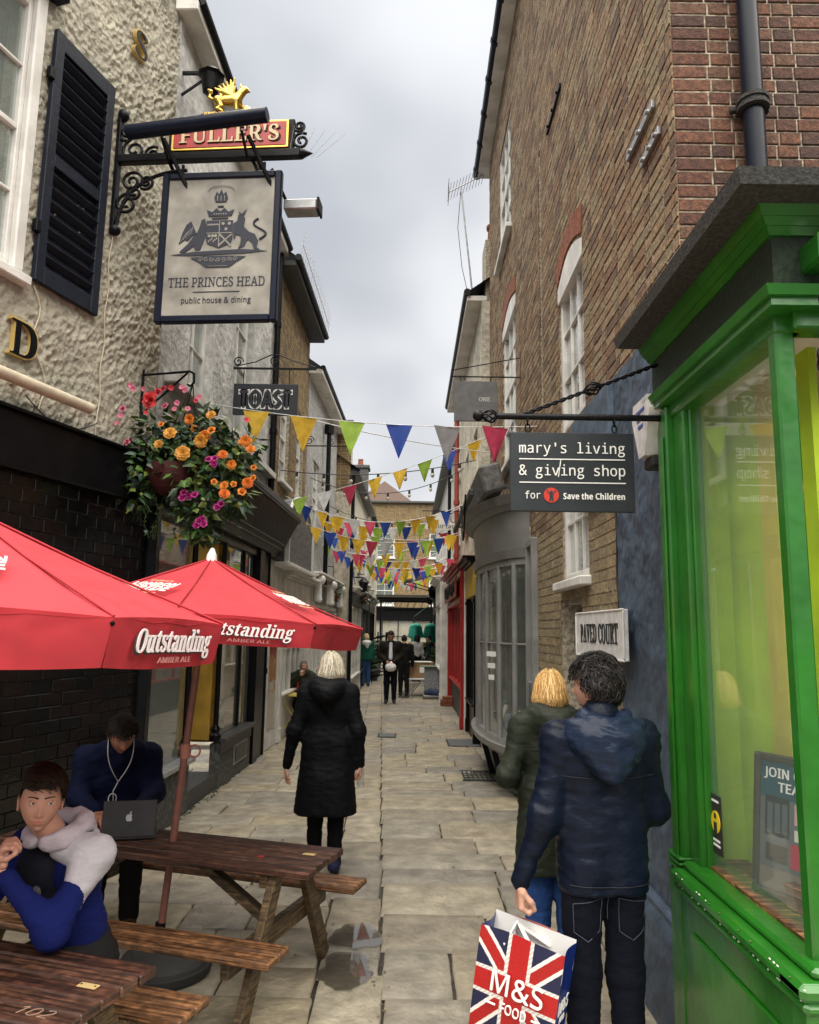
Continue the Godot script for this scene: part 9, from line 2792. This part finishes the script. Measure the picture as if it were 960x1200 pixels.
func teen() -> void:
	var J := stand(1.74)
	seat(J, 0.47, 0.32)
	var at := V3(-1.37, 0.02, -3.46)
	J.head = V3(0.0, 1.175, -0.26); J.neck = V3(0, 1.02, -0.17)
	J.sr = V3(0.175, 0.955, -0.15); J.sl = V3(-0.175, 0.96, -0.13); J.chest = V3(0, 0.86, -0.12); J.waist = V3(0, 0.66, -0.05)
	J.er = V3(0.17, 0.745, -0.40); J.wr = V3(0.035, 0.985, -0.42)
	J.el = V3(-0.20, 0.735, -0.34); J.wl = V3(0.0, 0.955, -0.42)
	for q in ["r", "l"]:
		J["a" + q] = J["a" + q] + V3(0, 0, 0.06); J["t" + q] = J["t" + q] + V3(0, 0, 0.06)
	var hd := []
	var prev := Vector3.ZERO
	for i in 11:   # thick hood lying round the neck, open at the front
		var a := deg_to_rad(-155 + i * 31.0)
		var p: Vector3 = J.neck + V3(sin(a) * 0.10, 0.02 + 0.03 * cos(a), cos(a) * 0.1 + 0.01)
		if i: hd.append([prev, p, 0.031, 0.031])
		prev = p
	hd.append([J.neck + V3(-0.04, -0.02, 0.13), J.neck + V3(0.04, -0.05, 0.14), 0.045, 0.045])
	var short := func(d: Vector3) -> float:
		if d.z < -0.15 and d.y < 0.5 - 0.1 * d.x: return 0.0
		if d.y < -0.35: return 0.0
		if absf(d.x) > 0.5 and d.y < 0.12 and d.z < 0.35: return 0.0
		return 0.006 + 0.02 * smoothstep(0.3, 0.7, d.y)
	var navy := cloth("hoodie_navy", Color(0.009, 0.010, 0.018), 0.9); var royal := cloth("hoodie_royal", Color(0.006, 0.012, 0.105), 0.9)
	var t := person("person in a blue and white hoodie resting chin on hands", at, PI - 0.42, J, {
		"cell": 0.012, "fat": 0.016, "top": royal, "trousers": cloth("trousers_dark", Color(0.015, 0.014, 0.014)), "shoes": M.cable, "flat": false, "cuff": 0.84,
		"look": 0.85, "nod": -0.03, "cock": 0.06, "fold": 0.005, "seed": 31, "skin": Color(0.46, 0.235, 0.165), "lips": Color(0.4, 0.13, 0.11), "brow": Color(0.035, 0.02, 0.014), "eyes": V3(-0.35, -0.02, -1.0), "head_size": 1.02,
		"hands": [[J.wr + V3(0.0, 0.0, 0), V3(-0.55, 0.75, 0.1), V3(-0.6, -0.3, 0.6), 0.95, 0.75, true], [J.wl, V3(0.15, 0.9, 0.2), V3(-0.2, -0.2, 0.9), 0.95, 0.8, false]],
		"hair": {"cover": short, "n": 1700, "strand": comb_strand(0.05, V3(-1.0, 0.05, -0.35)), "w": 0.0022, "cols": [Color(0.018, 0.010, 0.007), Color(0.03, 0.017, 0.011), Color(0.012, 0.007, 0.005)], "seed": 6}})
	var b := MB.new(); nets(b, hd, 0.011, 0.012, [], 0.006, 4, 12.0); part("hood", b, cloth("hood_white", Color(0.5, 0.43, 0.48), 0.9, "soft"), t)
	# white shoulder panel and its tail, a thin layer over the sleeve
	var sl: Vector3 = J.sl; var el: Vector3 = J.el
	b = MB.new()
	nets(b, [[J.neck + V3(-0.06, -0.03, -0.02), sl, 0.05, 0.068], [sl, sl.lerp(el, 0.34), 0.068, 0.061], [sl, J.chest + V3(-0.08, 0.03, 0.02), 0.062, 0.096], [sl.lerp(el, 0.34), sl.lerp(el, 0.72) + V3(-0.024, 0, 0.024), 0.045, 0.022]], 0.011, 0.014, [[V3(0.75, 0, -0.65).normalized(), J.chest + V3(-0.05, 0.0, -0.12)]], 0.006, 31, 8.0)
	part("shoulder_panel", b, cloth("panel_white", Color(0.5, 0.47, 0.51), 0.9, "soft"), t)
	b = MB.new(); nets(b, [[J.chest + V3(0.02, 0.04, -0.085), J.waist + V3(0.0, 0.05, -0.085), 0.075, 0.07], [J.chest + V3(0.08, 0.05, -0.06), J.waist + V3(0.06, 0.05, -0.06), 0.075, 0.07]], 0.012, 0.016, [], 0.006, 31, 8.0); part("front_panel", b, navy, t)
	b = MB.new(); b.xf = Transform3D(Basis(Vector3.UP, PI + 0.4), J.chest + V3(-0.03, -0.03, -0.155)); b.ball(Vector3.ZERO, V3(0.022, 0.028, 0.008), 12, 8)
	part("badge", b, mat("badge_grey", Color(0.1, 0.1, 0.12), 0.7, "speck", 30.0), t)

func laptop_man() -> void:
	var J := stand(1.76)
	seat(J, 0.47, 0.2)
	J.head = V3(0, 1.19, -0.28); J.neck = V3(0, 1.07, -0.17)
	J.er = V3(0.24, 0.79, -0.16); J.wr = V3(0.11, 0.74, -0.42); J.el = V3(-0.24, 0.79, -0.16); J.wl = V3(-0.11, 0.74, -0.42)
	var curly := func(d: Vector3) -> float:
		if d.z < -0.25 and d.y < 0.42: return 0.0
		if absf(d.x) > 0.6 and d.y < 0.1 and d.z < 0.25: return 0.0
		if d.y < -0.5: return 0.0
		return 0.016 + 0.016 * maxf(0, d.y)
	var at := V3(-1.98, 0, -5.42)
	var t := person("person with curly dark hair and white earphones looking down at the laptop", at, PI + 0.4, J, {
		"cell": 0.013, "fat": 0.03, "extra": hood(J, 0.085, 0.04, 0.03, 0.05) + [[J.neck + V3(0, -0.06, -0.03), J.chest + V3(0, 0.02, -0.03), 0.06, 0.09]], "top": cloth("hoodie_dark_blue", Color(0.004, 0.008, 0.035), 0.85), "trousers": cloth("trousers_dark", Color.BLACK), "shoes": cloth("trainer_brown", Color(0.09, 0.05, 0.035), 0.7), "flat": false,
		"look": 0.2, "nod": -0.5, "skin": Color(0.36, 0.16, 0.10), "lips": Color(0.3, 0.1, 0.08), "seed": 41, "fold": 0.005, "eyes": V3(0, -0.4, -1),
		"hands": [[J.wr, V3(-0.2, -0.1, -1), V3(0, -1, 0), 1.0, 0.3, true], [J.wl, V3(0.2, -0.1, -1), V3(0, -1, 0), 1.0, 0.3, false]],
		"hair": {"cover": curly, "n": 1800, "strand": curl_strand(0.06, 0.8), "w": 0.0036, "cols": [Color(0.01, 0.008, 0.007), Color(0.018, 0.014, 0.011), Color(0.03, 0.022, 0.017)], "seed": 9}})
	# beard shadowed jaw is short dark hair on the chin
	var ear := thing("earphones", "white earphone wires hanging down the dark blue hoodie", "earphones", at, PI + 0.4)
	var b := MB.new()
	var HB := Basis.from_euler(V3(-0.5, 0.2, 0))
	for s in [-1.0, 1.0]:
		var e: Vector3 = J.head + HB * V3(s * 0.08, -0.012, 0.0)
		var pts := PackedVector3Array()
		var mid: Vector3 = J.chest + V3(0.0, 0.0, -0.165); var low: Vector3 = J.waist + V3(0.02, 0.06, -0.17)
		for i in 13:
			var f := i / 12.0
			pts.append(e.lerp(mid, f) + V3(s * 0.03 * sin(f * PI), 0, -0.05 * sin(f * PI)))
		b.tube(pts, 0.0032, 5)
		b.ball(e, Vector3.ONE * 0.009, 8, 6)
		if s > 0: b.tube(PackedVector3Array([mid, mid.lerp(low, 0.4) + V3(0.02, 0, -0.02), low]), 0.0032, 5)
	var ring := PackedVector3Array()
	for k in 13: ring.append(J.chest + V3(0.03 + 0.025 * cos(TAU * k / 12), -0.1 + 0.032 * sin(TAU * k / 12), -0.185))
	b.tube(ring, 0.0032, 5)
	part("wire", b, M.white_plastic, ear)

func shopping_bag(hand: Vector3) -> void:
	var t := thing("shopping_bag", "shopping bag with a union flag made of fruit", "bag")
	# a slightly flared sack; the printed side looks back at the camera
	var F := Transform3D(Basis(Vector3.UP, -0.5), hand + V3(-0.02, -0.475, 0.03)) * Transform3D(Basis(V3(0, 0, 1), -0.16), Vector3.ZERO)
	var w := 0.34; var h := 0.42; var d := 0.16
	var img := Image.create(256, 316, false, Image.FORMAT_RGB8)
	var r := RandomNumberGenerator.new(); r.seed = 2
	var fn := FastNoiseLite.new(); fn.seed = 3; fn.frequency = 0.12; fn.noise_type = FastNoiseLite.TYPE_CELLULAR
	for y in 316:
		for x in 256:
			var u := (x / 255.0 - 0.5) * 2.0; var v := (y / 315.0 - 0.47) * 2.0
			var e1 := absf(u * 0.62 - v * 0.72); var e2 := absf(u * 0.62 + v * 0.72)
			var cross := minf(absf(u * 0.8), absf(v))
			var n := fn.get_noise_2d(x * 2.0, y * 2.0)
			var berry := Color(0.10, 0.12, 0.30).lerp(Color(0.03, 0.035, 0.1), clampf(n + 0.9, 0, 1))
			var c := berry
			var dd := minf(e1, e2)
			if dd < 0.17: c = Color(0.86, 0.84, 0.82).lerp(Color(0.6, 0.57, 0.55), clampf(n + 0.6, 0, 1) if int(floor((x + y) / 9.0)) % 2 else 0.0)
			if dd < 0.1: c = Color(0.72, 0.08, 0.08).lerp(Color(0.4, 0.02, 0.03), clampf(n + 0.9, 0, 1))
			if cross < 0.25: c = Color(0.86, 0.84, 0.82).lerp(Color(0.5, 0.45, 0.45), 0.3 if int(floor((x + y) / 7.0)) % 2 else 0.0)
			if cross < 0.18: c = Color(0.76, 0.09, 0.09).lerp(Color(0.42, 0.02, 0.03), clampf(n + 0.9, 0, 1))
			img.set_pixel(x, y, c)
	var pm := StandardMaterial3D.new(); pm.albedo_texture = ImageTexture.create_from_image(img); pm.roughness = 0.45
	var b := MB.new(); b.xf = F
	var fz := func(u: float, v: float) -> float: return d / 2 + 0.012 * sin(u * PI) * sin(v * PI) + 0.006 * sin(u * 7.0 + v * 3.0) * v
	b.grid(14, 14, func(u: float, v: float) -> Vector3: return V3((u - 0.5) * w * (1.0 + 0.04 * v), v * h + 0.01 * sin(u * 3.0) * v, fz.call(u, v)), true)
	part("printed_side", b, pm, t)
	b = MB.new(); b.xf = F
	b.grid(6, 10, func(u: float, v: float) -> Vector3: return V3(w / 2 * (1.0 + 0.04 * v) - 0.012 * sin(u * PI) * v, v * h, d / 2 - u * d))
	part("gusset", b, mat("bag_blue", Color(0.008, 0.025, 0.2), 0.4, "soft", 4.0), t)
	b = MB.new(); b.xf = F
	b.grid(6, 10, func(u: float, v: float) -> Vector3: return V3(-w / 2 * (1.0 + 0.04 * v) + 0.012 * sin(u * PI) * v, v * h, -d / 2 + u * d))
	part("gusset", b, mat("bag_blue", Color.BLACK), t)
	b = MB.new(); b.xf = F
	b.grid(8, 8, func(u: float, v: float) -> Vector3: return V3((0.5 - u) * w * (1.0 + 0.04 * v), v * h + 0.015 * sin(u * PI) * v, -d / 2 - 0.01 * sin(u * PI)))
	b.box(V3(0, 0.004, 0), V3(w - 0.01, 0.006, d - 0.01))
	part("back_side", b, pm, t)
	b = MB.new(); b.xf = F
	b.grid(8, 3, func(u: float, v: float) -> Vector3: return V3((u - 0.5) * w * 1.03, h - 0.01 - v * 0.1, d / 2 - 0.008))
	part("lining", b, M.paper, t)
	b = MB.new(); b.xf = F
	b.grid(8, 3, func(u: float, v: float) -> Vector3: return V3((u - 0.5) * w * 1.03, h + 0.012 - v * 0.12, -d / 2 + 0.004))
	part("lining", b, M.paper, t)
	var hl := F.affine_inverse() * (hand + V3(0, -0.045, 0))
	for s in [1.0, -1.0]:
		b = MB.new(); b.xf = F
		for q in [[V3(-0.07, h - 0.05, s * d * 0.48), hl], [V3(0.07, h - 0.05, s * d * 0.48), hl + V3(0.012, 0, 0)]]:
			b.bar(q[0], q[1], 0.006, 0.024, V3(0, 0.2, 1))
		part("handle", b, M.paper, t)
	var Z := F * Transform3D(Basis(V3(0, 0, 1), 0.0), V3(0.01, h * 0.5, d / 2 + 0.022))
	text("M&S", "sans", 0.078, Z.translated_local(V3(0.0, 0.03, 0)), M.ink_white, t, 0.215, 0.008)
	text("FOOD", "sans", 0.036, Z.translated_local(V3(0.0, -0.055, 0)), M.ink_white, t, 0.105, 0.008)
	for s in [-1, 1]:
		b = MB.new(); b.xf = Z; b.box(V3(s * 0.098, -0.055, 0), V3(0.045, 0.005, 0.006)); part("rule", b, M.ink_white, t)
	var G := F * Transform3D(Basis(Vector3.UP, PI / 2), V3(w / 2 * 1.03, h * 0.5, 0.0))
	text("M&S", "sans", 0.05, G, M.ink_white, t, 0.12, 0.003)
	text("FOOD", "sans", 0.022, G.translated_local(V3(0, -0.05, 0)), M.ink_white, t, 0.06, 0.003)

# ---------------------------------------------------------------- sky
func cloudy_sky() -> Sky:
	var w := 512; var h := 256
	var img := Image.create(w, h, false, Image.FORMAT_RGBF)
	var f := FastNoiseLite.new(); f.seed = 12; f.frequency = 0.55; f.fractal_octaves = 5; f.noise_type = FastNoiseLite.TYPE_SIMPLEX_SMOOTH
	var g := FastNoiseLite.new(); g.seed = 91; g.frequency = 1.9; g.fractal_octaves = 4
	for y in h:
		var el := (0.5 - (y + 0.5) / h) * PI
		for x in w:
			var c := Color(0.028, 0.026, 0.024)
			if el > -0.03:
				var a := (x + 0.5) / w * TAU
				var d := Vector3(sin(a) * cos(el), sin(el), cos(a) * cos(el))
				var q := Vector3(d.x, 0, d.z) / (maxf(d.y, 0.0) + 0.35)
				var n := f.get_noise_3d(q.x * 1.3, q.z * 1.3, d.y * 1.5) * 0.5 + 0.5
				var m := g.get_noise_3d(q.x, q.z, d.y) * 0.5 + 0.5
				var k := clampf(smoothstep(0.33, 0.66, n * 0.72 + m * 0.28), 0, 1)
				c = Color(0.077, 0.081, 0.089).lerp(Color(0.133, 0.1355, 0.14), k)
				c = c * (0.9 + 0.25 * sin(maxf(el, 0.0)))
			img.set_pixel(x, y, c)
	var pm := PanoramaSkyMaterial.new()
	pm.panorama = ImageTexture.create_from_image(img)
	var s := Sky.new(); s.sky_material = pm
	return s

func _ready() -> void:
	cam = Camera3D.new()
	cam.name = "camera"
	add_child(cam)
	cam.position = EYE
	cam.basis = Basis(Vector3.RIGHT, deg_to_rad(8.8)) * Basis(Vector3(0, 0, 1), deg_to_rad(0.8))
	cam.fov = rad_to_deg(2.0 * atan(600.0 / 890.0))
	cam.near = 0.05
	cam.far = 300.0
	cam.current = true
	var we := WorldEnvironment.new(); we.name = "environment"
	var env := Environment.new()
	env.background_mode = Environment.BG_SKY
	env.sky = cloudy_sky()
	env.background_energy_multiplier = 1.0
	env.tonemap_mode = Environment.TONE_MAPPER_LINEAR
	env.tonemap_exposure = 7.0
	env.sdfgi_enabled = true; env.ssao_enabled = true; env.ssil_enabled = true
	we.environment = env
	add_child(we)
	var sun := DirectionalLight3D.new(); sun.name = "sun"
	sun.light_color = Color(1.0, 0.97, 0.92)
	sun.light_energy = 0.5
	sun.light_angular_distance = 100.0
	sun.shadow_enabled = true
	sun.rotation_degrees = Vector3(-76, 25, 0)
	add_child(sun)
	materials()
	paving()
	pub()
	left_row()
	right_row()
	green_shop()
	far_end()
	tables()
	basket()
	bunting()
	street()
	people()
